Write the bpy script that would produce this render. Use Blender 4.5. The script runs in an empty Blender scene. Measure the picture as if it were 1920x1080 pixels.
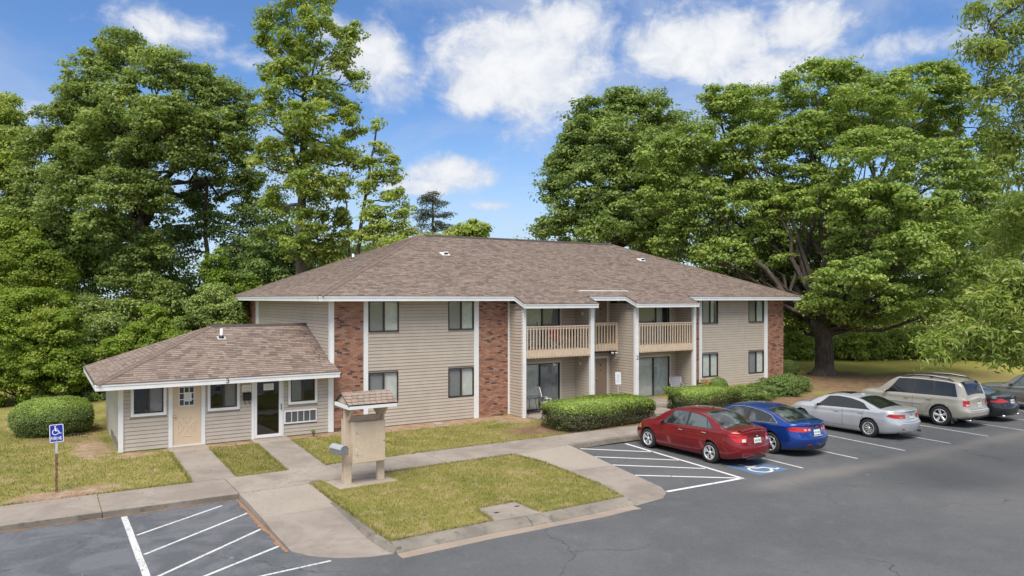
import bpy, bmesh, math, random
import numpy as np
from mathutils import Vector, Matrix, Euler
from math import radians as R, sin, cos, pi

random.seed(7)
RNG = np.random.default_rng(11)
scene = bpy.context.scene
COL = scene.collection

# ------------------------------------------------------------------ camera
TH = 0.5637
CAM = Vector((-9.077, -26.867, 4.953))
FPX = 1394.5
HY = 559.03
cam_d = bpy.data.cameras.new("camera")
cam = bpy.data.objects.new("camera", cam_d)
COL.objects.link(cam)
cam.location = CAM
cam.rotation_euler = (R(90), 0, -TH)
cam_d.sensor_width = 36
cam_d.lens = 36 * FPX / 1920
cam_d.shift_y = (HY - 540) / 1920
cam_d.clip_start = 0.1
cam_d.clip_end = 2000
scene.camera = cam

# ------------------------------------------------------------------ light
SUN_EL, SUN_AZ = 58.0, 222.0          # azimuth clockwise from +Y (the sun stands behind the camera's left shoulder)
az = R(SUN_AZ)
sdir = Vector((sin(az) * cos(R(SUN_EL)), cos(az) * cos(R(SUN_EL)), sin(R(SUN_EL))))
sun_d = bpy.data.lights.new("sun", 'SUN')
sun_d.energy = 1.5
sun_d.angle = R(38)
sun_d.color = (1.0, 0.95, 0.87)
sun = bpy.data.objects.new("sun", sun_d)
COL.objects.link(sun)
sun.rotation_euler = sdir.to_track_quat('Z', 'Y').to_euler()
sun.location = (0, -20, 40)

world = bpy.data.worlds.new("World")
scene.world = world
world.use_nodes = True
scene.view_settings.view_transform = 'Standard'
scene.view_settings.look = 'None'
scene.view_settings.exposure = 1.6
scene.view_settings.gamma = 1.0
scene.view_settings.use_curve_mapping = False
scene.cycles.use_denoising = True
scene.cycles.max_bounces = 6
scene.cycles.transparent_max_bounces = 12
scene.cycles.caustics_reflective = False
scene.cycles.caustics_refractive = False


class NT:
    """tiny helper to write node trees"""
    def __init__(self, tree):
        self.t = tree
        self.n = tree.nodes
        self.l = tree.links
    def node(self, typ, **kw):
        nd = self.n.new(typ)
        for k, v in kw.items():
            setattr(nd, k, v)
        return nd
    def set(self, sock, v):
        if v is None:
            return
        if isinstance(v, bpy.types.NodeSocket):
            self.l.new(v, sock)
        else:
            if isinstance(v, (tuple, list)) and len(v) == 3 and sock.type == 'RGBA':
                v = (*v, 1)
            sock.default_value = v
    def math(self, op, a, b=None, c=None, clamp=False):
        nd = self.node('ShaderNodeMath', operation=op, use_clamp=clamp)
        for i, v in enumerate((a, b, c)):
            if v is not None:
                self.set(nd.inputs[i], v)
        return nd.outputs[0]
    def vmath(self, op, a, b=None):
        nd = self.node('ShaderNodeVectorMath', operation=op)
        self.set(nd.inputs[0], a)
        if b is not None:
            self.set(nd.inputs[1], b)
        return nd.outputs['Value'] if op in ('LENGTH', 'DOT_PRODUCT', 'DISTANCE') else nd.outputs[0]
    def mix(self, f, a, b, mode='MIX'):
        nd = self.node('ShaderNodeMix', data_type='RGBA', blend_type=mode, clamp_factor=True)
        self.set(nd.inputs[0], f)
        self.set(nd.inputs[6], a)
        self.set(nd.inputs[7], b)
        return nd.outputs[2]
    def ramp(self, f, stops, interp='LINEAR'):
        nd = self.node('ShaderNodeValToRGB')
        nd.color_ramp.interpolation = interp
        el = nd.color_ramp.elements
        while len(el) < len(stops):
            el.new(0.5)
        for e, (p, c) in zip(el, stops):
            e.position = p
            e.color = (c, c, c, 1) if isinstance(c, (int, float)) else (*c, 1)
        self.set(nd.inputs[0], f)
        return nd.outputs[0]
    def noise(self, vec, scale, detail=4, rough=0.55, dim='3D', dist=0.0):
        nd = self.node('ShaderNodeTexNoise', noise_dimensions=dim)
        self.set(nd.inputs['Vector'], vec)
        nd.inputs['Scale'].default_value = scale
        nd.inputs['Detail'].default_value = detail
        nd.inputs['Roughness'].default_value = rough
        nd.inputs['Distortion'].default_value = dist
        return nd.outputs[0]
    def comb(self, x, y, z=0.0):
        nd = self.node('ShaderNodeCombineXYZ')
        for i, v in enumerate((x, y, z)):
            self.set(nd.inputs[i], v)
        return nd.outputs[0]
    def sep(self, v):
        nd = self.node('ShaderNodeSeparateXYZ')
        self.set(nd.inputs[0], v)
        return nd.outputs
    def maprange(self, v, a, b, c=0.0, d=1.0, smooth=True):
        nd = self.node('ShaderNodeMapRange', interpolation_type='SMOOTHSTEP' if smooth else 'LINEAR')
        self.set(nd.inputs[0], v)
        for i, x in zip((1, 2, 3, 4), (a, b, c, d)):
            nd.inputs[i].default_value = x
        return nd.outputs[0]


def build_world():
    nt = NT(world.node_tree)
    nt.n.clear()
    out = nt.node('ShaderNodeOutputWorld')
    bg = nt.node('ShaderNodeBackground')
    sky = nt.node('ShaderNodeTexSky', sky_type='NISHITA')
    sky.sun_disc = False
    sky.sun_elevation = R(SUN_EL)
    sky.sun_rotation = R(SUN_AZ)
    sky.altitude = 50
    sky.air_density = 1.0
    sky.dust_density = 0.6
    sky.ozone_density = 2.5
    d = nt.node('ShaderNodeTexCoord').outputs['Generated']
    x, y, z = nt.sep(nt.vmath('NORMALIZE', d))
    azm = nt.math('ARCTAN2', x, y)
    el = nt.math('ARCSINE', nt.math('MINIMUM', nt.math('MAXIMUM', z, -1.0), 1.0))
    # cloud field, in azimuth / elevation
    p = nt.comb(azm, nt.math('MULTIPLY', el, 1.35))
    n1 = nt.noise(p, 8.0, 8, 0.6, '2D', 0.3)
    n2 = nt.noise(p, 24.0, 7, 0.62, '2D', 0.3)
    nbig = nt.noise(p, 1.7, 3, 0.5, '2D')
    fld = nt.math('ADD', nt.math('MULTIPLY', nt.math('SUBTRACT', n1, 0.5), 2.3), nt.math('MULTIPLY', nt.math('SUBTRACT', n2, 0.5), 1.1))
    # the cloud heaps seen in the photograph, as directions of the sky (azimuth, elevation, half sizes, weight)
    heaps = [(980, 118, 128, 68, 1.5), (890, 175, 62, 42, 1.0), (1060, 60, 95, 52, 1.2), (880, 95, 62, 32, .8),
             (1310, 78, 118, 52, 1.35), (1440, 130, 78, 38, 1.0), (1490, 55, 100, 44, .9), (1690, 95, 170, 30, .62), (1280, 20, 110, 28, .8),
             (700, 110, 62, 62, 1.0), (735, 180, 52, 36, .85), (650, 60, 52, 26, .8), (300, 55, 95, 32, .95), (420, 105, 90, 24, .6),
             (850, 322, 72, 24, 1.05), (800, 350, 60, 16, .8), (930, 385, 40, 9, .7), (980, 352, 40, 9, .5), (600, 300, 110, 60, .5),
             (60, 205, 60, 24, .5), (150, 30, 60, 16, .35)]
    tot = None
    for (px, py, sx, sy, w) in heaps:
        a = TH + math.atan((px - 960) / FPX)
        e = math.atan(-(py - HY) / math.hypot(FPX, px - 960))
        gx = nt.math('DIVIDE', nt.math('SUBTRACT', azm, a), sx * 1.2 / FPX)
        gy = nt.math('DIVIDE', nt.math('SUBTRACT', el, e), sy * 1.22 / FPX)
        r2 = nt.math('ADD', nt.math('MULTIPLY', gx, gx), nt.math('MULTIPLY', gy, gy))
        g = nt.math('MULTIPLY', nt.math('POWER', 2.718, nt.math('MULTIPLY', r2, -0.75)), w)
        tot = g if tot is None else nt.math('MAXIMUM', tot, g)
    # elsewhere in the sky: extra white cloud, unseen, added to lift the ambient light
    da = nt.math('ABSOLUTE', nt.math('SUBTRACT', azm, TH))
    outside = nt.math('MAXIMUM', nt.maprange(da, 0.66, 0.95), nt.maprange(el, 0.42, 0.6))
    other = nt.math('MULTIPLY', nt.maprange(nbig, 0.38, 0.58, 0.0, 1.25), outside)
    tot = nt.math('MAXIMUM', tot, other)
    dens = nt.math('ADD', tot, nt.math('MULTIPLY', fld, 0.62))
    cov = nt.maprange(dens, 0.26, 0.98)
    # thin veil
    veil = nt.math('MULTIPLY', nt.maprange(nt.noise(p, 3.1, 7, 0.62, '2D', 0.5), 0.42, 0.72), 0.42)
    cov = nt.math('MAXIMUM', cov, veil)
    shade = nt.maprange(nt.math('ADD', nt.math('MULTIPLY', dens, 0.8), nt.math('MULTIPLY', n2, 0.9)), 0.55, 1.75, 0.0, 1.0)
    ccol = nt.mix(shade, CLOUD_A, CLOUD_B)
    skyc = nt.mix(1.0, sky.outputs[0], SKY_TINT, 'MULTIPLY')
    # pale air low over the trees
    low = nt.maprange(el, -0.02, 0.26, 0.75, 0.0)
    skyc = nt.mix(low, skyc, LOW_AIR)
    nt.l.new(nt.mix(cov, skyc, ccol), bg.inputs[0])
    bg.inputs[1].default_value = SKY_STRENGTH
    nt.l.new(bg.outputs[0], out.inputs[0])

SKY_STRENGTH = 0.15
CLOUD_A = (1.36, 1.48, 1.74)
CLOUD_B = (2.06, 2.09, 2.14)
LOW_AIR = (1.50, 1.80, 2.10)
SKY_TINT = (0.210, 0.272, 0.350)
build_world()

# ------------------------------------------------------------------ object helpers
def tag(o, label=None, cat=None, group=None, kind=None):
    if label: o['label'] = label
    if cat: o['category'] = cat
    if group: o['group'] = group
    if kind: o['kind'] = kind
    return o

def empty(name, loc=(0, 0, 0), rz=0.0):
    o = bpy.data.objects.new(name, None)
    o.empty_display_size = 0.2
    o.location = loc
    o.rotation_euler = (0, 0, rz)
    COL.objects.link(o)
    return o

def link_mesh(name, me, parent=None, loc=None, rot=None):
    o = bpy.data.objects.new(name, me)
    COL.objects.link(o)
    if parent is not None: o.parent = parent
    if loc is not None: o.location = loc
    if rot is not None: o.rotation_euler = rot
    return o

def copy_tree(o, parent=None):
    c = o.copy()
    COL.objects.link(c)
    c.parent = parent
    for ch in [x for x in COL.objects if x.parent == o]:
        copy_tree(ch, c)
    return c

def wpos(o):
    v = Vector((0, 0, 0))
    while o is not None:
        v += Vector(o.location)
        o = o.parent
    return v

class MB:
    """collects shapes in world coordinates and links them as one mesh object (its parent's place is subtracted)"""
    def __init__(self):
        self.v, self.f, self.r, self.m = [], [], [], []
        self.cur = 0
        self.smooth = []
        self.sm = False
    def add(self, vs, fs, rnd=None):
        b = len(self.v)
        self.v += [tuple(p) for p in vs]
        rr = random.random() if rnd is None else rnd
        for f in fs:
            self.f.append(tuple(b + i for i in f))
            self.r.append(rr); self.m.append(self.cur); self.smooth.append(self.sm)
        return self
    def box(self, x0, x1, y0, y1, z0, z1, rnd=None):
        return self.add([(x0, y0, z0), (x1, y0, z0), (x1, y1, z0), (x0, y1, z0), (x0, y0, z1), (x1, y0, z1), (x1, y1, z1), (x0, y1, z1)],
                        [(0, 3, 2, 1), (4, 5, 6, 7), (0, 1, 5, 4), (1, 2, 6, 5), (2, 3, 7, 6), (3, 0, 4, 7)], rnd)
    def obox(self, c, ax, ay, az_, rnd=None):
        """oriented box: centre, three half-extent vectors"""
        c, ax, ay, az_ = map(Vector, (c, ax, ay, az_))
        vs = [c + ax * i + ay * j + az_ * k for k in (-1, 1) for (i, j) in ((-1, -1), (1, -1), (1, 1), (-1, 1))]
        return self.add(vs, [(0, 3, 2, 1), (4, 5, 6, 7), (0, 1, 5, 4), (1, 2, 6, 5), (2, 3, 7, 6), (3, 0, 4, 7)], rnd)
    def bar(self, p, q, w, t, up=(0, 0, 1), rnd=None):
        p, q = Vector(p), Vector(q)
        d = (q - p)
        s = d.cross(Vector(up))
        if s.length < 1e-6: s = d.cross(Vector((1, 0, 0)))
        s.normalize()
        n = s.cross(d).normalized()
        return self.obox((p + q) / 2, d / 2, s * w / 2, n * t / 2, rnd)
    def poly(self, pts, z0, z1, rnd=None):
        """prism from a plan outline"""
        n = len(pts)
        vs = [(x, y, z0) for x, y in pts] + [(x, y, z1) for x, y in pts]
        fs = [tuple(range(n - 1, -1, -1)), tuple(range(n, 2 * n))] + [(i, (i + 1) % n, n + (i + 1) % n, n + i) for i in range(n)]
        return self.add(vs, fs, rnd)
    def prism(self, pts3, ext, rnd=None):
        ext = Vector(ext); n = len(pts3)
        vs = [Vector(p) for p in pts3] + [Vector(p) + ext for p in pts3]
        fs = [tuple(range(n - 1, -1, -1)), tuple(range(n, 2 * n))] + [(i, (i + 1) % n, n + (i + 1) % n, n + i) for i in range(n)]
        return self.add(vs, fs, rnd)
    def tube(self, pts, rad, n=8, cap=True, rnd=None):
        pts = [Vector(p) for p in pts]
        if not isinstance(rad, (list, tuple)): rad = [rad] * len(pts)
        vs, fs = [], []
        ref = None
        for i, p in enumerate(pts):
            d = (pts[min(i + 1, len(pts) - 1)] - pts[max(i - 1, 0)])
            if d.length < 1e-9: d = Vector((0, 0, 1))
            d.normalize()
            if ref is None:
                ref = Vector((1, 0, 0)) if abs(d.x) < 0.8 else Vector((0, 1, 0))
            a = (ref - d * ref.dot(d)).normalized()
            ref = a
            b = d.cross(a)
            for k in range(n):
                t = 2 * pi * k / n
                vs.append(p + a * cos(t) * rad[i] + b * sin(t) * rad[i])
        for i in range(len(pts) - 1):
            for k in range(n):
                fs.append((i * n + k, i * n + (k + 1) % n, (i + 1) * n + (k + 1) % n, (i + 1) * n + k))
        if cap:
            fs.append(tuple(range(n - 1, -1, -1)))
            fs.append(tuple((len(pts) - 1) * n + k for k in range(n)))
        s = self.sm; self.sm = True
        self.add(vs, fs, rnd)
        self.sm = s
        return self
    def lathe(self, prof, c, axis='z', n=24, rnd=None):
        """prof: (radius, height) list, round the axis"""
        vs, fs = [], []
        for (r, h) in prof:
            for k in range(n):
                t = 2 * pi * k / n
                a, b = r * cos(t), r * sin(t)
                v = {'z': (a, b, h), 'x': (h, a, b), 'y': (b, h, a)}[axis]
                vs.append((c[0] + v[0], c[1] + v[1], c[2] + v[2]))
        for i in range(len(prof) - 1):
            for k in range(n):
                fs.append((i * n + k, i * n + (k + 1) % n, (i + 1) * n + (k + 1) % n, (i + 1) * n + k))
        s = self.sm; self.sm = True
        self.add(vs, fs, rnd)
        self.sm = s
        return self
    def mesh(self, name, mats, off=(0, 0, 0)):
        me = bpy.data.meshes.new(name)
        ox, oy, oz = off
        me.from_pydata([(x - ox, y - oy, z - oz) for x, y, z in self.v], [], self.f)
        if not isinstance(mats, (list, tuple)): mats = [mats]
        for m in mats: me.materials.append(m)
        at = me.attributes.new('rnd', 'FLOAT', 'FACE')
        at.data.foreach_set('value', self.r)
        me.polygons.foreach_set('material_index', self.m)
        me.polygons.foreach_set('use_smooth', self.smooth)
        me.update()
        return me
    def build(self, name, mats, parent=None, bevel=0.0, segs=1, fix=False):
        me = self.mesh(name, mats, wpos(parent) if parent is not None else (0, 0, 0))
        if fix or bevel:
            bm = bmesh.new(); bm.from_mesh(me)
            bmesh.ops.recalc_face_normals(bm, faces=bm.faces)
            if bevel:
                bmesh.ops.bevel(bm, geom=[e for e in bm.edges if e.calc_length() > bevel * 2.2], offset=bevel, segments=segs, affect='EDGES', profile=0.6, clamp_overlap=True)
            bm.to_mesh(me); bm.free()
        return link_mesh(name, me, parent)

def ray(px, py):
    """direction of the photograph's pixel, per metre of depth"""
    a = (px - 960) / FPX
    return Vector((a * cos(TH) + sin(TH), -a * sin(TH) + cos(TH), -(py - HY) / FPX))
def at(px, py, depth):
    return CAM + ray(px, py) * depth

# ------------------------------------------------------------------ materials
MATS = {}
def base(name):
    m = bpy.data.materials.new(name)
    m.use_nodes = True
    nt = NT(m.node_tree)
    b = nt.n['Principled BSDF']
    MATS[name] = m
    return m, nt, b
def rndsrc(nt):
    """per-piece random number: the mesh attribute 'rnd' plus the object's own random"""
    a = nt.node('ShaderNodeAttribute', attribute_name='rnd').outputs['Fac']
    o = nt.node('ShaderNodeObjectInfo').outputs['Random']
    return nt.math('FRACT', nt.math('ADD', a, o))
def bump(nt, b, h, strength=0.3, dist=0.01):
    bp = nt.node('ShaderNodeBump')
    bp.inputs['Strength'].default_value = strength
    bp.inputs['Distance'].default_value = dist
    nt.l.new(h, bp.inputs['Height'])
    nt.l.new(bp.outputs[0], b.inputs['Normal'])
def geo(nt):
    return nt.node('ShaderNodeNewGeometry').outputs['Position']

def painted(name, col, rough=0.55, var=0.08, scale=6.0, dirt=0.12, dirtcol=(0.22, 0.19, 0.15), metallic=0.0, bmp=0.0, coat=0.0):
    m, nt, b = base(name)
    g = geo(nt)
    n = nt.noise(g, scale, 5, 0.6)
    n2 = nt.noise(g, scale * 0.23, 4, 0.6)
    c = nt.mix(nt.maprange(n, 0.3, 0.75), tuple(x * (1 - var) for x in col), tuple(min(1, x * (1 + var)) for x in col))
    c = nt.mix(nt.math('MULTIPLY', nt.maprange(n2, 0.5, 0.8), dirt), c, dirtcol)
    r = rndsrc(nt)
    c = nt.mix(nt.math('MULTIPLY', r, 0.10), c, tuple(x * 0.6 for x in col))
    nt.l.new(c, b.inputs['Base Color'])
    b.inputs['Roughness'].default_value = rough
    b.inputs['Metallic'].default_value = metallic
    if coat: b.inputs['Coat Weight'].default_value = coat
    if bmp: bump(nt, b, nt.noise(g, 90, 3), bmp, 0.004)
    return m

white = painted('white_trim_paint', (0.80, 0.80, 0.80), 0.5, 0.04, 3, 0.18)
siding_m = painted('siding_paint', (0.490, 0.422, 0.350), 0.6, 0.05, 2.0, 0.14, (0.30, 0.26, 0.21))
siding2_m = painted('annex_siding_paint', (0.495, 0.435, 0.372), 0.6, 0.05, 2.0, 0.16, (0.30, 0.26, 0.21))
panel_m = painted('plain_panel_paint', (0.52, 0.50, 0.42), 0.65, 0.06, 1.4, 0.25, (0.35, 0.32, 0.22))
tan_m = painted('tan_wood_paint', (0.66, 0.53, 0.40), 0.6, 0.07, 7, 0.16)
kiosk_m = painted('kiosk_wood_paint', (0.60, 0.485, 0.365), 0.65, 0.06, 9, 0.18, (0.33, 0.26, 0.18), bmp=0.2)
doortan_m = painted('beige_door_paint', (0.66, 0.52, 0.37), 0.45, 0.03, 3, 0.08)
brown_door_m = painted('brown_door_paint', (0.24, 0.18, 0.13), 0.5, 0.05, 3, 0.1)
bronze_m = painted('dark_bronze_frame', (0.045, 0.035, 0.03), 0.4, 0.1, 5, 0.2, (0.2, 0.17, 0.14))
black_m = painted('black_paint', (0.015, 0.015, 0.016), 0.4, 0.2, 5, 0.1)
darkwood_m = painted('roof_edge_dark', (0.06, 0.05, 0.045), 0.8, 0.2, 5, 0.1)
soffit_m = painted('soffit_paint', (0.55, 0.50, 0.44), 0.7, 0.05, 3, 0.1)
beige_wall_m = painted('recess_wall_paint', (0.47, 0.41, 0.335), 0.7, 0.05, 3, 0.1)
galv_m = painted('galvanised_metal', (0.62, 0.62, 0.62), 0.42, 0.12, 20, 0.15, metallic=0.25)
lapshade_m = painted('siding_lap_shade', (0.215, 0.175, 0.138), 0.9, 0.2, 2, 0.3, (0.3, 0.25, 0.2))  # dark tone that paints the shadow line under each siding lap
casing_m = painted('pale_casing', (0.62, 0.57, 0.50), 0.6, 0.05, 3, 0.1)
mailbox_m = painted('grey_box_metal', (0.27, 0.28, 0.30), 0.4, 0.08, 12, 0.25, metallic=0.5)
acgrey_m = painted('grille_grey', (0.20, 0.205, 0.215), 0.6, 0.1, 30, 0.2)
chair_w_m = painted('white_plastic', (0.78, 0.77, 0.74), 0.45, 0.04, 8, 0.15)
red_fab_m = painted('red_fabric', (0.55, 0.03, 0.04), 0.8, 0.1, 9, 0.1)
grey_fab_m = painted('grey_fabric', (0.28, 0.27, 0.30), 0.85, 0.1, 14, 0.1)
brass_m = painted('brass', (0.75, 0.52, 0.18), 0.25, 0.05, 8, 0.0, metallic=1.0)
paper_m = painted('paper', (0.78, 0.80, 0.78), 0.8, 0.04, 12, 0.0)
ink_m = painted('printed_grey', (0.42, 0.44, 0.43), 0.8, 0.1, 40, 0.0)
letter_m = painted('black_lettering', (0.02, 0.02, 0.02), 0.5, 0.05, 5, 0.0)
signblue_m = painted('sign_blue', (0.010, 0.035, 0.36), 0.35, 0.05, 9, 0.04)
signwhite_m = painted('sign_white', (0.85, 0.86, 0.88), 0.35, 0.03, 9, 0.06)
rust_m, nt, b = base('rusty_post')
g = geo(nt)
c = nt.mix(nt.maprange(nt.noise(g, 14, 6), 0.35, 0.65), (0.10, 0.035, 0.02), (0.22, 0.14, 0.09))
c = nt.mix(nt.maprange(nt.noise(g, 5, 3), 0.55, 0.7), c, (0.25, 0.24, 0.22))
nt.l.new(c, b.inputs['Base Color']); b.inputs['Roughness'].default_value = 0.85

# brick
brick_m, nt, b = base('brick_clay')
g = geo(nt)
r = rndsrc(nt)
c = nt.ramp(r, [(0.0, (0.075, 0.052, 0.048)), (0.09, (0.11, 0.07, 0.06)), (0.13, (0.26, 0.12, 0.082)), (0.45, (0.34, 0.16, 0.105)), (0.75, (0.40, 0.195, 0.125)), (0.93, (0.44, 0.25, 0.17)), (1.0, (0.30, 0.21, 0.17))], 'LINEAR')
c = nt.mix(nt.math('MULTIPLY', nt.maprange(nt.noise(g, 40, 5), 0.4, 0.8), 0.22), c, (0.18, 0.10, 0.07))
nt.l.new(c, b.inputs['Base Color']); b.inputs['Roughness'].default_value = 0.9
bump(nt, b, nt.noise(g, 120, 4), 0.4, 0.004)
mortar_m = painted('mortar', (0.42, 0.36, 0.31), 0.95, 0.12, 30, 0.3, (0.2, 0.17, 0.14), bmp=0.3)

# shingles
def shingle_mat(name, cols):
    m, nt, b = base(name)
    g = geo(nt)
    r = rndsrc(nt)
    c = nt.ramp(r, [(i / (len(cols) - 1), x) for i, x in enumerate(cols)])
    gr = nt.noise(g, 160, 3, 0.7)
    c = nt.mix(nt.maprange(gr, 0.35, 0.7, 0, 0.35), c, (0.10, 0.075, 0.062))
    big = nt.noise(g, 0.35, 5, 0.6)
    c = nt.mix(nt.maprange(big, 0.45, 0.75, 0, 0.16), c, (0.14, 0.105, 0.09))
    nt.l.new(c, b.inputs['Base Color']); b.inputs['Roughness'].default_value = 0.92
    b.inputs['Specular IOR Level'].default_value = 0.25
    bump(nt, b, gr, 0.5, 0.004)
    return m
shingle_m = shingle_mat('brown_shingle', [(0.165, 0.123, 0.100), (0.235, 0.176, 0.143), (0.29, 0.220, 0.180), (0.335, 0.258, 0.212), (0.225, 0.175, 0.148)])
kshingle_m = shingle_mat('kiosk_shingle', [(0.27, 0.20, 0.155), (0.34, 0.26, 0.205), (0.33, 0.285, 0.235), (0.37, 0.255, 0.20), (0.29, 0.25, 0.215)])
shedge_m = painted('shingle_cut_edge_shade', (0.085, 0.066, 0.055), 0.95, 0.3, 20, 0.2)  # dark cut edge; its tone also paints the shadow line of each course
hipcap_m = shingle_mat('hip_cap_shingle', [(0.17, 0.13, 0.108), (0.22, 0.16, 0.132), (0.20, 0.155, 0.13)])

# ------------------------------------------------------------------ glass
glass_m, nt, b = base('window_glass')
out = nt.n['Material Output']
tr = nt.node('ShaderNodeBsdfTransparent'); tr.inputs[0].default_value = (0.95, 0.96, 0.96, 1)
gl = nt.node('ShaderNodeBsdfGlossy'); gl.inputs['Roughness'].default_value = 0.02
gl.inputs[0].default_value = (0.9, 0.95, 1, 1)
wob = nt.noise(geo(nt), 1.3, 2)
bp = nt.node('ShaderNodeBump'); bp.inputs['Strength'].default_value = 0.25; bp.inputs['Distance'].default_value = 0.02
nt.l.new(wob, bp.inputs['Height']); nt.l.new(bp.outputs[0], gl.inputs['Normal'])
lw = nt.node('ShaderNodeLayerWeight'); lw.inputs[0].default_value = 0.5
mx = nt.node('ShaderNodeMixShader')
nt.l.new(nt.math('ADD', nt.math('MULTIPLY', nt.math('POWER', lw.outputs['Facing'], 4.0), 0.6), 0.055), mx.inputs[0])
nt.l.new(tr.outputs[0], mx.inputs[1]); nt.l.new(gl.outputs[0], mx.inputs[2]); nt.l.new(mx.outputs[0], out.inputs[0])
nt.n.remove(b)
blind_m = painted('pale_blind', (0.80, 0.80, 0.74), 0.8, 0.1, 4, 0.2, (0.5, 0.5, 0.3))
blind2_m = painted('pale_green_blind', (0.62, 0.70, 0.64), 0.8, 0.12, 4, 0.2)
screen_m = painted('insect_screen', (0.30, 0.31, 0.315), 0.9, 0.1, 30, 0.3)
room_m = painted('dark_room', (0.05, 0.045, 0.04), 0.9, 0.3, 3, 0.2)
curtain_m = painted('grey_curtain', (0.50, 0.56, 0.56), 0.85, 0.15, 5, 0.2)
# ================================================================== ground, lawns, paving
AZ = -0.13      # asphalt level; lawns and walks lie at 0
def sstep(a, b, x):
    t = np.clip((x - a) / (b - a), 0, 1)
    return t * t * (3 - 2 * t)
def rise(x, y):
    """the ground climbs a little towards the far end of the building"""
    x = np.asarray(x, float); y = np.asarray(y, float)
    return np.clip((x - 8) * 0.027, 0, 0.42) * sstep(-6.2, -1.6, y)
# bare soil: (x, y, rx, ry, strength, tone)  tone 0 sandy, 1 brown leaf litter
SOIL = [(3.6, -0.45, 4.6, 0.75, 1.25, 0), (-5.0, -0.35, 0.9, 0.45, 1.2, 0), (-3.6, -0.35, 0.9, 0.42, 1.2, 0), (-0.6, -0.35, 1.3, 0.45, 1.1, 0),
        (-7.7, 1.2, 0.75, 2.4, .85, 0), (-8.4, 3.6, 1.5, 1.2, 0.7, 1), (-6.6, -0.6, 0.8, 0.5, .9, 0), (-8.7, -4.95, 1.15, 0.55, 1.3, 0), (-8.0, -4.6, 0.9, 0.4, .9, 0),
        (6.9, -3.7, 1.9, 1.1, 1.0, 1), (5.6, -4.3, 1.2, .6, .6, 1), (9.7, -4.9, 3.4, .6, 1.1, 1), (7.3, -1.4, 1.2, 0.8, 0.9, 0), (9.7, -3.4, 3.0, 1.6, 1.3, 1),
        (16.8, -4.5, 2.6, 1.7, 1.2, 1), (20.5, -4.2, 4.0, 1.7, 0.9, 1), (27.5, -1.5, 5.5, 3.2, 1.2, 1), (33, -3.0, 6, 2.6, 0.95, 1), (24, -5.3, 8, 0.9, 0.5, 1),
        (30, .6, 3.6, 1.7, 1.2, 1), (39, -4.0, 6, 2.2, 0.7, 1), (1.9, -9.0, 1.6, 0.75, 0.42, 0), (1.2, -11.9, 1.2, .6, .38, 0), (-0.3, -9.5, 1.0, .6, .35, 0), (2.6, -10.6, 0.7, .8, .35, 0), (-9.5, 9.8, 6.5, 1.6, .5, 1)]
def lawn_shader(name, blade=False):
    m, nt, b = base(name)
    g = geo(nt)
    x, y, z = nt.sep(g)
    n1 = nt.noise(g, 0.55, 5, 0.6)
    n2 = nt.noise(g, 2.6, 5, 0.65)
    n3 = nt.noise(g, 26, 4, 0.7)
    n4 = nt.noise(g, 1.15, 4, 0.6)
    lush, mid, straw = (0.165, 0.178, 0.036), (0.262, 0.238, 0.066), (0.370, 0.290, 0.140)
    c = nt.mix(nt.maprange(n1, 0.32, 0.58), lush, mid)
    c = nt.mix(nt.maprange(nt.math('ADD', nt.math('MULTIPLY', n2, 0.6), nt.math('MULTIPLY', n4, 0.4)), 0.47, 0.62, 0, 0.9), c, straw)
    c = nt.mix(nt.maprange(n3, 0.4, 0.75, 0, 0.5), c, tuple(v * 0.62 for v in mid))
    # the open lawn far behind is painted a brighter yellow green, as if in full sun
    far = nt.maprange(nt.math('ADD', nt.math('MULTIPLY', x, 0.534), nt.math('MULTIPLY', y, 0.845)), 8.0, 16.0)
    c = nt.mix(nt.math('MULTIPLY', far, 0.88), c, nt.mix(n2, (0.27, 0.265, 0.052), (0.36, 0.32, 0.080)))
    for tone in (0, 1):
        tot = None
        for (cx, cy, rx, ry, s, t) in SOIL:
            if t != tone: continue
            gx = nt.math('DIVIDE', nt.math('SUBTRACT', x, cx), rx)
            gy = nt.math('DIVIDE', nt.math('SUBTRACT', y, cy), ry)
            r2 = nt.math('ADD', nt.math('MULTIPLY', gx, gx), nt.math('MULTIPLY', gy, gy))
            k = nt.math('MULTIPLY', nt.math('POWER', 2.718, nt.math('MULTIPLY', nt.math('MULTIPLY', r2, r2), -0.9)), s)
            tot = k if tot is None else nt.math('MAXIMUM', tot, k)
        tot = nt.math('ADD', tot, nt.math('MULTIPLY', nt.math('SUBTRACT', nt.math('ADD', nt.math('MULTIPLY', n2, .6), nt.math('MULTIPLY', n3, .4)), 0.5), 1.6))
        mk = nt.math('MULTIPLY', nt.maprange(tot, 0.35, 0.95), nt.maprange(nt.math('ADD', tot, 0.0), 0.3, 0.5))
        if tone == 0:
            sc = nt.mix(nt.maprange(n2, 0.35, 0.7), (0.30, 0.185, 0.115), (0.44, 0.33, 0.245))
        else:
            sc = nt.mix(nt.maprange(n2, 0.35, 0.7), (0.155, 0.092, 0.055), (0.27, 0.175, 0.105))
        sc = nt.mix(nt.maprange(n3, 0.4, 0.7, 0, 0.4), sc, (0.14, 0.10, 0.07))
        c = nt.mix(nt.math('MULTIPLY', mk, 0.55 if blade else 0.95), c, sc)
    if blade:
        r = rndsrc(nt)
        c = nt.mix(nt.math('MULTIPLY', r, 0.35), c, (0.34, 0.32, 0.12))
    nt.l.new(c, b.inputs['Base Color'])
    b.inputs['Roughness'].default_value = 0.95
    b.inputs['Specular IOR Level'].default_value = 0.15
    if not blade:
        bump(nt, b, nt.math('ADD', n3, n2), 0.7, 0.03)
    return m
lawn_m = lawn_shader('lawn_turf')
blade_m = lawn_shader('grass_blade', True)

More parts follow.
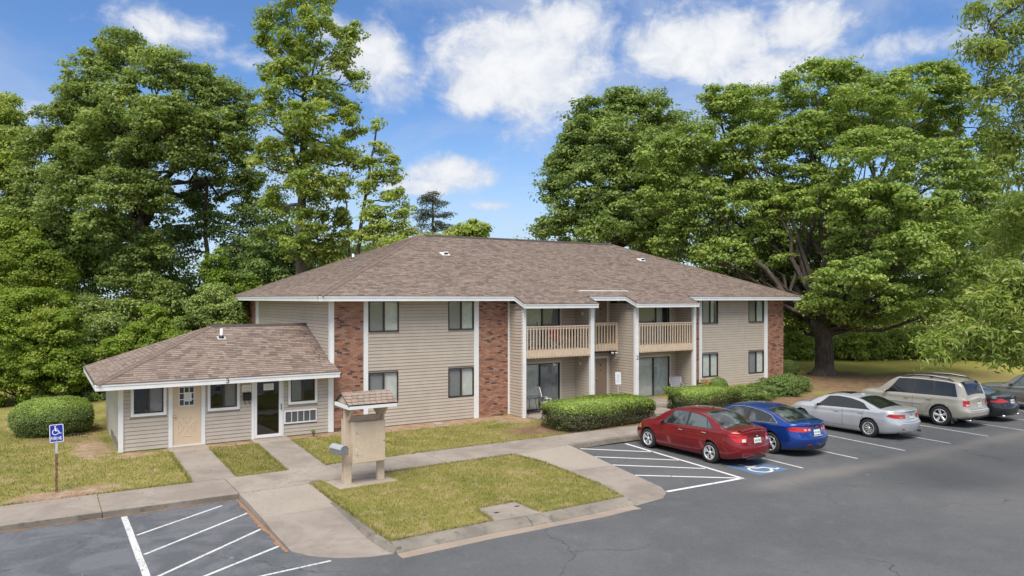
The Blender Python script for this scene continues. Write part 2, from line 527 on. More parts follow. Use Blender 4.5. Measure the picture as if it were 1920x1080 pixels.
def asphalt():
    m, nt, b = base('asphalt')
    g = geo(nt)
    x, y, z = nt.sep(g)
    big = nt.noise(g, 0.22, 6, 0.62, dist=0.6)
    med = nt.noise(g, 1.4, 6, 0.65, dist=0.8)
    fin = nt.noise(g, 85, 3, 0.7)
    c = nt.mix(nt.maprange(big, 0.35, 0.68), (0.088, 0.090, 0.094), (0.122, 0.122, 0.124))
    c = nt.mix(nt.maprange(med, 0.52, 0.75, 0, 0.38), c, (0.16, 0.158, 0.156))
    c = nt.mix(nt.maprange(med, 0.46, 0.28, 0, 0.4), c, (0.066, 0.068, 0.072))
    # left bay: older bluish sealer, wear cloudy
    left = nt.maprange(x, -4.2, -4.9, 0, 1)
    cl = nt.mix(nt.maprange(nt.noise(g, 0.9, 6, 0.6, dist=1.2), 0.38, 0.62), (0.092, 0.096, 0.106), (0.140, 0.144, 0.157))
    c = nt.mix(left, c, cl)
    # sandy dust line along the ends of the bays and out in the lane
    yl = nt.math('ADD', nt.math('ADD', y, 13.55), nt.math('MULTIPLY', nt.math('SUBTRACT', nt.noise(g, 0.5, 3), 0.5), 0.9))
    dl = nt.math('MULTIPLY', nt.math('POWER', 2.718, nt.math('MULTIPLY', nt.math('MULTIPLY', yl, yl), -6.0)), nt.maprange(x, 5.8, 8.5))
    c = nt.mix(nt.math('MULTIPLY', dl, 0.55), c, (0.235, 0.21, 0.185))
    lane = nt.math('MULTIPLY', nt.maprange(x, 7, 15), nt.maprange(y, -13.2, -13.9))
    c = nt.mix(nt.math('MULTIPLY', lane, 0.35), c, (0.155, 0.145, 0.132))
    # pale mineral specks / droppings
    v = nt.node('ShaderNodeTexVoronoi', feature='F1')
    nt.l.new(g, v.inputs['Vector']); v.inputs['Scale'].default_value = 0.9
    vd = nt.math('ADD', v.outputs['Distance'], nt.math('MULTIPLY', nt.noise(g, 9, 4), 0.10))
    pick = nt.math('GREATER_THAN', nt.sep(v.outputs['Color'])[0], 0.62)
    sp = nt.math('MULTIPLY', nt.maprange(vd, 0.105, 0.08), pick)
    c = nt.mix(nt.math('MULTIPLY', sp, 0.6), c, (0.33, 0.32, 0.30))
    # thin wandering cracks
    vc = nt.node('ShaderNodeTexVoronoi', feature='DISTANCE_TO_EDGE')
    ns = nt.node('ShaderNodeTexNoise'); nt.l.new(g, ns.inputs['Vector']); ns.inputs['Scale'].default_value = 1.1; ns.inputs['Detail'].default_value = 6
    nt.l.new(nt.vmath('ADD', g, nt.vmath('SCALE', ns.outputs[1])), vc.inputs['Vector'])
    vc.inputs['Scale'].default_value = 0.17
    crk = nt.math('MULTIPLY', nt.maprange(vc.outputs['Distance'], 0.0028, 0.0008), nt.maprange(big, 0.45, 0.55))
    c = nt.mix(nt.math('MULTIPLY', crk, 0.75), c, (0.03, 0.03, 0.032))
    # tar and oil in the bays, mid-size mottling of worn stone
    oil = nt.noise(g, 1.9, 4, 0.6, dist=0.4)
    bay = nt.math('MULTIPLY', nt.maprange(y, -13.2, -12.0), nt.maprange(x, 7.5, 9.0))
    c = nt.mix(nt.math('MULTIPLY', nt.maprange(oil, 0.58, 0.72, 0, 0.55), bay), c, (0.045, 0.044, 0.044))
    mg = nt.noise(g, 17, 4, 0.75)
    c = nt.mix(nt.maprange(mg, 0.50, 0.72, 0, 0.32), c, (0.20, 0.197, 0.192))
    c = nt.mix(nt.maprange(mg, 0.48, 0.30, 0, 0.35), c, (0.058, 0.058, 0.060))
    # chalky scuffs
    sc_ = nt.noise(nt.comb(nt.math('MULTIPLY', x, 0.6), nt.math('MULTIPLY', y, 2.2), 0.0), 2.4, 7, 0.75, dist=1.5)
    c = nt.mix(nt.maprange(sc_, 0.63, 0.74, 0, 0.42), c, (0.26, 0.255, 0.245))
    # grit
    c = nt.mix(nt.maprange(fin, 0.5, 0.75, 0, 0.45), c, (0.22, 0.22, 0.22))
    c = nt.mix(nt.maprange(fin, 0.5, 0.3, 0, 0.3), c, (0.045, 0.045, 0.047))
    nt.l.new(c, b.inputs['Base Color'])
    nt.l.new(nt.maprange(med, 0.3, 0.7, 0.7, 0.92), b.inputs['Roughness'])
    b.inputs['Specular IOR Level'].default_value = 0.35
    bump(nt, b, fin, 0.5, 0.006)
    return m
asphalt_m = asphalt()

def concrete(name, c0, c1, c2, stain=0.5, agg=False):
    m, nt, b = base(name)
    g = geo(nt)
    big = nt.noise(g, 0.8, 6, 0.62, dist=0.5)
    med = nt.noise(g, 4.5, 6, 0.65)
    fin = nt.noise(g, 70, 3, 0.7)
    r = rndsrc(nt)
    c = nt.mix(nt.maprange(big, 0.32, 0.66), c0, c1)
    c = nt.mix(nt.maprange(med, 0.5, 0.75, 0, stain), c, c2)
    c = nt.mix(nt.math('MULTIPLY', r, 0.22), c, c2)
    if agg:
        v = nt.node('ShaderNodeTexVoronoi'); nt.l.new(g, v.inputs['Vector']); v.inputs['Scale'].default_value = 34
        c = nt.mix(nt.maprange(v.outputs['Distance'], 0.2, 0.55, 0.0, 0.6), c, (0.42, 0.38, 0.32))
        fin = v.outputs['Distance']
    c = nt.mix(nt.maprange(fin, 0.45, 0.75, 0, 0.28), c, c0)
    nt.l.new(c, b.inputs['Base Color']); b.inputs['Roughness'].default_value = 0.9
    b.inputs['Specular IOR Level'].default_value = 0.25
    bump(nt, b, fin, 0.35, 0.006)
    return m
conc_m = concrete('walk_concrete', (0.255, 0.215, 0.180), (0.362, 0.312, 0.262), (0.185, 0.158, 0.136))
ramp_m = concrete('ramp_concrete', (0.245, 0.208, 0.175), (0.345, 0.297, 0.25), (0.18, 0.156, 0.138))
agg_m = concrete('exposed_aggregate', (0.26, 0.212, 0.17), (0.335, 0.28, 0.225), (0.195, 0.163, 0.135), agg=True)
kerb_m = concrete('kerb_concrete', (0.17, 0.150, 0.125), (0.30, 0.262, 0.215), (0.075, 0.07, 0.062), 0.75)
gutter_m = concrete('gutter_silt', (0.25, 0.215, 0.18), (0.34, 0.285, 0.235), (0.33, 0.215, 0.145), 0.7)
edge_m = concrete('pale_slab_edge', (0.31, 0.26, 0.212), (0.40, 0.335, 0.27), (0.22, 0.18, 0.145))

def paint_line(name, col, wear):
    m, nt, b = base(name)
    g = geo(nt)
    n = nt.noise(g, 16, 6, 0.7)
    n2 = nt.noise(g, 1.6, 4)
    w = nt.maprange(nt.math('ADD', nt.math('MULTIPLY', n, 0.75), nt.math('MULTIPLY', n2, 0.25)), 0.72 - wear, 0.80 - wear * 0.6)
    c = nt.mix(nt.math('MULTIPLY', w, 0.8), col, (0.14, 0.14, 0.145))
    nt.l.new(c, b.inputs['Base Color']); b.inputs['Roughness'].default_value = 0.8
    return m
line_m = paint_line('white_line_paint', (0.68, 0.68, 0.66), 0.19)
oldline_m = paint_line('worn_line_paint', (0.60, 0.60, 0.58), 0.26)
bluepaint_m = paint_line('blue_pavement_paint', (0.085, 0.17, 0.31), 0.27)
orange_m = painted('orange_silt', (0.30, 0.175, 0.10), 0.95, 0.25, 18, 0.7, (0.2, 0.17, 0.15))

# the terrain under everything, out to the horizon
mb = MB(); mb.box(-700, 700, -700, 900, -0.60, -0.30)
tag(mb.build('ground', lawn_m), kind='structure')
# asphalt
lot = MB()
X0, X1, Y0, Y1 = -70, 90, -75, -6.9
nx, ny = 8, 4
lot.add([(X0, Y0, AZ), (X1, Y0, AZ), (X1, Y1, AZ), (X0, Y1, AZ), (X0, Y0, AZ - .12), (X1, Y0, AZ - .12), (X1, Y1, AZ - .12), (X0, Y1, AZ - .12)],
        [(0, 1, 2, 3), (7, 6, 5, 4), (0, 4, 5, 1), (1, 5, 6, 2), (2, 6, 7, 3), (3, 7, 4, 0)])
parking_lot = tag(lot.build('parking_lot', asphalt_m), kind='structure')

# lawn: one raised sheet behind the kerb line
def sheet(xs, ys, z0, fn, skirt=0.3):
    vs, fs = [], []
    for yy in ys:
        for xx in xs:
            vs.append((xx, yy, z0 + float(fn(xx, yy))))
    n = len(xs)
    for j in range(len(ys) - 1):
        for i in range(n - 1):
            fs.append((j * n + i, j * n + i + 1, (j + 1) * n + i + 1, (j + 1) * n + i))
    # skirt at the front edge
    b0 = len(vs)
    for i in range(n): vs.append((xs[i], ys[0], z0 - skirt))
    for i in range(n - 1): fs.append((b0 + i, b0 + i + 1, i + 1, i))
    return vs, fs
mb = MB(); mb.sm = False
xs = list(np.arange(-160, -12, 12)) + list(np.arange(-12, 44, 1.0)) + list(np.arange(44, 220, 10))
ys = [-7.1] + list(np.arange(-6.6, 2, 0.5)) + list(np.arange(2, 30, 2.0)) + list(np.arange(30, 190, 12))
vs, fs = sheet(xs, ys, -0.012, rise)
def front(x): return float(np.interp(x, [5.0, 5.9, 7.5, 9, 13, 16, 20, 26], [-7.1, -6.72, -6.5, -6.5, -6.5, -6.63, -6.78, -6.93]))
vs = [(a, max(b_, front(a)), c_) for a, b_, c_ in vs]
mb.add(vs, fs)
tag(mb.build('lawn', lawn_m), kind='structure')

# island lawn (between the two ramps)
mb = MB()
mb.poly([(-2.98, -7.08), (-0.9, -7.08), (3.52, -6.95), (3.68, -8.2), (3.66, -9.6), (3.42, -11.4), (3.12, -12.72), (0.6, -12.76), (-1.0, -12.70), (-3.04, -12.84), (-3.10, -11.6), (-3.08, -9.9)], -0.25, 0.0)
tag(mb.build('island_lawn', lawn_m), kind='structure')

# -------- pavements: each slab a piece, joints between
def slab(parent, pts, name='slab', z0=-0.14, z1=0.012, mat=None, gap=0.012):
    cx = sum(p[0] for p in pts) / len(pts); cy = sum(p[1] for p in pts) / len(pts)
    q = []
    for (x, y) in pts:
        d = math.hypot(x - cx, y - cy)
        q.append((x + (cx - x) / d * gap, y + (cy - y) / d * gap))
    m = MB(); dz = random.uniform(-0.003, 0.003)
    m.poly(q, z0, z1 + dz)
    return m.build(name, mat or conc_m, parent, bevel=0.006)
walk = tag(empty('sidewalk'), kind='structure')
# lane-side walk in front of the annex (its edge is the kerb)
cuts = [-34, -28, -22, -16, -12.2, -7.9, -4.85]
for a, c in zip(cuts[:-1], cuts[1:]):
    slab(walk, [(a, -7.26), (c, -7.26), (c, -5.42), (a, -5.42)])
    kb = MB(); kb.box(a + .01, c - .01, -7.30, -7.262, -0.14, 0.008)
    kb.build('kerb_face', kerb_m, walk)
slab(walk, [(-4.85, -7.26), (-3.02, -7.20), (-1.85, -7.12), (-1.85, -5.33), (-4.85, -5.40)])
cuts = [-1.85, 1.2, 4.25, 7.3, 10.3, 13.2, 16.6]
for a, c in zip(cuts[:-1], cuts[1:]):
    y0 = lambda x: -7.12 + 0.02 * (x + 1.85) if x < 5.6 else -6.62
    slab(walk, [(a, y0(a)), (c, y0(c)), (c, -5.05), (a, -5.05 if a > -1 else -5.25)])
# paths to the two annex doors
slab(walk, [(-5.68, -5.40), (-4.50, -5.38), (-4.40, -1.0), (-5.60, -1.0)])
slab(walk, [(-5.60, -0.99), (-4.40, -0.99), (-4.37, -0.03), (-5.60, -0.03)], mat=edge_m, z1=0.016)
slab(walk, [(-3.13, -5.36), (-1.95, -5.32), (-1.70, -0.9), (-2.93, -0.9)])
slab(walk, [(-2.93, -0.89), (-1.70, -0.89), (-1.67, -0.03), (-2.93, -0.03)], mat=edge_m, z1=0.016)
# notice board pad
slab(walk, [(-2.56, -8.22), (-0.93, -8.12), (-1.02, -7.13), (-2.62, -7.20)], mat=edge_m, z1=0.014)
# patio and path to the middle of the building
slab(walk, [(7.95, -1.95), (11.4, -1.95), (11.4, 0.08), (7.95, 0.08)], z1=0.05)
for (a, c, z, xr) in ((-5.04, -3.9, .075, 14.0), (-3.89, -2.6, .135, 14.05), (-2.59, -1.3, .175, 14.03)):
    slab(walk, [(11.95, a), (xr, a), (xr, c), (11.95, c)], z1=z)
slab(walk, [(14.06, -2.95), (17.7, -2.95), (17.7, -2.32), (14.06, -2.32)], z1=.19)
slab(walk, [(14.05, -2.3), (17.7, -2.3), (17.7, 0.08), (14.05, 0.08)], z1=0.20)
slab(walk, [(11.6, -1.29), (14.0, -1.29), (14.0, 0.7), (11.6, 0.7)], z1=0.185)

# ramps down to the asphalt on both sides of the island
def ramp(name, left, right, mats, parent):
    """left/right: lists of (x, y, z) down the slope"""
    top = None
    for i in range(len(left) - 1):
        m = MB()
        a, b_, c, d = left[i], right[i], right[i + 1], left[i + 1]
        m.add([a, b_, c, d, (a[0], a[1], AZ - .1), (b_[0], b_[1], AZ - .1), (c[0], c[1], AZ - .1), (d[0], d[1], AZ - .1)],
              [(3, 2, 1, 0), (4, 5, 6, 7), (0, 1, 5, 4), (1, 2, 6, 5), (2, 3, 7, 6), (3, 0, 4, 7)])
        m.build(name, mats[min(i, len(mats) - 1)], parent, fix=True)
lramp = tag(empty('left_kerb_ramp', (-4, -10, 0)), kind='structure')
L = [(-4.86, -7.28, .008), (-4.86, -8.4, .006), (-4.87, -9.6, -.01), (-4.89, -10.7, -.05), (-4.86, -11.9, -.112), (-4.62, -12.35, -.122), (-4.15, -12.8, -.124), (-3.6, -13.05, -.124)]
Rr = [(-3.0, -7.22, .008), (-3.05, -8.4, .006), (-3.10, -9.6, -.01), (-3.16, -10.7, -.05), (-3.20, -11.9, -.105), (-3.17, -12.35, -.118), (-3.13, -12.8, -.123), (-3.10, -13.12, -.124)]
ramp('ramp_slab', L, Rr, [agg_m, agg_m, ramp_m, ramp_m, ramp_m], lramp)
rramp = tag(empty('right_kerb_ramp', (4.5, -10, 0)), kind='structure')
L2 = [(3.55, -6.98, .008), (3.70, -8.2, .004), (3.68, -9.6, -.02), (3.45, -11.4, -.07), (3.30, -12.3, -.105), (3.22, -12.75, -.12), (3.24, -13.1, -.124)]
R2 = [(5.92, -6.78, .008), (5.66, -8.2, -.02), (5.42, -9.6, -.06), (5.16, -11.2, -.105), (4.99, -12.1, -.122), (4.72, -12.6, -.124), (4.25, -12.95, -.124)]
ramp('ramp_slab', L2, R2, [agg_m, agg_m, ramp_m, ramp_m, ramp_m], rramp)

# island kerbs
kerb = tag(empty('island_kerb', (0, -13, 0)), kind='structure')
def loft(mbx, secs):
    """secs: list of equal-length point rows"""
    n = len(secs[0]); vs = [p for s in secs for p in s]
    fs = [(i * n + k, i * n + k + 1, (i + 1) * n + k + 1, (i + 1) * n + k) for i in range(len(secs) - 1) for k in range(n - 1)]
    mbx.add(vs, fs + [tuple(range(n)), tuple((len(secs) - 1) * n + k for k in range(n - 1, -1, -1))])
prof = [(0.02, -0.2), (0.02, 0.022), (-0.05, 0.030), (-0.14, 0.012), (-0.24, -0.035), (-0.33, -0.09), (-0.36, -0.128), (-0.36, -0.2)]
line = [(-3.12, -12.83), (-2.3, -12.78), (-1.0, -12.74), (0.15, -12.78), (0.17, -12.78), (0.65, -12.79), (1.9, -12.77), (2.9, -12.74), (3.15, -12.76)]
segs_ = [line[0:4], line[4:9]]
for sg in segs_:
    m = MB(); m.sm = False
    loft(m, [[(x, y + o, z) for (o, z) in prof] for (x, y) in sg])
    m.build('kerb_stone', kerb_m, kerb, fix=True)
m = MB()
loft(m, [[(x, y + o, z) for (o, z) in ((-0.35, -0.2), (-0.35, AZ + .012), (-0.42, AZ + .006), (-0.62 + 0.05 * math.sin(x * 3), AZ + .003), (-0.62, -0.2))] for (x, y) in line])
m.build('gutter', gutter_m, kerb, fix=True)
m = MB()
loft(m, [[(x + .07, y, -.2), (x + .07, y, .006), (x - .03, y, .012 if y > -12.5 else .0), (x - .09, y, zz), (x - .09, y, -.2)] for (x, y, zz) in
         ((-3.10, -9.3, -.005), (-3.13, -10.4, -.035), (-3.18, -11.4, -.085), (-3.20, -12.2, -.115), (-3.14, -12.85, -.122), (-3.08, -13.12, -.125))])
m.build('kerb_stone', kerb_m, kerb, fix=True)
m = MB()
loft(m, [[(x - .05, y, -.2), (x - .05, y, .006), (x + .03, y, .010), (x + .05, y, zz), (x + .05, y, -.2)] for (x, y, zz) in
         ((3.70, -9.0, .0), (3.67, -9.8, -.02), (3.48, -11.2, -.06), (3.22, -12.5, -.11), (3.14, -12.95, -.122))])
m.build('kerb_stone', kerb_m, kerb, fix=True)
# kerb along the right bays
rk = tag(empty('bay_kerb', (20, -6.9, 0)), kind='structure')
pts = [(5.92, -6.84), (6.9, -6.70), (7.9, -6.62), (10, -6.60), (13, -6.62), (16, -6.75), (20, -6.9), (26, -7.05), (34, -7.05), (44, -7.05), (60, -7.05)]
for a, c in zip(pts[:-1], pts[1:]):
    m = MB()
    ax_, ay_ = a; cx_, cy_ = c
    loft(m, [[(px_, py_ + .17, -.2), (px_, py_ + .17, .018), (px_, py_ + .03, .018), (px_, py_, .004), (px_, py_ - .035, AZ - .02)] for (px_, py_) in ((ax_ + .006, ay_), (cx_ - .006, cy_))])
    m.build('kerb_stone', kerb_m, rk, fix=True)

# concrete cover in the island
cv = MB(); cv.poly([(-0.60, -12.70), (0.66, -12.72), (0.66, -11.62), (-0.44, -11.66)], -0.1, 0.012)
cover = tag(cv.build('utility_cover', conc_m, bevel=0.008), 'square concrete utility cover set in the grass island beside the kerb', 'utility cover')
for (hx, hy_) in ((-0.23, -12.2), (0.46, -12.0)):
    m = MB(); m.box(hx - .06, hx + .06, hy_ - .035, hy_ + .035, 0.0125, 0.0165); m.build('lift_hole', black_m, cover)
sq = MB(); sq.box(3.95, 4.33, -0.72, -0.34, -0.03, 0.03)
tag(sq.build('access_lid', edge_m, bevel=0.01), 'small pale square lid lying in the soil below the left siding wall', 'lid')

# -------- painted markings
def stripe(a, c, w=0.10, mat=None, name='painted_line', z=AZ + .004, ext=0.0):
    ax_, ay_ = a; cx_, cy_ = c
    d = Vector((cx_ - ax_, cy_ - ay_, 0)); L_ = d.length; d /= L_
    n = Vector((-d.y, d.x, 0)) * w / 2
    m = MB(); k = max(1, int(L_ / 0.6)); vs = []
    for i in range(k + 1):
        p = Vector((ax_, ay_, 0)) + d * (L_ * i / k)
        j = random.uniform(-.006, .006)
        vs += [(p.x + n.x + j, p.y + n.y + j, z), (p.x - n.x + j, p.y - n.y + j, z)]
    m.add(vs, [(2 * i + 1, 2 * i + 3, 2 * i + 2, 2 * i) for i in range(k)])
    return m.build(name, mat or line_m, parking_lot)
stripe((8.15, -7.04), (7.63, -12.62), .11)
stripe((4.80, -12.53), (7.63, -12.60), .12)
for a, c in (((6.28, -6.89), (8.0, -8.59)), ((5.67, -7.95), (7.84, -9.97)), ((5.61, -9.35), (7.65, -11.19)), ((5.24, -10.66), (7.56, -12.53))):
    stripe(a, c, .095)
for a, c in (((10.62, -7.1), (10.15, -12.73)), ((13.22, -7.1), (12.76, -12.81)), ((15.83, -7.1), (15.24, -12.91)), ((18.30, -7.1), (17.79, -13.07)),
             ((20.95, -7.1), (20.36, -13.1)), ((23.45, -7.1), (22.83, -13.22)), ((26.05, -7.1), (25.4, -13.2)), ((28.6, -7.1), (28.0, -13.2)), ((31.2, -7.1), (30.5, -13.2))):
    stripe(a, c, .09, oldline_m)
stripe((-7.46, -7.42), (-7.46, -14.5), .13, oldline_m)
for a, c in (((-7.36, -9.1), (-5.35, -7.68)), ((-7.36, -10.51), (-4.96, -8.66)), ((-7.36, -12.0), (-4.96, -10.05)), ((-7.36, -12.85), (-4.94, -11.42))):
    stripe(a, c, .075, oldline_m)
stripe((-7.3, -13.05), (-4.35, -12.83), .07, oldline_m)
# orange silt lying in the kerb corner of the left bay
m = MB()
def wavy(pts, w0, z):
    vs = []; k = len(pts)
    for i, (x, y, nx, ny) in enumerate(pts):
        w = w0 * (0.5 + random.random())
        vs += [(x, y, z), (x + nx * w, y + ny * w, z)]
    return vs, [(2 * i, 2 * i + 1, 2 * i + 3, 2 * i + 2) for i in range(k - 1)]
pts = [(x, -7.30, 0, -1) for x in np.arange(-12, -4.9, .09)]
v, f = wavy(pts, .055, AZ + .006); m.add(v, f)
pts = [(-4.89, y, -1, 0) for y in np.arange(-7.3, -11.9, -.09)]
v, f = wavy(pts, .10, AZ + .007); m.add(v, f)
tag(m.build('silt', orange_m), 'orange silt and pine straw washed along the kerb of the left bay', 'silt', kind='stuff')

def strokes(mb, pts, w, T, z):
    """flat stroke along points (2D), T maps 2D to 3D"""
    n = len(pts); vs = []
    for i in range(n):
        p = Vector(pts[i]).to_2d() if len(pts[i]) > 2 else Vector(pts[i])
        a = Vector(pts[max(i - 1, 0)]); c = Vector(pts[min(i + 1, n - 1)])
        d = (c - a).normalized(); nn = Vector((-d.y, d.x))
        k = 1.0
        if 0 < i < n - 1:
            d1 = (Vector(pts[i]) - a).normalized(); k = 1 / max(.5, abs(d1.dot(d)))
        vs += [T(*(p + nn * w / 2 * k), z), T(*(p - nn * w / 2 * k), z)]
    mb.add(vs, [(2 * i + 1, 2 * i + 3, 2 * i + 2, 2 * i) for i in range(n - 1)])
def wheelchair(mb, T, z=0.0):
    """access symbol in a unit square, up = +v"""
    c = [(.40 + .075 * cos(t), .90 + .075 * sin(t)) for t in np.linspace(0, 2 * pi, 13)[:-1]]
    mb.add([T(a, b_, z) for a, b_ in c], [tuple(range(12))])
    strokes(mb, [(.40, .80), (.43, .47)], .13, T, z)
    strokes(mb, [(.40, .47), (.68, .45), (.82, .16), (.95, .21)], .085, T, z + .0003)
    strokes(mb, [(.42, .65), (.65, .63)], .07, T, z + .0003)
    arc = [(.42 + .27 * cos(t), .33 + .27 * sin(t)) for t in np.linspace(R(112), R(345), 22)]
    strokes(mb, arc, .075, T, z + .0006)
# blue pavement pad with the symbol
m = MB(); m.add([(8.32, -12.62, AZ + .004), (9.70, -12.62, AZ + .004), (9.73, -11.30, AZ + .004), (8.38, -11.30, AZ + .004)], [(0, 1, 2, 3)])
pad = m.build('blue_pad', bluepaint_m, parking_lot)
m = MB(); wheelchair(m, lambda u, v, z: (8.42 + u * 1.18, -12.58 + v * 1.24, z), AZ + .008)
m.build('access_symbol', line_m, parking_lot)

# hand-laid text: block letters as strokes on a 0..1 grid
GL = {
 'P': [[(0, 0), (0, 1), (.6, 1), (.6, .52), (0, .52)]], 'A': [[(0, 0), (.3, 1), (.6, 0)], [(.12, .34), (.48, .34)]],
 'R': [[(0, 0), (0, 1), (.6, 1), (.6, .52), (0, .52)], [(.25, .52), (.62, 0)]], 'K': [[(0, 0), (0, 1)], [(.6, 1), (.05, .48)], [(.18, .6), (.62, 0)]],
 'I': [[(.3, 0), (.3, 1)]], 'N': [[(0, 0), (0, 1)], [(0, 1), (.6, 0)], [(.6, 0), (.6, 1)]],
 'G': [[(.6, .82), (.48, 1), (.1, 1), (0, .85), (0, .15), (.1, 0), (.5, 0), (.6, .12), (.6, .48), (.34, .48)]],
 '2': [[(0, .78), (.08, .95), (.25, 1), (.45, .97), (.58, .8), (.55, .6), (.3, .3), (0, .03), (.62, .03)]],
 '3': [[(.02, .85), (.15, .98), (.38, 1), (.56, .86), (.54, .64), (.3, .53), (.56, .42), (.6, .18), (.42, 0), (.16, .01), (0, .16)]],
}
def text(mb, s, T, h, z, w=.16, adv=.86, sx=1.0):
    x = 0
    for ch in s:
        for st in GL.get(ch, []):
            strokes(mb, st, w, lambda u, v, zz, x=x: T((x + u * sx) * h, v * h, zz), z)
        x += adv * sx
    return x * h

# -------- scattered grass blades on the lawns near the camera
def blades(name, regions, n, seed, hmin=.03, hmax=.075):
    rg = np.random.default_rng(seed)
    P = []
    for (poly, share) in regions:
        poly = np.array(poly); lo, hi = poly.min(0), poly.max(0)
        k = int(n * share); q = rg.uniform(lo, hi, (k * 3, 2))
        ins = np.zeros(len(q), bool); j = len(poly) - 1
        for i in range(len(poly)):
            xi, yi = poly[i]; xj, yj = poly[j]
            c = ((yi > q[:, 1]) != (yj > q[:, 1])) & (q[:, 0] < (xj - xi) * (q[:, 1] - yi) / (yj - yi + 1e-12) + xi)
            ins ^= c; j = i
        P.append(q[ins][:k])
    P = np.concatenate(P)
    s = np.zeros(len(P))
    for (cx, cy, rx, ry, st, t) in SOIL:
        r2 = ((P[:, 0] - cx) / rx) ** 2 + ((P[:, 1] - cy) / ry) ** 2
        s = np.maximum(s, st * np.exp(-0.9 * r2 * r2))
    P = P[rg.random(len(P)) > np.clip((s - .3) * 1.9, 0, .97)]
    P = P[~((P[:, 0] > -2.68) & (P[:, 0] < -.88) & (P[:, 1] < -7.0) & (P[:, 1] > -8.26))]
    k = len(P)
    a = rg.uniform(0, 2 * pi, k); h = rg.uniform(hmin, hmax, k); w = rg.uniform(.006, .013, k)
    lean = rg.uniform(.2, .9, k) * h; la = rg.uniform(0, 2 * pi, k)
    z = rise(P[:, 0], P[:, 1]) - .012
    dx, dy = np.cos(a) * w, np.sin(a) * w
    V = np.empty((k, 3, 3))
    V[:, 0] = np.stack([P[:, 0] - dx, P[:, 1] - dy, z], 1)
    V[:, 1] = np.stack([P[:, 0] + dx, P[:, 1] + dy, z], 1)
    V[:, 2] = np.stack([P[:, 0] + np.cos(la) * lean, P[:, 1] + np.sin(la) * lean, z + h], 1)
    me = np_mesh(name, V.reshape(-1, 3), 3, rg.random(k), blade_m)
    return tag(link_mesh(name, me), kind='stuff')

def np_mesh(name, V, k, rnd, mat):
    """independent k-gons from an (n*k, 3) array"""
    n = len(V) // k
    me = bpy.data.meshes.new(name)
    me.vertices.add(len(V)); me.vertices.foreach_set('co', V.astype(np.float32).ravel())
    me.loops.add(n * k); me.loops.foreach_set('vertex_index', np.arange(n * k, dtype=np.int32))
    me.polygons.add(n); me.polygons.foreach_set('loop_start', np.arange(0, n * k, k, dtype=np.int32))
    me.polygons.foreach_set('loop_total', np.full(n, k, np.int32))
    at_ = me.attributes.new('rnd', 'FLOAT', 'FACE'); at_.data.foreach_set('value', np.asarray(rnd, np.float32))
    me.materials.append(mat)
    me.update(calc_edges=True)
    return me
g1 = blades('grass', [([(-3.0, -7.12), (3.5, -7.0), (3.66, -8.2), (3.62, -9.6), (3.4, -11.4), (3.1, -12.7), (.7, -12.7), (.66, -11.6), (-.46, -11.62), (-.6, -12.7), (-3.02, -12.8), (-3.08, -9.9)], .34),
                      ([(-4.36, -.3), (-2.95, -.3), (-3.14, -5.3), (-4.5, -5.35)], .07), ([(-1.68, -.4), (6.2, -.4), (7.8, -1.4), (11.5, -5.0), (-1.0, -5.2), (-1.93, -5.3)], .24),
                      ([(-5.62, -.3), (-5.7, -5.38), (-14, -5.4), (-14, 8), (-7.2, 8), (-7.1, -.3)], .35)], 95000, 5)
tag(g1, 'short mown grass with dry straw patches on the lawns', 'grass')

# ragged growth over the edges of the walks, and dry leaves blown about
def edge(a, b_, w=.05):
    (x0, y0), (x1, y1) = a, b_; d = Vector((x1 - x0, y1 - y0)).normalized(); n = Vector((-d.y, d.x)) * w
    return [(x0 + n.x, y0 + n.y), (x1 + n.x, y1 + n.y), (x1 - n.x, y1 - n.y), (x0 - n.x, y0 - n.y)]
E_L = [((-12, -5.42), (-5.7, -5.40)), ((-5.68, -5.40), (-5.60, -.9)), ((-4.50, -5.38), (-4.40, -.9)), ((-4.5, -5.38), (-3.13, -5.36)), ((-3.13, -5.36), (-2.93, -.9)), ((-1.95, -5.32), (-1.70, -.9)), ((-1.85, -5.25), (7, -5.05)),
       ((-2.98, -7.10), (-2.62, -7.15)), ((-.95, -7.10), (3.5, -6.98)), ((-3.0, -7.2), (-3.08, -9.9)), ((-3.08, -9.9), (-3.06, -12.8)), ((-3.0, -12.76), (-.6, -12.68)), ((.68, -12.73), (3.1, -12.70)), ((3.54, -7.0), (3.70, -8.4)), ((3.70, -8.4), (3.45, -11.4)), ((3.45, -11.4), (3.14, -12.7)), ((-2.58, -8.22), (-.93, -8.12)), ((-.6, -12.6), (-.45, -11.65)), ((-.45, -11.65), (.66, -11.62)), ((.66, -11.62), (.66, -12.6))]
tot = sum(math.dist(a, c) for a, c in E_L)
g2 = blades('grass', [(edge(a, c, .045), math.dist(a, c) / tot) for a, c in E_L], 17000, 15, .04, .10)
tag(g2, 'longer ragged grass growing over the edges of the walks and kerbs', 'grass')
rg = np.random.default_rng(3)
n = 1500
P = np.stack([rg.uniform(-12, 16, n), rg.uniform(-13.0, -.2, n), np.zeros(n)], 1)
on_lot = (P[:, 1] < -7.3) & ((P[:, 0] < -4.9) | (P[:, 0] > 5.9))
P = P[~on_lot | (rg.random(n) < .12)]
on_lot = (P[:, 1] < -7.3) & ((P[:, 0] < -4.9) | (P[:, 0] > 5.9))
P[:, 2] = np.where(on_lot, AZ + .012, .03) + rise(P[:, 0], P[:, 1])
litter_m = painted('dry_leaf', (.30, .21, .12), .9, .4, 9, .5, (.5, .42, .3))
k = len(P); a = rg.uniform(0, 2 * pi, k); s_ = rg.uniform(.012, .032, k)
V = np.empty((k, 4, 3))
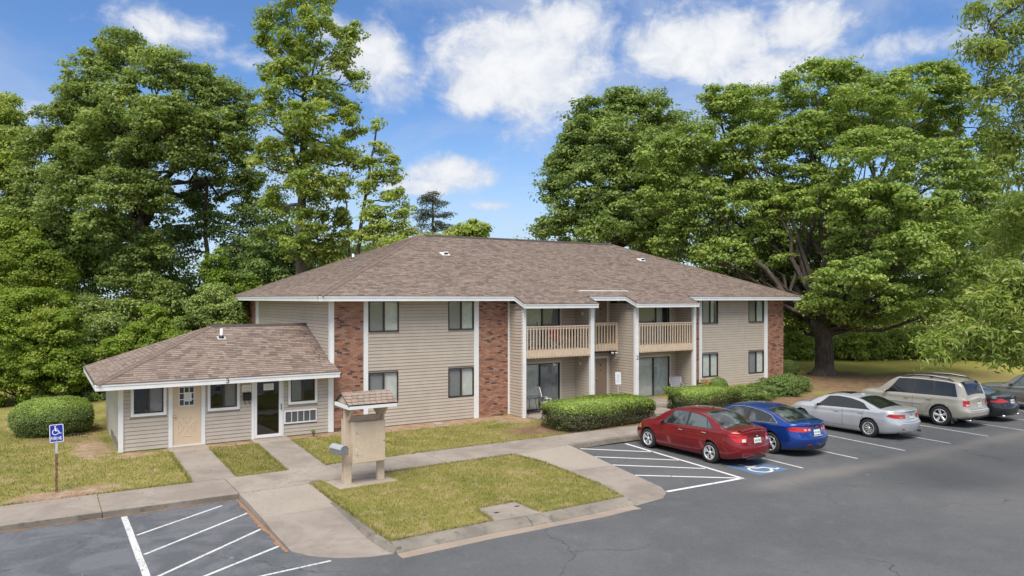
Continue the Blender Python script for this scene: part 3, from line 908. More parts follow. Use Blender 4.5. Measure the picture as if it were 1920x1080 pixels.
for i in range(4):
    t = a + i * pi / 2; r_ = s_ * (1.3 if i % 2 == 0 else .6)
    V[:, i] = P + np.stack([np.cos(t) * r_, np.sin(t) * r_, rg.uniform(-.004, .012, k)], 1)
tag(link_mesh('leaf_litter', np_mesh('leaf_litter', V.reshape(-1, 3), 4, rg.random(k), litter_m)), 'dry fallen leaves and bits scattered over lawns and walks', 'leaf litter', kind='stuff')
# ================================================================== building helpers
_share = {}
def shared(key, fn):
    if key not in _share: _share[key] = fn()
    return _share[key]

def lap_board(parent, p, ang, length, mat, expo=.127, name='siding_board', key=''):
    """one lap siding board: p = lower left corner on the wall plane, ang = turn of the wall, face towards local -Y"""
    k = ('board', round(length, 2), mat.name, expo, random.randrange(4))
    def mk():
        m = MB(); L_ = round(length, 2); r = k[4] / 4
        j = expo - .013
        m.add([(0, 0, 0), (L_, 0, 0), (L_, -.022, 0), (0, -.022, 0), (0, -.0068, j), (L_, -.0068, j), (L_, 0, j), (0, 0, j)], [(0, 1, 2, 3), (3, 2, 5, 4), (0, 3, 4, 7), (1, 6, 5, 2)], r)
        m.cur = 1  # strip at the board's top: painted shadow of the lap above
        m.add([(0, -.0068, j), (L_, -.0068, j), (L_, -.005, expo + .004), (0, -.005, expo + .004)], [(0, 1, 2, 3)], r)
        return m.mesh('siding_board', [mat, lapshade_m])
    me = shared(k, mk)
    pw = Vector(p) - wpos(parent)
    return link_mesh(name, me, parent, pw, (0, 0, ang))

def siding(parent, origin, ang, a0, a1, z0, z1, holes=(), mat=None, clip=None, joined=False, zbase=None):
    """lap boards on a vertical wall. origin: (x, y) of a=0; direction turned by ang; holes: (a0, a1, z0, z1); clip: fn(z)->(lo, hi)"""
    mat = mat or siding_m
    ex = .127
    dx, dy = cos(ang), sin(ang)
    k0 = math.floor((z0 - (zbase if zbase is not None else z0)) / ex) if zbase is not None else 0
    z = (zbase if zbase is not None else z0) + k0 * ex
    jm = MB(); cnt = 0
    while z < z1 - .02:
        zz0, zz1 = z, z + ex
        runs = [(a0, a1)]
        for (h0, h1, hz0, hz1) in holes:
            if hz0 < zz1 - .03 and hz1 > zz0 + .03:
                new = []
                for (s, e) in runs:
                    if h1 <= s or h0 >= e: new.append((s, e)); continue
                    if h0 > s: new.append((s, h0))
                    if h1 < e: new.append((h1, e))
                runs = new
        if clip:
            lo, hi = clip(zz0 + ex / 2)
            runs = [(max(s, lo), min(e, hi)) for s, e in runs]
        for (s, e) in runs:
            if e - s < .04: continue
            p = (origin[0] + dx * s, origin[1] + dy * s, zz0)
            if joined:
                L_ = e - s; nx, ny = dy, -dx
                def q(a, o, h): return (p[0] + dx * a + nx * o, p[1] + dy * a + ny * o, zz0 + h)
                j = ex - .013
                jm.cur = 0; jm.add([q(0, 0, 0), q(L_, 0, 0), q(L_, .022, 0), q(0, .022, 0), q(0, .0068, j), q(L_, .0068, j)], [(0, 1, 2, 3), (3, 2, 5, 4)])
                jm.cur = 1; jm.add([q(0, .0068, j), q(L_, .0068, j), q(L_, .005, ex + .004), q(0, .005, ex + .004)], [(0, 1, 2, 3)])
            else:
                lap_board(parent, p, ang, e - s, mat)
            cnt += 1
        z += ex
    if joined:
        return tag(jm.build('siding', [mat, lapshade_m], parent), kind='stuff')
    return cnt

def wall_box(mb, origin, ang, a0, a1, z0, z1, holes=(), thick=.14):
    """solid wall behind the boards, with real openings"""
    dx, dy = cos(ang), sin(ang)
    nx, ny = -dy, dx          # into the building
    av = sorted(set([a0, a1] + [h for H in holes for h in H[:2] if a0 < h < a1]))
    for s, e in zip(av[:-1], av[1:]):
        zz = [(z0, z1)]
        for (h0, h1, hz0, hz1) in holes:
            if h0 < e - 1e-6 and h1 > s + 1e-6:
                new = []
                for (p, q) in zz:
                    if hz1 <= p or hz0 >= q: new.append((p, q)); continue
                    if hz0 > p: new.append((p, hz0))
                    if hz1 < q: new.append((hz1, q))
                zz = new
        for (p, q) in zz:
            A = (origin[0] + dx * s, origin[1] + dy * s); B = (origin[0] + dx * e, origin[1] + dy * e)
            mb.poly([A, B, (B[0] + nx * thick, B[1] + ny * thick), (A[0] + nx * thick, A[1] + ny * thick)], p, q)

def window(parent, x0, x1, z0, z1, y, styles, frame=None, trim=None, depth=.05, name='window', mull=None, light_frame=False):
    """sliding window in a wall facing -Y. styles: what stands behind the left and right pane"""
    fm = frame or bronze_m
    m = MB(); f = .035
    yf, yb = y - .022, y + depth
    m.box(x0, x1, yf, yb, z0, z0 + f); m.box(x0, x1, yf, yb, z1 - f, z1)
    m.box(x0, x0 + f, yf, yb, z0 + f, z1 - f); m.box(x1 - f, x1, yf, yb, z0 + f, z1 - f)
    xm = mull or (x0 + x1) / 2
    m.box(xm - .03, xm + .03, yf + .004, yb - .004, z0 + f, z1 - f)
    w = m.build(name, fm, parent)
    for i, (a, c) in enumerate(((x0 + f, xm - .03), (xm + .03, x1 - f))):
        st = styles[i]
        g = MB(); yy = y + (.014 if i == 0 else .030)
        g.box(a, c, yy, yy + .005, z0 + f, z1 - f)
        g.build('pane', glass_m, w)
        if st:
            backing(w, st, a - .02, c + .02, z0 + .01, z1 - .01, y + depth + .012)
    if trim:
        t = MB(); tw = .09; ty = y - .034
        t.box(x0 - tw, x1 + tw, ty, y + .01, z0 - tw, z0); t.box(x0 - tw, x1 + tw, ty, y + .01, z1, z1 + tw)
        t.box(x0 - tw, x0, ty, y + .01, z0, z1); t.box(x1, x1 + tw, ty, y + .01, z0, z1)
        t.build('window_trim', white, w)
    return w

def backing(w, st, a, c, z0, z1, y):
    if st == 'screen':
        b_ = MB(); b_.box(a, c, y, y + .004, z0, z1); b_.build('insect_screen', screen_m, w)
    elif st in ('blind', 'green', 'curtain'):
        b_ = MB(); n = max(2, int((c - a) / .085)); wd = (c - a) / n
        for i in range(n):
            s = a + i * wd
            b_.add([(s, y + .02, z0), (s + wd * .99, y + .002, z0), (s + wd * .99, y + .002, z1), (s, y + .02, z1)], [(0, 1, 2, 3)])
        tag(b_.build('vertical_blind', {'blind': blind_m, 'green': blind2_m, 'curtain': curtain_m}[st], w), kind='stuff')
    elif st == 'half':
        b_ = MB(); b_.box(a, (a + c) / 2 + .03, y, y + .02, z0, z1); b_.build('curtain', curtain_m, w)

# ---- shingles laid course by course on a roof face
def shingle_mesh(w, e, r, cap=False):
    m = MB(); g = .005; h = .017
    m.add([(g, 0, .001), (w - g, 0, .001), (w - g, 0, h), (g, 0, h), (w - g, e + .012, .003), (g, e + .012, .003)],
          [(3, 2, 4, 5)], r)
    m.cur = 1
    m.add([(g, 0, .001), (w - g, 0, .001), (w - g, 0, h), (g, 0, h), (w - g, e + .012, .003), (g, e + .012, .003)], [(0, 1, 2, 3), (1, 4, 2), (0, 3, 5)], r)
    return m
def shingles(parent, origin, u, v, T, ext, single=0, expo=.140, mat=None, t0=0.0, seed=1, skip=None, wmin=.12, wmax=.34, stuff_name='shingles', exact=None):
    """origin: eave corner, u along the eave, v up the slope (unit vectors). ext(t) -> list of (a, b) runs along u"""
    rg = random.Random(seed)
    mat = mat or shingle_m
    u, v = Vector(u).normalized(), Vector(v).normalized()
    n = u.cross(v).normalized()
    if n.z < 0: n = -n
    O = Vector(origin)
    jm = MB(); made = 0
    M = Matrix((u, v, n)).transposed()
    rot = M.to_euler()
    flip = u.cross(v).dot(n) < 0
    t = t0
    off = wpos(parent) if parent else Vector((0, 0, 0))
    while t < T - .02:
        e = min(expo, T - t)
        for (a, b_) in ext(t + e * .5):
            s = a - rg.uniform(0, .12)
            while s < b_ - .02:
                w = round(rg.uniform(wmin, wmax) / .04) * .04 if exact is None else exact
                s0, s1 = max(s, a), min(s + w, b_)
                s += w
                if s1 - s0 < .03: continue
                r = rg.random()
                P = O + u * s0 + v * t
                full = abs((s1 - s0) - w) < 1e-6 and abs(e - expo) < 1e-6
                if made < single and full and not flip:
                    rk = int(r * 6)
                    me = shared(('shingle', round(w, 2), expo, rk, mat.name), lambda: shingle_mesh(w, expo, rk / 6 * .99).mesh('shingle', [mat, shedge_m]))
                    link_mesh('shingle', me, parent, P - off, rot)
                    made += 1
                else:
                    wd = s1 - s0; g = .005; h = .014 + (r * 7 % 1) * .006
                    q = [P + u * g + n * .001, P + u * (wd - g) + n * .001, P + u * (wd - g) + n * h, P + u * g + n * h,
                         P + u * (wd - g) + v * (e + .012) + n * .003, P + u * g + v * (e + .012) + n * .003]
                    fs = [(0, 1, 2, 3), (3, 2, 4, 5), (1, 4, 2), (0, 3, 5)]
                    if flip: fs = [tuple(reversed(f)) for f in fs]
                    jm.cur = 0; jm.add(q, fs[1:2], r)
                    jm.cur = 1; jm.add(q, [fs[0], fs[2], fs[3]], r)
        t += expo
    if jm.f:
        tag(jm.build(stuff_name, [mat, shedge_m], parent), kind='stuff')
    return made
def hip_caps(parent, p, q, nl, nr, w=.15, expo=.14, mat=None, seed=3):
    """folded cap shingles from the eave up to the ridge; nl, nr = down-slope directions on either side"""
    rg = random.Random(seed); p, q = Vector(p), Vector(q); d = (q - p); L_ = d.length; d.normalize()
    nl, nr = Vector(nl).normalized(), Vector(nr).normalized()
    jm = MB(); k = int(L_ / expo)
    up = Vector((0, 0, 1))
    for i in range(k):
        a = p + d * (i * expo); c = p + d * ((i + 1) * expo + .02)
        r = rg.random(); h0, h1 = .034, .020
        A = [a + nl * w + up * h0, a + up * (h0 + .006), a + nr * w + up * h0]
        C = [c + nl * w + up * h1, c + up * (h1 + .006), c + nr * w + up * h1]
        D = [x - up * .018 for x in A]
        jm.add(A + C + D, [(0, 1, 4, 3), (1, 2, 5, 4), (6, 7, 1, 0), (7, 8, 2, 1), (6, 0, 3), (2, 8, 5)], r)
    return tag(jm.build('hip_cap', mat or hipcap_m, parent, fix=False), kind='stuff')

def bricks(parent, origin, ang, a0, a1, z0, z1, single=0, seed=1):
    """running bond with recessed mortar joints on a wall plane (face towards the outside)"""
    rg = random.Random(seed)
    dx, dy = cos(ang), sin(ang); nx, ny = dy, -dx
    ch, bl = .0672, .203
    jm = MB(); made = 0; row = 0
    off = wpos(parent)
    z = z0
    while z < z1 - .01:
        h = min(ch - .011, z1 - z)
        s = a0 - (bl / 2 if row % 2 else 0)
        while s < a1 - .01:
            s0, s1 = max(s, a0), min(s + bl - .011, a1)
            s += bl
            if s1 - s0 < .02: continue
            r = rg.random(); o = rg.uniform(.0, .004)
            P = (origin[0] + dx * s0 + nx * o, origin[1] + dy * s0 + ny * o, z)
            L_ = s1 - s0
            full = abs(L_ - (bl - .011)) < 1e-3 and abs(h - (ch - .011)) < 1e-4
            if made < single and full and z > .15:
                rk = int(r * 12)
                def mk():
                    m = MB(); m.add([(0, .02, 0), (L_, .02, 0), (L_, -.012, 0), (0, -.012, 0), (0, .02, h), (L_, .02, h), (L_, -.012, h), (0, -.012, h)],
                                    [(3, 2, 6, 7), (0, 1, 2, 3), (7, 6, 5, 4), (0, 3, 7, 4), (1, 5, 6, 2)], rk / 12 * .99); return m.mesh('brick', brick_m)
                me = shared(('brick', rk), mk)
                link_mesh('brick', me, parent, Vector(P) - off, (0, 0, ang)); made += 1
            else:
                def q(a, o_, zz): return (P[0] + dx * a + nx * o_, P[1] + dy * a + ny * o_, P[2] + zz)
                jm.add([q(0, -.02, 0), q(L_, -.02, 0), q(L_, .012, 0), q(0, .012, 0), q(0, -.02, h), q(L_, -.02, h), q(L_, .012, h), q(0, .012, h)],
                       [(3, 2, 6, 7), (0, 1, 2, 3), (7, 6, 5, 4), (0, 3, 7, 4), (1, 5, 6, 2)], r)
        z += ch; row += 1
    if jm.f: tag(jm.build('bricks', brick_m, parent), kind='stuff')

# ================================================================== apartment building
bld = empty('apartment_building')
tag(bld, 'two-storey apartment building with beige lap siding, brick strips and a brown hip roof', 'apartment building')
W, DEP = 25.72, 13.43
SOF = 4.84; EAVE = 5.04; OV = .65; RY = 6.71; RX0, RX1 = 6.72, 19.0; RZ = 8.07
K = (RZ - EAVE) / (RY + OV)
# windows (x0, x1, z0, z1)
WN = [(1.44, 2.69, 3.66, SOF + .02), (4.84, 6.03, 3.66, SOF + .02), (1.44, 2.66, .92, 2.10), (4.84, 6.03, .92, 2.10),
      (19.36, 20.52, 3.66, SOF + .02), (22.85, 24.08, 3.66, SOF + .02), (19.36, 20.52, .92, 2.10), (22.85, 24.08, .92, 2.10)]
wm = MB()
wall_box(wm, (0, .02), 0, 0, 7.7, -.05, SOF, WN[:4])
wall_box(wm, (0, .02), 0, 17.85, W, -.05, SOF, WN[4:])
D1 = (8.15, 10.50, .06, 2.08); D1u = (8.15, 10.50, 2.82, 4.6)
D2 = (15.12, 17.20, .18, 2.08); D2u = (15.12, 17.20, 2.82, 4.6)
wall_box(wm, (0, .12), 0, 7.7, 11.4, -.05, SOF, [D1, D1u])
wall_box(wm, (0, .12), 0, 14.0, 17.8, -.05, SOF, [D2, D2u])
ED = (13.02, 13.72, .16, 2.10); EDu = (13.02, 13.72, 2.82, 4.84)
wall_box(wm, (0, .78), 0, 11.4, 14.0, -.05, SOF, [])
# side and back walls
wm.box(0, .14, .16, DEP, -.05, SOF); wm.box(W - .14, W, .16, DEP, -.05, SOF); wm.box(0, W, DEP, DEP + .14, -.05, SOF)
# wing partitions
for x in (7.76, 11.36, 13.96, 17.66):
    wm.box(x + .02, x + .12, -1.08, .14 if x not in (13.96, 11.36) else .80, -.05, 4.53)
wm.build('wall', beige_wall_m, bld)
fl = MB(); fl.box(.2, W - .2, .35, DEP - .2, 2.40, 2.62); fl.box(.2, W - .2, .35, DEP - .1, -.1, 0.03)
for x in (7.1, 12.5, 18.2): fl.box(x, x + .1, .95, DEP - .2, .0, SOF)
fl.build('inner_floor', room_m, bld)

# left siding field, right siding field
n_sid = 0
n_sid += siding(bld, (0, 0), 0, 1.42, 6.03, 0.02, SOF, WN[:4])
n_sid += siding(bld, (0, 0), 0, 19.33, 24.10, 0.10, SOF, WN[4:], zbase=.02)
# left end wall above the annex roof
n_sid += siding(bld, (0, DEP), R(-90), DEP - 10.85, DEP - .24, 2.3, SOF, zbase=.02, clip=lambda z: (DEP - 10.85, DEP - .24))
# wing side walls
for (x, y1) in ((7.76, 0.0),):
    n_sid += siding(bld, (x + .02, y1), R(-90), 0.0, 1.06, 0.02, 4.70, zbase=.02)
n_sid += siding(bld, (13.98, .78), R(-90), 0.0, 1.84, .15, 4.70, zbase=.02)
# recess walls (boards too small to pick apart one by one)
siding(bld, (0, .12), 0, 7.9, 11.36, .02, 4.6, [(D1[0] - .1, D1[1] + .1, 0, D1[3] + .1), (D1u[0] - .1, D1u[1] + .1, 2.7, 5)], joined=True, zbase=.02)
siding(bld, (0, .12), 0, 14.1, 17.66, .02, 4.6, [(D2[0] - .1, D2[1] + .1, 0, D2[3] + .1), (D2u[0] - .1, D2u[1] + .1, 2.7, 5)], joined=True, zbase=.02)
siding(bld, (11.36, .12), R(-90), 0.0, 1.18, .02, 4.6, joined=True, zbase=.02)
siding(bld, (17.66, .12), R(-90), 0.0, 1.18, .02, 4.6, joined=True, zbase=.02)
siding(bld, (0, .78), 0, 11.5, 13.96, .02, 4.84, [(ED[0] - .1, ED[1] + .1, 0, ED[3] + .1), (EDu[0] - .1, EDu[1] + .1, 2.7, 5)], joined=True, zbase=.02)

# brick strips
def panel(x0, x1, single, seed, name='brick_wall', z0=.0):
    m = MB(); m.box(x0, x1, -.004, .02, -.05, SOF)
    p = m.build(name, mortar_m, bld)
    bricks(p, (0, -.004), 0, x0 + .004, x1 - .004, z0, SOF - .004, single, seed)
panel(.09, 1.23, 300, 4)
panel(6.26, 7.69, 0, 5)
panel(17.86, 19.12, 0, 6)
panel(24.38, W, 0, 7)
m = MB(); m.box(-.012, .0, 11.45, DEP, -.05, SOF); p = m.build('brick_wall', mortar_m, bld)
bricks(p, (-.012, DEP), R(-90), 0.0, DEP - 11.45, 2.2, SOF, 0, 8)

# white vertical trims
tm = [(1.235, 1.415), (6.035, 6.255), (19.125, 19.325), (24.11, 24.375)]
for a, c in tm:
    m = MB(); m.box(a, c, -.045, .0, -.02, SOF); m.build('corner_trim', white, bld, bevel=.004)
for (x0, x1, y0, y1, z0) in ((-.045, .0, -.02, .235, 2.25), (-.04, -.0, 10.86, 11.44, 2.5), (7.69, 7.775, -.035, .02, 0), ):
    m = MB(); m.box(x0, x1, y0, y1, z0, SOF); m.build('corner_trim', white, bld, bevel=.004)
m = MB(); m.box(-.02, .085, -.04, -.005, 2.2, SOF); m.build('corner_trim', white, bld, bevel=.004)
# wing posts
posts = []
for (x0, x1) in ((7.765, 7.905), (11.30, 11.50), (13.90, 14.09), (17.62, 17.79)):
    m = MB(); m.box(x0, x1, -1.115, -.965, -.02, 4.56); posts.append(m.build('wing_post', white, bld, bevel=.004))
m = MB(); text(m, '2', lambda u, v, z: (13.955 + u, -1.1175 - z, 2.14 + v), .17, 0.0, w=.17)
m.build('house_number', letter_m, bld)

# soffits, fascias, roof deck
m = MB()
m.box(-OV + .02, W + OV - .02, -OV + .02, .0, SOF, SOF + .02); m.box(-OV + .02, -.0, .0, DEP + OV - .02, SOF, SOF + .02)
m.box(W, W + OV - .02, .0, DEP + OV, SOF, SOF + .02); m.box(0, W, DEP + .14, DEP + OV, SOF, SOF + .02)
m.build('soffit', soffit_m, bld)
m = MB(); m.box(7.7, 11.5, -1.40, .12, 4.53, 4.55); m.box(13.85, 17.72, -1.40, .12, 4.53, 4.55); m.box(11.5, 13.9, 0, .78, 4.842, 4.86)
m.build('recess_ceiling', soffit_m, bld)
def fascia(p, q, z0, z1, out, name='fascia'):
    """white board with a stepped drip strip; p -> q horizontal or raking, out = outward normal"""
    out = Vector(out)
    m = MB()
    P, Q = Vector(p), Vector(q)
    for (a0, a1, t) in ((z0, z0 + (z1 - z0) * .62, .022), (z0 + (z1 - z0) * .62 + .004, z1, .040)):
        A = [P + Vector((0, 0, a0)), Q + Vector((0, 0, a0)), Q + Vector((0, 0, a1)), P + Vector((0, 0, a1))]
        m.prism(A, out * t)
    o = m.build(name, white, bld, fix=True)
    m = MB(); m.prism([P + Vector((0, 0, z1 - .002)), Q + Vector((0, 0, z1 - .002)), Q + Vector((0, 0, z1 + .014)), P + Vector((0, 0, z1 + .014))], out * .055)
    m.build('drip_edge', darkwood_m, bld, fix=True)
    return o
WY = -1.43; WZ = EAVE + K * (WY + OV)      # lower eave over the wings
fascia((-OV - .04, -OV, 0), (7.63, -OV, 0), SOF, EAVE, (0, -1, 0))
fascia((11.43, -OV, 0), (13.72, -OV, 0), SOF, EAVE, (0, -1, 0))
fascia((17.62, -OV, 0), (W + OV, -OV, 0), SOF, EAVE, (0, -1, 0))
fascia((7.65, WY, 0), (11.43, WY, 0), WZ - .19, WZ, (0, -1, 0))
fascia((13.74, WY, 0), (17.62, WY, 0), WZ - .19, WZ, (0, -1, 0))
for x, o in ((7.63, -1), (13.72, -1), (11.43, 1), (17.62, 1)):
    P, Q = (x, WY, WZ - EAVE), (x, -OV, 0)
    fascia((x, WY - .03, WZ - EAVE), (x, -OV, 0.0), SOF, EAVE, (o, 0, 0), 'rake_board')
fascia((-OV, -OV, 0), (-OV, DEP + OV, 0), SOF, EAVE, (-1, 0, 0))
fascia((W + OV, -OV, 0), (W + OV, DEP + OV, 0), SOF, EAVE, (1, 0, 0))
fascia((-OV, DEP + OV, 0), (W + OV, DEP + OV, 0), SOF, EAVE, (0, 1, 0))
A = (-OV, -OV, EAVE); B = (W + OV, -OV, EAVE); C = (W + OV, DEP + OV, EAVE); D = (-OV, DEP + OV, EAVE)
E_, F_ = (RX0, RY, RZ), (RX1, RY, RZ)
m = MB()
m.add([A, B, C, D, E_, F_], [(0, 1, 5, 4), (1, 2, 5), (2, 3, 4, 5), (3, 0, 4), (0, 3, 2, 1)])
for (x0, x1) in ((7.63, 11.43), (13.72, 17.62)):
    m.add([(x0, WY, WZ), (x1, WY, WZ), (x1, -OV + .02, EAVE + .02 * K), (x0, -OV + .02, EAVE + .02 * K), (x0, WY, WZ - .05), (x1, WY, WZ - .05), (x1, -OV, EAVE - .05), (x0, -OV, EAVE - .05)],
          [(0, 1, 2, 3), (7, 6, 5, 4), (0, 4, 5, 1), (1, 5, 6, 2), (3, 7, 4, 0)])
roof = m.build('roof', shingle_m, bld)
# shingles: front slope (with the wing extensions), left hip, right hip, back
sl = math.hypot(RY + OV, RZ - EAVE)
vs_ = Vector((0, RY + OV, RZ - EAVE)).normalized()
t_w = (WY + OV) / vs_.y
def ext_front(t):
    if t < 0: return [(7.63 + OV, 11.43 + OV), (13.72 + OV, 17.62 + OV)]
    k = t / sl
    return [(0 + k * (RX0 + OV), (W + 2 * OV) - k * (W + OV - RX1))]
shingles(roof, (-OV, -OV, EAVE), (1, 0, 0), vs_, sl, ext_front, single=240, t0=t_w + (-.0), seed=21)
vl_ = Vector((RX0 + OV, 0, RZ - EAVE)).normalized(); sll = math.hypot(RX0 + OV, RZ - EAVE); HD = DEP + 2 * OV
shingles(roof, (-OV, DEP + OV, EAVE), (0, -1, 0), vl_, sll, lambda t: [(t / sll * (HD / 2), HD - t / sll * (HD / 2))], seed=22)
vr_ = Vector((-(W + OV - RX1), 0, RZ - EAVE)).normalized(); slr = math.hypot(W + OV - RX1, RZ - EAVE)
shingles(roof, (W + OV, -OV, EAVE), (0, 1, 0), vr_, slr, lambda t: [(t / slr * (HD / 2), HD - t / slr * (HD / 2))], seed=23)
hip_caps(roof, Vector(A), Vector(E_), (-vl_ + Vector((0, .72, 0))), (-vs_ + Vector((.72, 0, 0))), seed=31)
hip_caps(roof, Vector(B), Vector(F_), (-vs_ - Vector((.72, 0, 0))), (-vr_ + Vector((0, .72, 0))), seed=32)
hip_caps(roof, Vector(D), Vector(E_), (-vl_ - Vector((0, .72, 0))), Vector((.72, vs_.y, -vs_.z)), seed=33)
# ridge cap: a dark vent strip
m = MB()
m.add([(RX0 + .3, RY - .16, RZ - .035), (RX1, RY - .16, RZ - .035), (RX1, RY, RZ + .06), (RX0 + .3, RY, RZ + .06), (RX1, RY + .16, RZ - .035), (RX0 + .3, RY + .16, RZ - .035)], [(0, 1, 2, 3), (3, 2, 4, 5), (0, 3, 5), (1, 4, 2)])
m.build('ridge_vent', darkwood_m, roof)
# white flashing line above the entry
m = MB(); q = Vector((11.41, -.13, EAVE + K * (.52))); n_ = Vector((0, -vs_.z, vs_.y))
m.prism([q + n_ * .018, q + Vector((2.9, 0, 0)) + n_ * .018, q + Vector((2.9, 0, 0)) + n_ * .018 + vs_ * .06, q + n_ * .018 + vs_ * .06], n_ * .012)
m.build('flashing', white, roof, fix=True)
# roof vents
def hood_vent(x, y):
    z = EAVE + K * (y + OV)
    r = empty('roof_vent', (x, y, z)); r.parent = bld
    m = MB()
    c = Vector((x, y, z)) + n_ * .02
    m.obox(c, (.20, 0, 0), vs_ * .20, n_ * .01)
    m.prism([c + Vector((-.11, 0, 0)) - vs_ * .12, c + Vector((-.11, 0, 0)) + vs_ * .12, c + Vector((-.11, 0, 0)) + vs_ * .10 + n_ * .04, c + Vector((-.11, 0, 0)) - vs_ * .08 + n_ * .13, c + Vector((-.11, 0, 0)) - vs_ * .12 + n_ * .12], (.22, 0, 0))
    m.build('vent_hood', white, r, fix=True)
    m = MB(); m.obox(c - vs_ * .122 + n_ * .06, (.09, 0, 0), vs_ * .004, n_ * .045); m.build('vent_mouth', black_m, r)
hood_vent(6.79, 4.1); hood_vent(19.1, 4.27)
def pipe_vent(parent, x, y, z, slope_n, h=.34, w=.055):
    r = empty('plumbing_vent', (x, y, z)); r.parent = parent
    r.location = Vector((x, y, z)) - wpos(parent)
    n2 = Vector(slope_n).normalized(); a = n2.cross(Vector((0, 0, 1))).normalized(); b_ = n2.cross(a)
    m = MB(); m.obox(Vector((x, y, z)) + n2 * .022, a * .15, b_ * .13, n2 * .006); m.build('vent_flashing', galv_m, r)
    m = MB(); m.lathe([(.10, 0.0), (.085, .06), (.06, .10)], (x, y, z + .02), n=14); m.build('vent_boot', black_m, r)
    m = MB(); m.lathe([(w, 0.0), (w, h), (w - .012, h), (w - .012, h - .05), (0, h - .05)], (x, y, z), n=14); m.build('vent_pipe', white, r)
pipe_vent(bld, 3.67, 7.7, EAVE + (RZ - EAVE) / (RX0 + OV) * (3.67 + OV), (-(RZ - EAVE), 0, RX0 + OV), .28)

# windows
wst = [('screen', 'blind'), ('screen', 'green'), ('screen', 'blind'), ('screen', 'blind'), ('screen', 'half'), ('screen', 'green'), ('blind', 'blind'), ('screen', 'blind')]
for (x0, x1, z0, z1), st in zip(WN, wst):
    window(bld, x0 + .01, x1 - .01, z0 + .01, min(z1, SOF - .004), -.012, st)
# sliding patio doors
def slider(D_, sty, y=.12, mull=None, name='patio_door', topclip=None):
    x0, x1, z0, z1 = D_
    w = window(bld, x0 + .01, x1 - .01, z0, z1, y - .01, sty, mull=mull, name=name)
    t = MB(); t.box(x0 - .10, x0, y - .03, y + .01, z0, z1); t.box(x1, x1 + .10, y - .03, y + .01, z0, z1); t.box(x0 - .10, x1 + .10, y - .032, y + .01, z1, z1 + .10)
    t.build('door_trim', casing_m, w)
    m = MB(); m.box((x0 + x1) / 2 - .075, (x0 + x1) / 2 - .05, y - .05, y - .03, z0 + .85, z0 + 1.1); m.build('door_handle', black_m, w)
    return w
slider(D1, ('blind', 'screen'), mull=9.42); slider(D1u, ('green', 'screen'), mull=9.55)
slider(D2, ('blind', 'curtain'), mull=16.13); slider(D2u, ('screen', 'half'), mull=16.3)
# entry doors
for (x0, x1, z0, z1) in (ED, EDu):
    m = MB(); m.box(x0, x1, .735, .775, z0, z1); d_ = m.build('door', brown_door_m, bld)
    m = MB(); m.box(x0 - .10, x0, .72, .78, z0, z1); m.box(x1, x1 + .10, .72, .78, z0, z1); m.box(x0 - .10, x1 + .10, .718, .78, z1, z1 + .10); m.build('door_trim', casing_m, d_)
    m = MB(); m.lathe([(0, -.075), (.028, -.07), (.032, -.05), (.02, -.03), (.025, -.02), (.03, 0)], (x0 + .07, .735, z0 + .98), 'y', 12); m.build('door_knob', brass_m, d_)
    m = MB(); m.box(x0 + .29, x0 + .36, .728, .734, z0 + 1.58, z0 + 1.66); m.box(x0 + .30, x0 + .35, .728, .734, z0 + 1.34, z0 + 1.40); m.build('door_viewer', black_m, d_)
# outlet boxes on the recess walls
for (x, y0, z) in ((11.35, -.35, 2.28), (11.35, -.35, 1.95), (11.35, -.5, 4.2), (15.0 + 2.4, .1, 4.25)):
    m = MB(); m.box(x - .03, x, y0, y0 + .09, z, z + .14); m.build('wall_box', white, bld)

# balconies
def balcony(x0, x1, y, zt, zb, n, name='balcony', floor=True, yb=.1, post=True):
    b_ = empty(name, (x0, y, zb)); b_.parent = bld
    m = MB(); m.box(x0, x1, y - .02, y + .02, zb, zb + .32); m.build('rim_board', tan_m, b_)
    m = MB(); m.box(x0, x1, y - .06, y + .05, zt - .045, zt); m.build('top_rail', tan_m, b_, bevel=.006)
    m = MB(); m.box(x0, x1, y - .018, y + .018, zt - .14, zt - .047); m.build('sub_rail', tan_m, b_)
    def mk():
        m = MB(); h = zt - .05 - (zb + .045)
        m.add([(-.02, -.02, 0), (.02, -.02, 0), (.02, .02, .03), (-.02, .02, .03), (-.02, -.02, h), (.02, -.02, h), (.02, .02, h), (-.02, .02, h)],
              [(0, 3, 2, 1), (4, 5, 6, 7), (0, 1, 5, 4), (1, 2, 6, 5), (2, 3, 7, 6), (3, 0, 4, 7)])
        return m.mesh('baluster', tan_m)
    me = shared(('bal', round(zt - zb, 3)), mk)
    for i in range(n):
        xx = x0 + (x1 - x0) * (i + .5) / n
        link_mesh('baluster', me, b_, Vector((xx, y - .042, zb + .045)) - wpos(b_), (0, 0, random.uniform(-.03, .03)))
    if floor:
        m = MB(); m.box(x0, x1, y + .02, yb, zb + .03, zb + .33); m.build('balcony_floor', tan_m, b_)
    return b_
bal1 = balcony(7.905, 11.30, -1.04, 3.77, 2.43, 22)
bal3 = balcony(14.09, 17.62, -1.04, 3.80, 2.44, 22)
bal2 = balcony(11.52, 13.93, .25, 3.81, 2.48, 14, yb=.76)
m = MB(); m.box(13.87, 13.95, .19, .31, 2.46, 3.82); m.build('end_post', tan_m, bal2)
for b_ in (bal1, bal2, bal3): pass

def small(name, label, cat, group=None, loc=(0, 0, 0), rz=0):
    return tag(empty(name, loc, rz), label, cat, group)
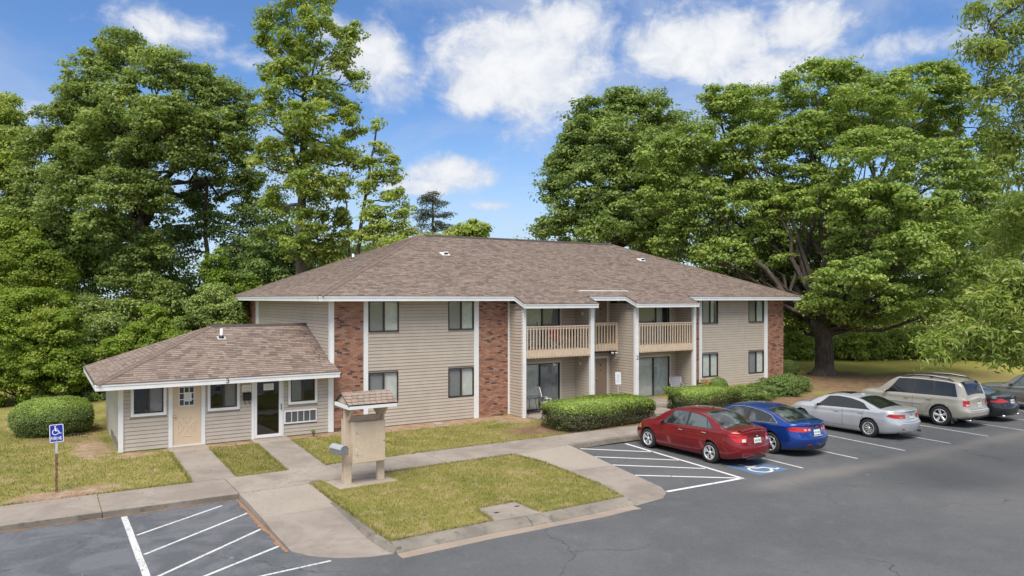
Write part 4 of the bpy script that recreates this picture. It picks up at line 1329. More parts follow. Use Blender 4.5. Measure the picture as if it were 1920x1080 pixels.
# flood light under the entry landing
fl_ = small('flood_light', 'small black twin flood light under the landing of the middle entry', 'light', loc=(13.55, .15, 2.47))
m = MB(); m.box(13.50, 13.60, .08, .22, 2.40, 2.48); m.build('mount', black_m, fl_)
for dx in (-.12, .12):
    m = MB(); m.obox((13.55 + dx, .02, 2.40), (.09, 0, 0), (0, .06, -.02), (0, .015, .045)); m.build('lamp_head', black_m, fl_)
    m = MB(); m.obox((13.55 + dx, -.045, 2.395), (.08, 0, 0), (0, .003, -.001), (0, .008, .035)); m.build('lens', paper_m, fl_)

# ================================================================== annex
ann = tag(empty('office_annex', (-7, 0, 0)), 'single-storey annex with beige siding and hipped brown roof against the left end wall', 'annex building')
AX = -6.97; AD = 5.75
AE = 2.28; AS = 2.08
AO = .65
AWIN = [(-6.57, -5.69, 1.20, 2.07), (-4.24, -3.37, 1.20, 2.07), (-1.52, -.64, 1.22, 2.07)]
DR1 = (-5.41, -4.53, .03, 2.07); DR2 = (-2.78, -1.82, .03, 2.07); ACR = (-1.76, -.58, .45, .92)
holes = AWIN + [DR1, DR2]
wm = MB(); wall_box(wm, (0, .02), 0, AX, 0, -.05, AS, holes)
wm.box(AX, AX + .12, .16, AD, -.05, AS); wm.box(AX, 0, AD, AD + .12, -.05, AS)
wm.build('wall', beige_wall_m, ann)
m = MB(); m.box(AX + .13, -.02, .3, AD - .02, -.08, .02); m.build('inner_floor', painted('wood_floor', (.22, .10, .05), .5, .2, 6, .2), ann)
hs = [(a - .10, c + .10, z0 - .10, z1) for a, c, z0, z1 in AWIN] + [(DR1[0] - .13, DR1[1] + .13, 0, 3), (DR2[0] - .1, DR2[1] + .04, 0, 3), ACR]
siding(ann, (0, 0), 0, AX + .11, -.14, .02, AS, hs, mat=siding2_m)
m = MB(); m.box(AX - .02, AX, .04, AD, -.02, AS); m.build('side_panel', panel_m, ann)
# torn foot of the side panel: short battens hanging loose
m = MB()
for i in range(7):
    y = .35 + i * .42; m.box(AX - .034, AX - .021, y, y + .05, .02 + random.random() * .04, .26 + random.random() * .1)
m.build('loose_batten', bronze_m, ann)
for (x0, x1) in ((AX - .045, AX + .105), (-.14, .06)):
    m = MB(); m.box(x0, x1, -.05, -.0, .0, AS); m.build('corner_trim', white, ann, bevel=.004)
for (x0, x1) in ((DR1[0] - .13, DR1[0] - .005), (DR1[1] + .005, DR1[1] + .13), (DR2[0] - .10, DR2[0] - .005), (DR2[1] + .005, DR2[1] + .045)):
    m = MB(); m.box(x0, x1, -.04, .03, .0, AS); m.build('door_casing', white, ann, bevel=.003)
# beige panelled door with nine-light window
x0, x1, z0, z1 = DR1
m = MB(); m.box(x0, x1, .0, .04, z0 + .02, z1); door = m.build('door', doortan_m, ann)
m = MB(); m.box(x0, x1, -.03, .05, z0 - .02, z0 + .018); m.build('threshold', white, door)
gx0, gx1, gz0, gz1 = x0 + .20, x0 + .66, 1.36, 1.98
for i in range(3):
    for j in range(3):
        a = gx0 + (gx1 - gx0) * i / 3; c = gx0 + (gx1 - gx0) * (i + 1) / 3; p = gz0 + (gz1 - gz0) * j / 3; q = gz0 + (gz1 - gz0) * (j + 1) / 3
        g_ = MB(); g_.box(a + .012, c - .012, -.006, -.001, p + .012, q - .012)
        g_.build('pane', MATS.get('door_pane') or painted('door_pane', (.06, .075, .085), .08, .1, 3, 0), door)
m = MB()
for i in range(4):
    a = gx0 + (gx1 - gx0) * i / 3; m.box(a - .012, a + .012, -.014, -.0005, gz0 - .012, gz1 + .012)
for j in range(4):
    p = gz0 + (gz1 - gz0) * j / 3
    for i in range(3):
        a = gx0 + (gx1 - gx0) * i / 3 + .0125; c = gx0 + (gx1 - gx0) * (i + 1) / 3 - .0125; m.box(a, c, -.013, -.0005, p - .012, p + .012)
m.build('muntin', white, door)
# crossbuck: four raised triangles
cx_, cz_, hw, hh = x0 + .43, .66, .27, .34
m = MB()
for tri in ([(-.62, 1), (.62, 1), (0, .2)], [(-.62, -1), (.62, -1), (0, -.2)], [(-1, .72), (-1, -.72), (-.28, 0)], [(1, .72), (1, -.72), (.28, 0)]):
    outer = [(cx_ + a * hw, cz_ + b_ * hh) for a, b_ in tri]; ccx = sum(p[0] for p in outer) / 3; ccz = sum(p[1] for p in outer) / 3
    inner = [(ccx + (a - ccx) * .62, ccz + (b_ - ccz) * .62) for a, b_ in outer]
    vs = [(a, -.0, b_) for a, b_ in outer] + [(ccx + (a - ccx) * .82, -.014, ccz + (b_ - ccz) * .82) for a, b_ in outer] + [(a, -.004, b_) for a, b_ in inner]
    m.add(vs, [(0, 1, 4, 3), (1, 2, 5, 4), (2, 0, 3, 5), (3, 4, 7, 6), (4, 5, 8, 7), (5, 3, 6, 8), (6, 7, 8)])
m.build('crossbuck_panel', doortan_m, door)
m = MB(); m.lathe([(0, -.085), (.03, -.08), (.036, -.06), (.02, -.03), (.03, -.02), (.034, 0)], (x0 + .06, 0, 1.03), 'y', 14); m.build('door_knob', brass_m, door)
m = MB(); m.box(gx0 + .17, gx0 + .38, -.02, -.016, 1.50, 1.80); np1 = tag(m.build('paper_notice', paper_m), 'white paper notice taped over the panes of the beige door', 'notice')
m = MB()
for i in range(7): m.box(gx0 + .195, gx0 + .355 - random.random() * .05, -.0215, -.0203, 1.53 + i * .035, 1.542 + i * .035)
m.build('printed_text', ink_m, np1)
# storm door
x0, x1, z0, z1 = DR2
m = MB(); f = .085
m.box(x0, x1, -.03, .012, z0, z0 + .11); m.box(x0, x1, -.03, .012, z1 - .07, z1); m.box(x0, x0 + f, -.03, .012, z0 + .11, z1 - .07); m.box(x1 - f - .03, x1, -.03, .012, z0 + .11, z1 - .07)
sd = m.build('storm_door', white, ann, bevel=.003)
m = MB(); m.box(x0 + f, x1 - f - .03, -.01, -.004, z0 + .11, z1 - .07); m.build('pane', glass_m, sd)
m = MB(); m.box(x1 - .055, x1 - .035, -.085, -.06, .98, 1.20); m.box(x1 - .055, x1 - .035, -.06, -.03, 1.0, 1.02); m.box(x1 - .055, x1 - .035, -.06, -.03, 1.16, 1.18); m.build('door_handle', black_m, sd)
m = MB(); m.box(x0 + .31, x0 + .66, -.0155, -.0115, 1.70, 1.93); np2 = tag(m.build('paper_notice', paper_m), 'white paper notice stuck high on the glass storm door', 'notice')
m = MB()
for i in range(4): m.box(x0 + .35, x0 + .62, -.0168, -.0158, 1.74 + i * .045, 1.752 + i * .045)
m.build('printed_text', ink_m, np2)
# room behind the glass: desk and a back wall
m = MB(); m.box(-4.6, -3.0, 1.6, 2.2, .70, .74); m.box(-4.55, -4.5, 1.65, 2.15, 0, .7); m.box(-3.1, -3.05, 1.65, 2.15, 0, .7); m.build('inner_desk', beige_wall_m, ann)
m = MB(); m.box(AX + .13, -.1, 3.4, 3.5, 0, AS); m.build('inner_wall', room_m, ann)
for (a, c, p, q) in AWIN:
    window(ann, a, c, p, min(q, AS - .003), -.012, (None, 'screen') if a < -2 else ('screen', None), trim=True)
# air conditioner grille
a, c, p, q = ACR
acu = empty('ac_grille', (a, 0, p)); acu.parent = ann; acu.location = Vector((a, 0, p)) - wpos(ann)
m = MB()
m.box(a, c, -.06, .02, p, p + .045); m.box(a, c, -.06, .02, q - .05, q); m.box(a, a + .05, -.06, .02, p + .045, q - .05); m.box(c - .03, c, -.06, .02, p + .045, q - .05)
for i in range(1, 5):
    x = a + .05 + (c - .03 - a - .05) * i / 5; m.box(x - .012, x + .012, -.055, .02, p + .045, q - .05)
m.build('grille_frame', white, acu, bevel=.003)
m = MB(); m.box(a + .05, c - .03, -.012, .015, p + .045, q - .05); m.build('grille_back', acgrey_m, acu)
m = MB(); k = 46
for i in range(k):
    x = a + .055 + (c - .09 - a) * i / k; m.box(x, x + .008, -.038, -.013, p + .048, q - .053)
tag(m.build('grille_fins', acgrey_m, acu), kind='stuff')
# wall mailbox with two newspaper hooks and a flyer
wmx = small('wall_mailbox', 'black wall mailbox with two hooks beside the storm door', 'mailbox', loc=(-3.06, -.02, 1.30))
m = MB(); m.prism([(-3.17, -.02, 1.40), (-3.17, -.02, 1.66), (-3.17, -.05, 1.67), (-3.17, -.13, 1.60), (-3.17, -.11, 1.40)], (.26, 0, 0)); m.build('box', black_m, wmx, bevel=.006, fix=True)
for x in (-3.13, -2.98):
    m = MB(); m.tube([(x, -.06, 1.40), (x + .01, -.07, 1.32), (x + .02, -.09, 1.27), (x + .035, -.10, 1.28), (x + .04, -.10, 1.31)], .010, 6); m.build('hook', black_m, wmx)
m = MB(); m.box(-3.20, -2.90, -.035, -.028, 1.70, 1.93); fy = tag(m.build('wall_notice', paper_m), 'white printed card above the black wall mailbox', 'notice')
m = MB()
for i in range(3): m.box(-3.17, -2.93, -.0365, -.0355, 1.74 + i * .055, 1.755 + i * .055)
m.build('printed_text', ink_m, fy)

# annex roof
aY, aZ = 3.11, 3.90; aX0 = AX - .70; aXr = -3.67; aB = 2 * aY + AO
KA = (aZ - AE) / (aY + AO)
def afascia(p, q, out):
    P, Q = Vector(p), Vector(q); out = Vector(out)
    m = MB()
    for (z0, z1, t) in ((AS, AS + .13, .022), (AS + .134, AE, .040)):
        m.prism([P + Vector((0, 0, z0)), Q + Vector((0, 0, z0)), Q + Vector((0, 0, z1)), P + Vector((0, 0, z1))], out * t)
    m.build('fascia', white, ann, fix=True)
    m = MB(); m.prism([P + Vector((0, 0, AE)), Q + Vector((0, 0, AE)), Q + Vector((0, 0, AE + .014)), P + Vector((0, 0, AE + .014))], out * .055); m.build('drip_edge', darkwood_m, ann, fix=True)
afascia((aX0, -AO, 0), (.07, -AO, 0), (0, -1, 0)); afascia((aX0, -AO, 0), (aX0, aB, 0), (-1, 0, 0)); afascia((.07, -AO, 0), (.07, -.06, 0), (1, 0, 0))
m = MB(); m.box(aX0 + .02, .06, -AO + .02, .0, AS, AS + .015); m.box(aX0 + .02, AX, .0, aB, AS, AS + .015); m.build('soffit', soffit_m, ann)
m = MB()
m.add([(aX0, -AO, AE), (.07, -AO, AE), (.0, aY, aZ), (aXr, aY, aZ), (aX0, aB, AE), (.0, aB, AE), (0, -AO, AE), (.07, -.06, AE + KA * .59), (0, -.06, AE + KA * .59)],
      [(0, 6, 2, 3), (0, 3, 4), (4, 3, 2, 5), (6, 1, 7, 8)])
aroof = m.build('roof', shingle_m, ann)
va = Vector((0, aY + AO, aZ - AE)).normalized(); sa = math.hypot(aY + AO, aZ - AE)
def ext_a(t):
    y = -AO + t * va.y
    return [(t / sa * (aXr - aX0), (.07 if y < -.08 else -.012) - aX0)]
shingles(aroof, (aX0, -AO, AE), (1, 0, 0), va, sa, ext_a, single=290, seed=41)
val = Vector((aXr - aX0, 0, aZ - AE)).normalized(); sal = math.hypot(aXr - aX0, aZ - AE); AH = aB + AO
shingles(aroof, (aX0, aB, AE), (0, -1, 0), val, sal, lambda t: [(t / sal * (aB - aY), AH - t / sal * (aY + AO))], seed=42)
hip_caps(aroof, (aX0, -AO, AE), (aXr, aY, aZ), (-val + Vector((0, .72, 0))), (-va + Vector((.72, 0, 0))), seed=43)
m = MB(); m.add([(aXr, aY - .14, aZ - .03), (-.02, aY - .14, aZ - .03), (-.02, aY, aZ + .05), (aXr, aY, aZ + .05), (-.02, aY + .14, aZ - .03), (aXr, aY + .14, aZ - .03)], [(0, 1, 2, 3), (3, 2, 4, 5), (0, 3, 5)])
m.build('ridge_vent', darkwood_m, aroof)
pipe_vent(ann, -3.47, 2.1, AE + KA * (2.1 + AO), (0, -(aZ - AE), aY + AO), .36, .05)
# step flashing marks where the annex roof meets the end wall
m = MB()
for i in range(11):
    t = .8 + i * .26; P = Vector((0, -AO, AE)) + va * t; x = -.25 - .22 * random.random()
    m.obox(P + Vector((x, 0, .022)), (.02, 0, 0), va * .035, (0, 0, .002))
tag(m.build('tar_spot', black_m, aroof), kind='stuff')
m = MB(); text(m, '3', lambda u, v, z: (-3.86 + u, -AO - .0425 - z, AS + .035 + v), .14, 0.0, w=.15); m.build('house_number', letter_m, ann)
# ================================================================== foliage
def leaf_mat(name, cols, trans=0.32, rough=0.5, var=0.35):
    m = bpy.data.materials.new(name); m.use_nodes = True
    nt = NT(m.node_tree); b = nt.n['Principled BSDF']; out = nt.n['Material Output']
    r = rndsrc(nt)
    g = geo(nt)
    c = nt.ramp(r, [(i / (len(cols) - 1), x) for i, x in enumerate(cols)])
    n = nt.noise(g, var, 3, 0.6)
    c = nt.mix(nt.maprange(n, 0.35, 0.65, 0.0, 0.4), c, tuple(v * 0.75 for v in cols[0]))
    nt.l.new(c, b.inputs['Base Color']); b.inputs['Roughness'].default_value = rough
    b.inputs['Specular IOR Level'].default_value = 0.28
    t = nt.node('ShaderNodeBsdfTranslucent')
    nt.l.new(nt.mix(1.0, c, (1.35, 1.45, 0.65), 'MULTIPLY'), t.inputs[0])
    mx = nt.node('ShaderNodeMixShader'); mx.inputs[0].default_value = trans
    nt.l.new(b.outputs[0], mx.inputs[1]); nt.l.new(t.outputs[0], mx.inputs[2]); nt.l.new(mx.outputs[0], out.inputs[0])
    MATS[name] = m
    return m
oak_leaf = leaf_mat('oak_leaf', [(0.195, 0.281, 0.063), (0.276, 0.365, 0.087), (0.373, 0.461, 0.109), (0.487, 0.547, 0.144)])
dark_leaf = leaf_mat('dark_leaf', [(0.129, 0.203, 0.063), (0.192, 0.280, 0.087), (0.264, 0.347, 0.109), (0.363, 0.428, 0.142)])
mid_leaf = leaf_mat('mid_leaf', [(0.143, 0.210, 0.058), (0.211, 0.289, 0.082), (0.287, 0.367, 0.104), (0.392, 0.432, 0.147)])
tulip_leaf = leaf_mat('bright_leaf', [(0.201, 0.288, 0.061), (0.293, 0.376, 0.086), (0.399, 0.468, 0.119), (0.505, 0.517, 0.169)], .4)
shrub_leaf = leaf_mat('yellow_green_leaf', [(0.118, 0.194, 0.022), (0.196, 0.295, 0.034), (0.283, 0.373, 0.056), (0.408, 0.430, 0.092)], .35)
pine_leaf = leaf_mat('pine_needle', [(0.083, 0.107, 0.081), (0.117, 0.139, 0.106), (0.138, 0.151, 0.114)], .15)
willow_leaf = leaf_mat('narrow_leaf', [(0.210, 0.290, 0.068), (0.307, 0.384, 0.095), (0.406, 0.460, 0.133), (0.517, 0.515, 0.211)], .42)
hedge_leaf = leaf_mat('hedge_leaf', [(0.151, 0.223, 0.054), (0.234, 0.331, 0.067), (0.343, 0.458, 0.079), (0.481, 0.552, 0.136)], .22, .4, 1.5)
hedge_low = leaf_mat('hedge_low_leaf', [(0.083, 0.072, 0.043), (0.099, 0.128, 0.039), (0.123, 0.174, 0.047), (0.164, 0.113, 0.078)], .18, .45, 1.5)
juniper_leaf = leaf_mat('juniper_sprig', [(0.129, 0.196, 0.051), (0.172, 0.251, 0.061), (0.232, 0.306, 0.081), (0.275, 0.322, 0.121)], .15, .6, 1.2)

def bark(name, c0, c1):
    m, nt, b = base(name)
    g = geo(nt)
    x, y, z = nt.sep(g)
    p = nt.comb(nt.math('MULTIPLY', x, 1.0), nt.math('MULTIPLY', y, 1.0), nt.math('MULTIPLY', z, 0.22))
    n = nt.noise(p, 7, 6, 0.7, dist=0.4)
    c = nt.mix(nt.maprange(n, 0.35, 0.65), c0, c1)
    nt.l.new(c, b.inputs['Base Color']); b.inputs['Roughness'].default_value = 0.95
    bump(nt, b, n, 0.9, 0.05)
    return m
bark_m = bark('oak_bark', (0.048, 0.037, 0.029), (0.115, 0.090, 0.070))
bark2_m = bark('dark_bark', (0.040, 0.032, 0.026), (0.10, 0.078, 0.06))
bark3_m = bark('pale_bark', (0.10, 0.085, 0.07), (0.21, 0.18, 0.15))

def leaf_quads(C, Nrm, size, rg, aspect=0.62, droop=0.0):
    """kite-shaped leaves: centres, normals -> vertices (n*4, 3)"""
    n = len(C)
    Nrm = Nrm / (np.linalg.norm(Nrm, axis=1, keepdims=True) + 1e-9)
    a = rg.normal(size=(n, 3)); a[:, 2] -= droop
    T = a - (a * Nrm).sum(1, keepdims=True) * Nrm
    T /= np.linalg.norm(T, axis=1, keepdims=True) + 1e-9
    B = np.cross(Nrm, T)
    s = (size * rg.uniform(0.65, 1.3, n))[:, None]
    V = np.empty((n, 4, 3))
    V[:, 0] = C - T * s * .5
    V[:, 1] = C + B * s * .5 * aspect + Nrm * s * .07
    V[:, 2] = C + T * s * .5 - Nrm * s * .1
    V[:, 3] = C - B * s * .5 * aspect + Nrm * s * .07
    return V.reshape(-1, 3)

def sph(n, rg):
    v = rg.normal(size=(n, 3)); return v / np.linalg.norm(v, axis=1, keepdims=True)

def clumped(lobes, n_clumps, rc, n_leaf, size, rg, flat=0.5, aspect=.62, inner=0.16, upbias=.55, shell=(.72, 1.0), droop=0.0):
    """lobes: (centre, (rx, ry, rz)); returns leaf vertices, per-leaf random, clump centres by lobe"""
    Cs, cen = [], []
    vol = np.array([(r[0] * r[1] * r[2]) ** (2 / 3) for _, r in lobes]); vol /= vol.sum()
    for (c, r), sh in zip(lobes, vol):
        k = max(3, int(round(n_clumps * sh)))
        d = sph(k, rg); d[:, 2] = np.where(d[:, 2] < -.75, -d[:, 2] * .8, d[:, 2])
        d /= np.linalg.norm(d, axis=1, keepdims=True)
        q = rg.uniform(shell[0], shell[1], (k, 1))
        inn = rg.random(k) < inner
        q[inn] *= rg.uniform(.2, .8, (inn.sum(), 1))
        P = np.array(c) + d * q * np.array(r)
        Cs.append(P); cen.append(P)
    P = np.concatenate(Cs); k = len(P)
    rr = rc * rg.uniform(.6, 1.35, k)
    idx = np.repeat(np.arange(k), rg.integers(int(n_leaf * .35), int(n_leaf * 1.6) + 1, k))
    n = len(idx)
    d = sph(n, rg)
    up = rg.random(n) < upbias
    d[up, 2] = np.abs(d[up, 2])
    rad = rg.uniform(.2, 1.0, (n, 1)) ** .5 * np.where(rg.random((n, 1)) < .12, rg.uniform(1.0, 1.6, (n, 1)), 1.0)
    off = d * rad * rr[idx][:, None] * np.array([1, 1, flat])
    C = P[idx] + off
    Nrm = d * np.array([.8, .8, .9]) + np.array([0, 0, .55]) + rg.normal(size=(n, 3)) * .5
    V = leaf_quads(C, Nrm, size, rg, aspect, droop)
    crand = rg.random(k)
    rnd = np.clip(crand[idx] * .55 + rg.random(n) * .45, 0, .999)
    return V, rnd, cen

def L3(px, py, rx, ry, depth, rd=None):
    """a lobe seen at this pixel and depth, sizes turned into metres"""
    c = at(px, py, depth); s = depth / FPX
    a = (rx * s)
    d = rd if rd is not None else max(a, ry * s) * .9
    return (tuple(c), ((a + d) / 2 * 1.08, (a + d) / 2 * 1.08, ry * s * 1.6))

def limb(mb, p, q, r0, r1, rg, n=6, wob=.08, sag=0.0):
    p, q = Vector(p), Vector(q); L_ = (q - p).length
    pts, rad = [], []
    for i in range(n + 1):
        t = i / n
        o = Vector(rg.normal(size=3)) * wob * L_ * sin(pi * t) * .35
        v = p.lerp(q, t) + o + Vector((0, 0, sag * L_ * sin(pi * t)))
        pts.append(v); rad.append(r0 + (r1 - r0) * t)
    mb.tube(pts, rad, 7)
    return pts

def tree(name, label, cat, base_xy, lobes, trunk, mat, barkm, seed, n_clumps=150, rc=.9, n_leaf=220, size=.2, group=None, flat=.5, inner=.16,
         zbase=None, limbs=None, twigs=5, aspect=.62, tr=(.4, .2), droop=0.0, bare=0, shell=(.72, 1.0), upbias=.55, flare=1.5, limbto=99):
    """trunk: list of 3D points upward from base"""
    rg = np.random.default_rng(seed)
    bx, by = base_xy; z0 = zbase if zbase is not None else float(rise(bx, by)) - .05
    root = tag(empty(name, (bx, by, z0)), label, cat, group)
    V, rnd, cen = clumped(lobes, n_clumps, rc, n_leaf, size, rg, flat, aspect, inner, upbias, shell, droop)
    off = np.array([bx, by, z0])
    me = np_mesh('crown', V - off, 4, rnd, mat)
    link_mesh('crown', me, root)
    m = MB(); m.sm = True
    T = [Vector((bx, by, z0))] + [Vector(p) for p in trunk]
    pts, rad = [], []
    n = len(T)
    for i in range(n):
        t = i / (n - 1)
        pts.append(T[i]); rad.append(tr[0] + (tr[1] - tr[0]) * t)
    # smooth trunk with root flare
    P2, R2_ = [], []
    for i in range(n - 1):
        for s in range(4):
            t = s / 4
            P2.append(T[i].lerp(T[i + 1], t) + (Vector((rg.normal() * .04, rg.normal() * .04, 0)) if i + s else Vector((0, 0, 0)))); R2_.append(rad[i] + (rad[i + 1] - rad[i]) * t)
    P2.append(T[-1]); R2_.append(rad[-1])
    R2_[0] *= flare
    if flare > 1.2:
        P2.insert(1, P2[0].lerp(P2[1], .25)); R2_.insert(1, R2_[0] / flare * (1 + (flare - 1) * .45))
    m.tube(P2, R2_, 14)
    tops = P2[max(2, len(P2) // 3):]
    for (c, r), ps in zip(lobes, cen):
        c = Vector(c)
        s = min(tops, key=lambda q: (q - c).length + (2.0 * max(0, q.z - c.z)) )
        if (s - c).length > limbto:
            hp = [Vector(l_[1]) for l_ in limbs]; s = min(hp, key=lambda q: (q - c).length); r0 = .03
        else:
            i = P2.index(s); r0 = min(max(.05, R2_[i] * .5), .15)
        lp = limb(m, s, c - Vector((0, 0, r[2] * .35)), r0, r0 * .4, rg, 6, .16)
        k = min(twigs, len(ps))
        for q in rg.choice(len(ps), k, replace=False):
            a = lp[int(rg.integers(2, len(lp)))]
            limb(m, a, ps[q], r0 * .32, .015, rg, 4, .14)
    for (p, q, r0, r1) in (limbs or []):
        limb(m, p, q, r0, r1, rg, 8, .10)
    for b_ in range(bare):
        s = tops[int(rg.integers(0, len(tops)))]
        limb(m, s, s + Vector((rg.normal() * 2.5, rg.normal() * 2, abs(rg.normal()) * 2)), .05, .012, rg, 5, .2)
    m.build('trunk', barkm, root)
    return root

# ------------------------------------------------------------------ the broad oak on the right lawn
def px3(px, py, d): return tuple(at(px, py, d))
oak_l = [L3(a[0], a[1], a[2] * .9, a[3] * .80, max(a[4] + 3.5, 47.0 + (a[4] - 40) * .3) if a[0] < 1545 else a[4] + 3) for a in (
    (1395, 205, 75, 34, 44), (1345, 190, 40, 20, 45), (1530, 165, 78, 38, 43), (1640, 200, 85, 40, 41), (1735, 165, 80, 34, 45), (1800, 215, 62, 45, 44), (1845, 300, 55, 45, 43), (1580, 140, 45, 20, 45),
    (1300, 275, 62, 36, 43), (1250, 300, 55, 34, 44), (1405, 290, 80, 42, 40), (1520, 265, 80, 40, 38.5), (1640, 300, 85, 44, 38), (1760, 320, 78, 45, 40),
    (1240, 375, 45, 40, 43), (1310, 385, 62, 42, 40), (1400, 395, 80, 45, 37.5), (1500, 360, 62, 40, 37.5), (1640, 395, 80, 45, 37), (1750, 420, 75, 45, 37.5), (1830, 400, 55, 50, 41),
    (1270, 455, 50, 40, 42), (1360, 480, 66, 38, 38), (1440, 470, 55, 36, 36.5), (1560, 390, 60, 34, 40), (1700, 480, 72, 38, 36), (1790, 490, 66, 42, 38), (1600, 520, 60, 26, 36), (1500, 520, 46, 24, 38),
    (1660, 565, 70, 24, 37), (1560, 575, 62, 22, 38.5), (1745, 560, 60, 26, 38), (1330, 535, 40, 26, 41), (1450, 560, 34, 24, 42), (1840, 560, 50, 34, 41), (1490, 575, 44, 18, 41), (1445, 505, 56, 26, 41), (1530, 480, 56, 26, 39), (1600, 470, 50, 24, 39), (1410, 530, 50, 24, 42), (1580, 600, 50, 14, 40), (1500, 610, 36, 14, 41), (1660, 520, 46, 22, 39), (1560, 540, 50, 20, 39.5), (1630, 600, 50, 16, 39), (1470, 540, 40, 20, 40), (1430, 240, 60, 40, 48), (1580, 240, 90, 50, 49), (1720, 250, 80, 50, 49), (1350, 340, 70, 50, 48), (1500, 420, 90, 60, 49), (1660, 440, 90, 60, 49), (1800, 470, 70, 60, 48))]
trunk = [px3(1545, 640, 43.8), px3(1535, 600, 43.6)]
limbs = [(px3(1535, 625, 43.8), px3(1478, 500, 46.5), 0.33, 0.20), (px3(1478, 500, 46.5), px3(1440, 380, 46.0), 0.20, 0.07),
         (px3(1540, 620, 43.7), px3(1560, 470, 46.0), 0.36, 0.22), (px3(1560, 470, 46.0), px3(1590, 330, 45.5), 0.22, 0.07),
         (px3(1550, 630, 43.8), px3(1640, 520, 46.0), 0.32, 0.20), (px3(1640, 520, 46.0), px3(1720, 400, 45.5), 0.19, 0.07), (px3(1600, 545, 46.5), px3(1650, 420, 45.0), 0.17, 0.07),
         (px3(1535, 560, 46.5), px3(1525, 400, 43.5), 0.19, 0.07), (px3(1600, 540, 46.5), px3(1780, 470, 43.5), 0.14, 0.05), (px3(1570, 500, 46.0), px3(1610, 430, 45.5), 0.18, 0.07), (px3(1610, 430, 45.5), px3(1640, 330, 45.5), 0.14, 0.06)]
tree('oak_tree', 'huge broad oak with thick forked trunk on the right lawn, bare soil under it', 'tree', (30.0, .45), oak_l, trunk, oak_leaf, bark_m, 51,
     n_clumps=2900, rc=.62, n_leaf=105, size=.20, limbs=limbs, twigs=3, tr=(.54, .44), flare=1.8, flat=.5, inner=.1, shell=(.74, 1.0))

# darker round tree behind the right half of the roof
dl = [L3(*a) for a in ((1110, 235, 55, 32, 57), (1175, 205, 50, 28, 58), (1225, 230, 42, 34, 57), (1075, 290, 45, 36, 56), (1150, 290, 66, 44, 54), (1225, 300, 50, 44, 56), (1045, 345, 40, 32, 56),
                       (1110, 360, 62, 40, 53), (1190, 370, 66, 46, 54), (1250, 370, 40, 50, 57), (1070, 420, 46, 26, 54), (1150, 430, 70, 34, 52), (1230, 440, 60, 34, 54), (1028, 430, 24, 18, 57), (1270, 300, 30, 50, 60))]
tree('broadleaf_tree', 'dark round-topped tree rising behind the right half of the main roof', 'tree', tuple(at(1160, 640, 56))[:2], dl, [px3(1160, 520, 56), px3(1165, 400, 56), px3(1170, 300, 56)], mid_leaf, bark2_m, 52,
     n_clumps=1000, rc=.72, n_leaf=110, size=.24, shell=(.55, 1.0), twigs=3, tr=(.45, .25), flat=.55, zbase=.3, bare=6)
# thin tall sprouts above it
tree('thin_tree', 'thin twiggy treetop poking up between the dark tree and the oak', 'tree', tuple(at(1243, 640, 62))[:2], [L3(*a) for a in ((1236, 195, 14, 22, 62), (1275, 215, 16, 14, 62), (1240, 240, 22, 20, 62), (1300, 235, 14, 16, 62))],
     [px3(1245, 450, 62), px3(1245, 300, 62), px3(1240, 190, 62)], mid_leaf, bark2_m, 53, n_clumps=34, rc=.6, n_leaf=34, size=.22, zbase=.3, tr=(.2, .06))

# ------------------------------------------------------------------ trees at the left
ll = [L3(*a) for a in ((235, 105, 55, 30, 45), (180, 150, 55, 32, 44), (300, 140, 60, 34, 43), (370, 175, 55, 32, 44), (430, 195, 48, 30, 45), (145, 200, 42, 30, 45), (215, 215, 62, 36, 42), (310, 225, 62, 34, 41),
                       (400, 250, 58, 32, 43), (450, 265, 36, 32, 45), (105, 235, 40, 28, 46), (80, 290, 45, 30, 46), (170, 285, 58, 30, 43), (260, 290, 50, 26, 42), (350, 300, 50, 26, 42), (430, 320, 42, 26, 44), (285, 470, 44, 26, 43), (240, 520, 46, 30, 43), (300, 560, 44, 30, 42.5), (230, 600, 44, 30, 42),
                       (60, 345, 42, 26, 46), (135, 350, 52, 30, 43), (215, 360, 50, 30, 41), (290, 365, 45, 30, 42), (110, 400, 50, 30, 44), (40, 405, 36, 24, 46), (185, 420, 50, 30, 42), (470, 350, 30, 22, 45), (330, 260, 80, 40, 48), (200, 300, 80, 60, 49))]
limbs = [(px3(272, 420, 45), px3(345, 262, 44), .26, .12), (px3(265, 460, 45), px3(225, 330, 44), .28, .14), (px3(225, 330, 44), px3(190, 230, 44), .14, .07), (px3(265, 400, 45), px3(270, 250, 45), .3, .12),
         (px3(240, 380, 44.5), px3(120, 340, 44), .12, .05), (px3(280, 360, 45), px3(430, 300, 44), .12, .05), (px3(345, 262, 44), px3(400, 210, 44), .12, .05)]
tree('water_oak', 'tall wide dark green tree above the shrubs at the left, limbs showing', 'tree', tuple(at(268, 700, 45))[:2], ll, [px3(270, 600, 45), px3(268, 480, 45), px3(266, 400, 45), px3(262, 300, 45)], mid_leaf, bark2_m, 61,
     n_clumps=1900, rc=.55, n_leaf=95, size=.18, limbs=limbs, twigs=3, tr=(.48, .28), flat=.55, inner=.1, shell=(.5, 1.0), zbase=0, bare=6)
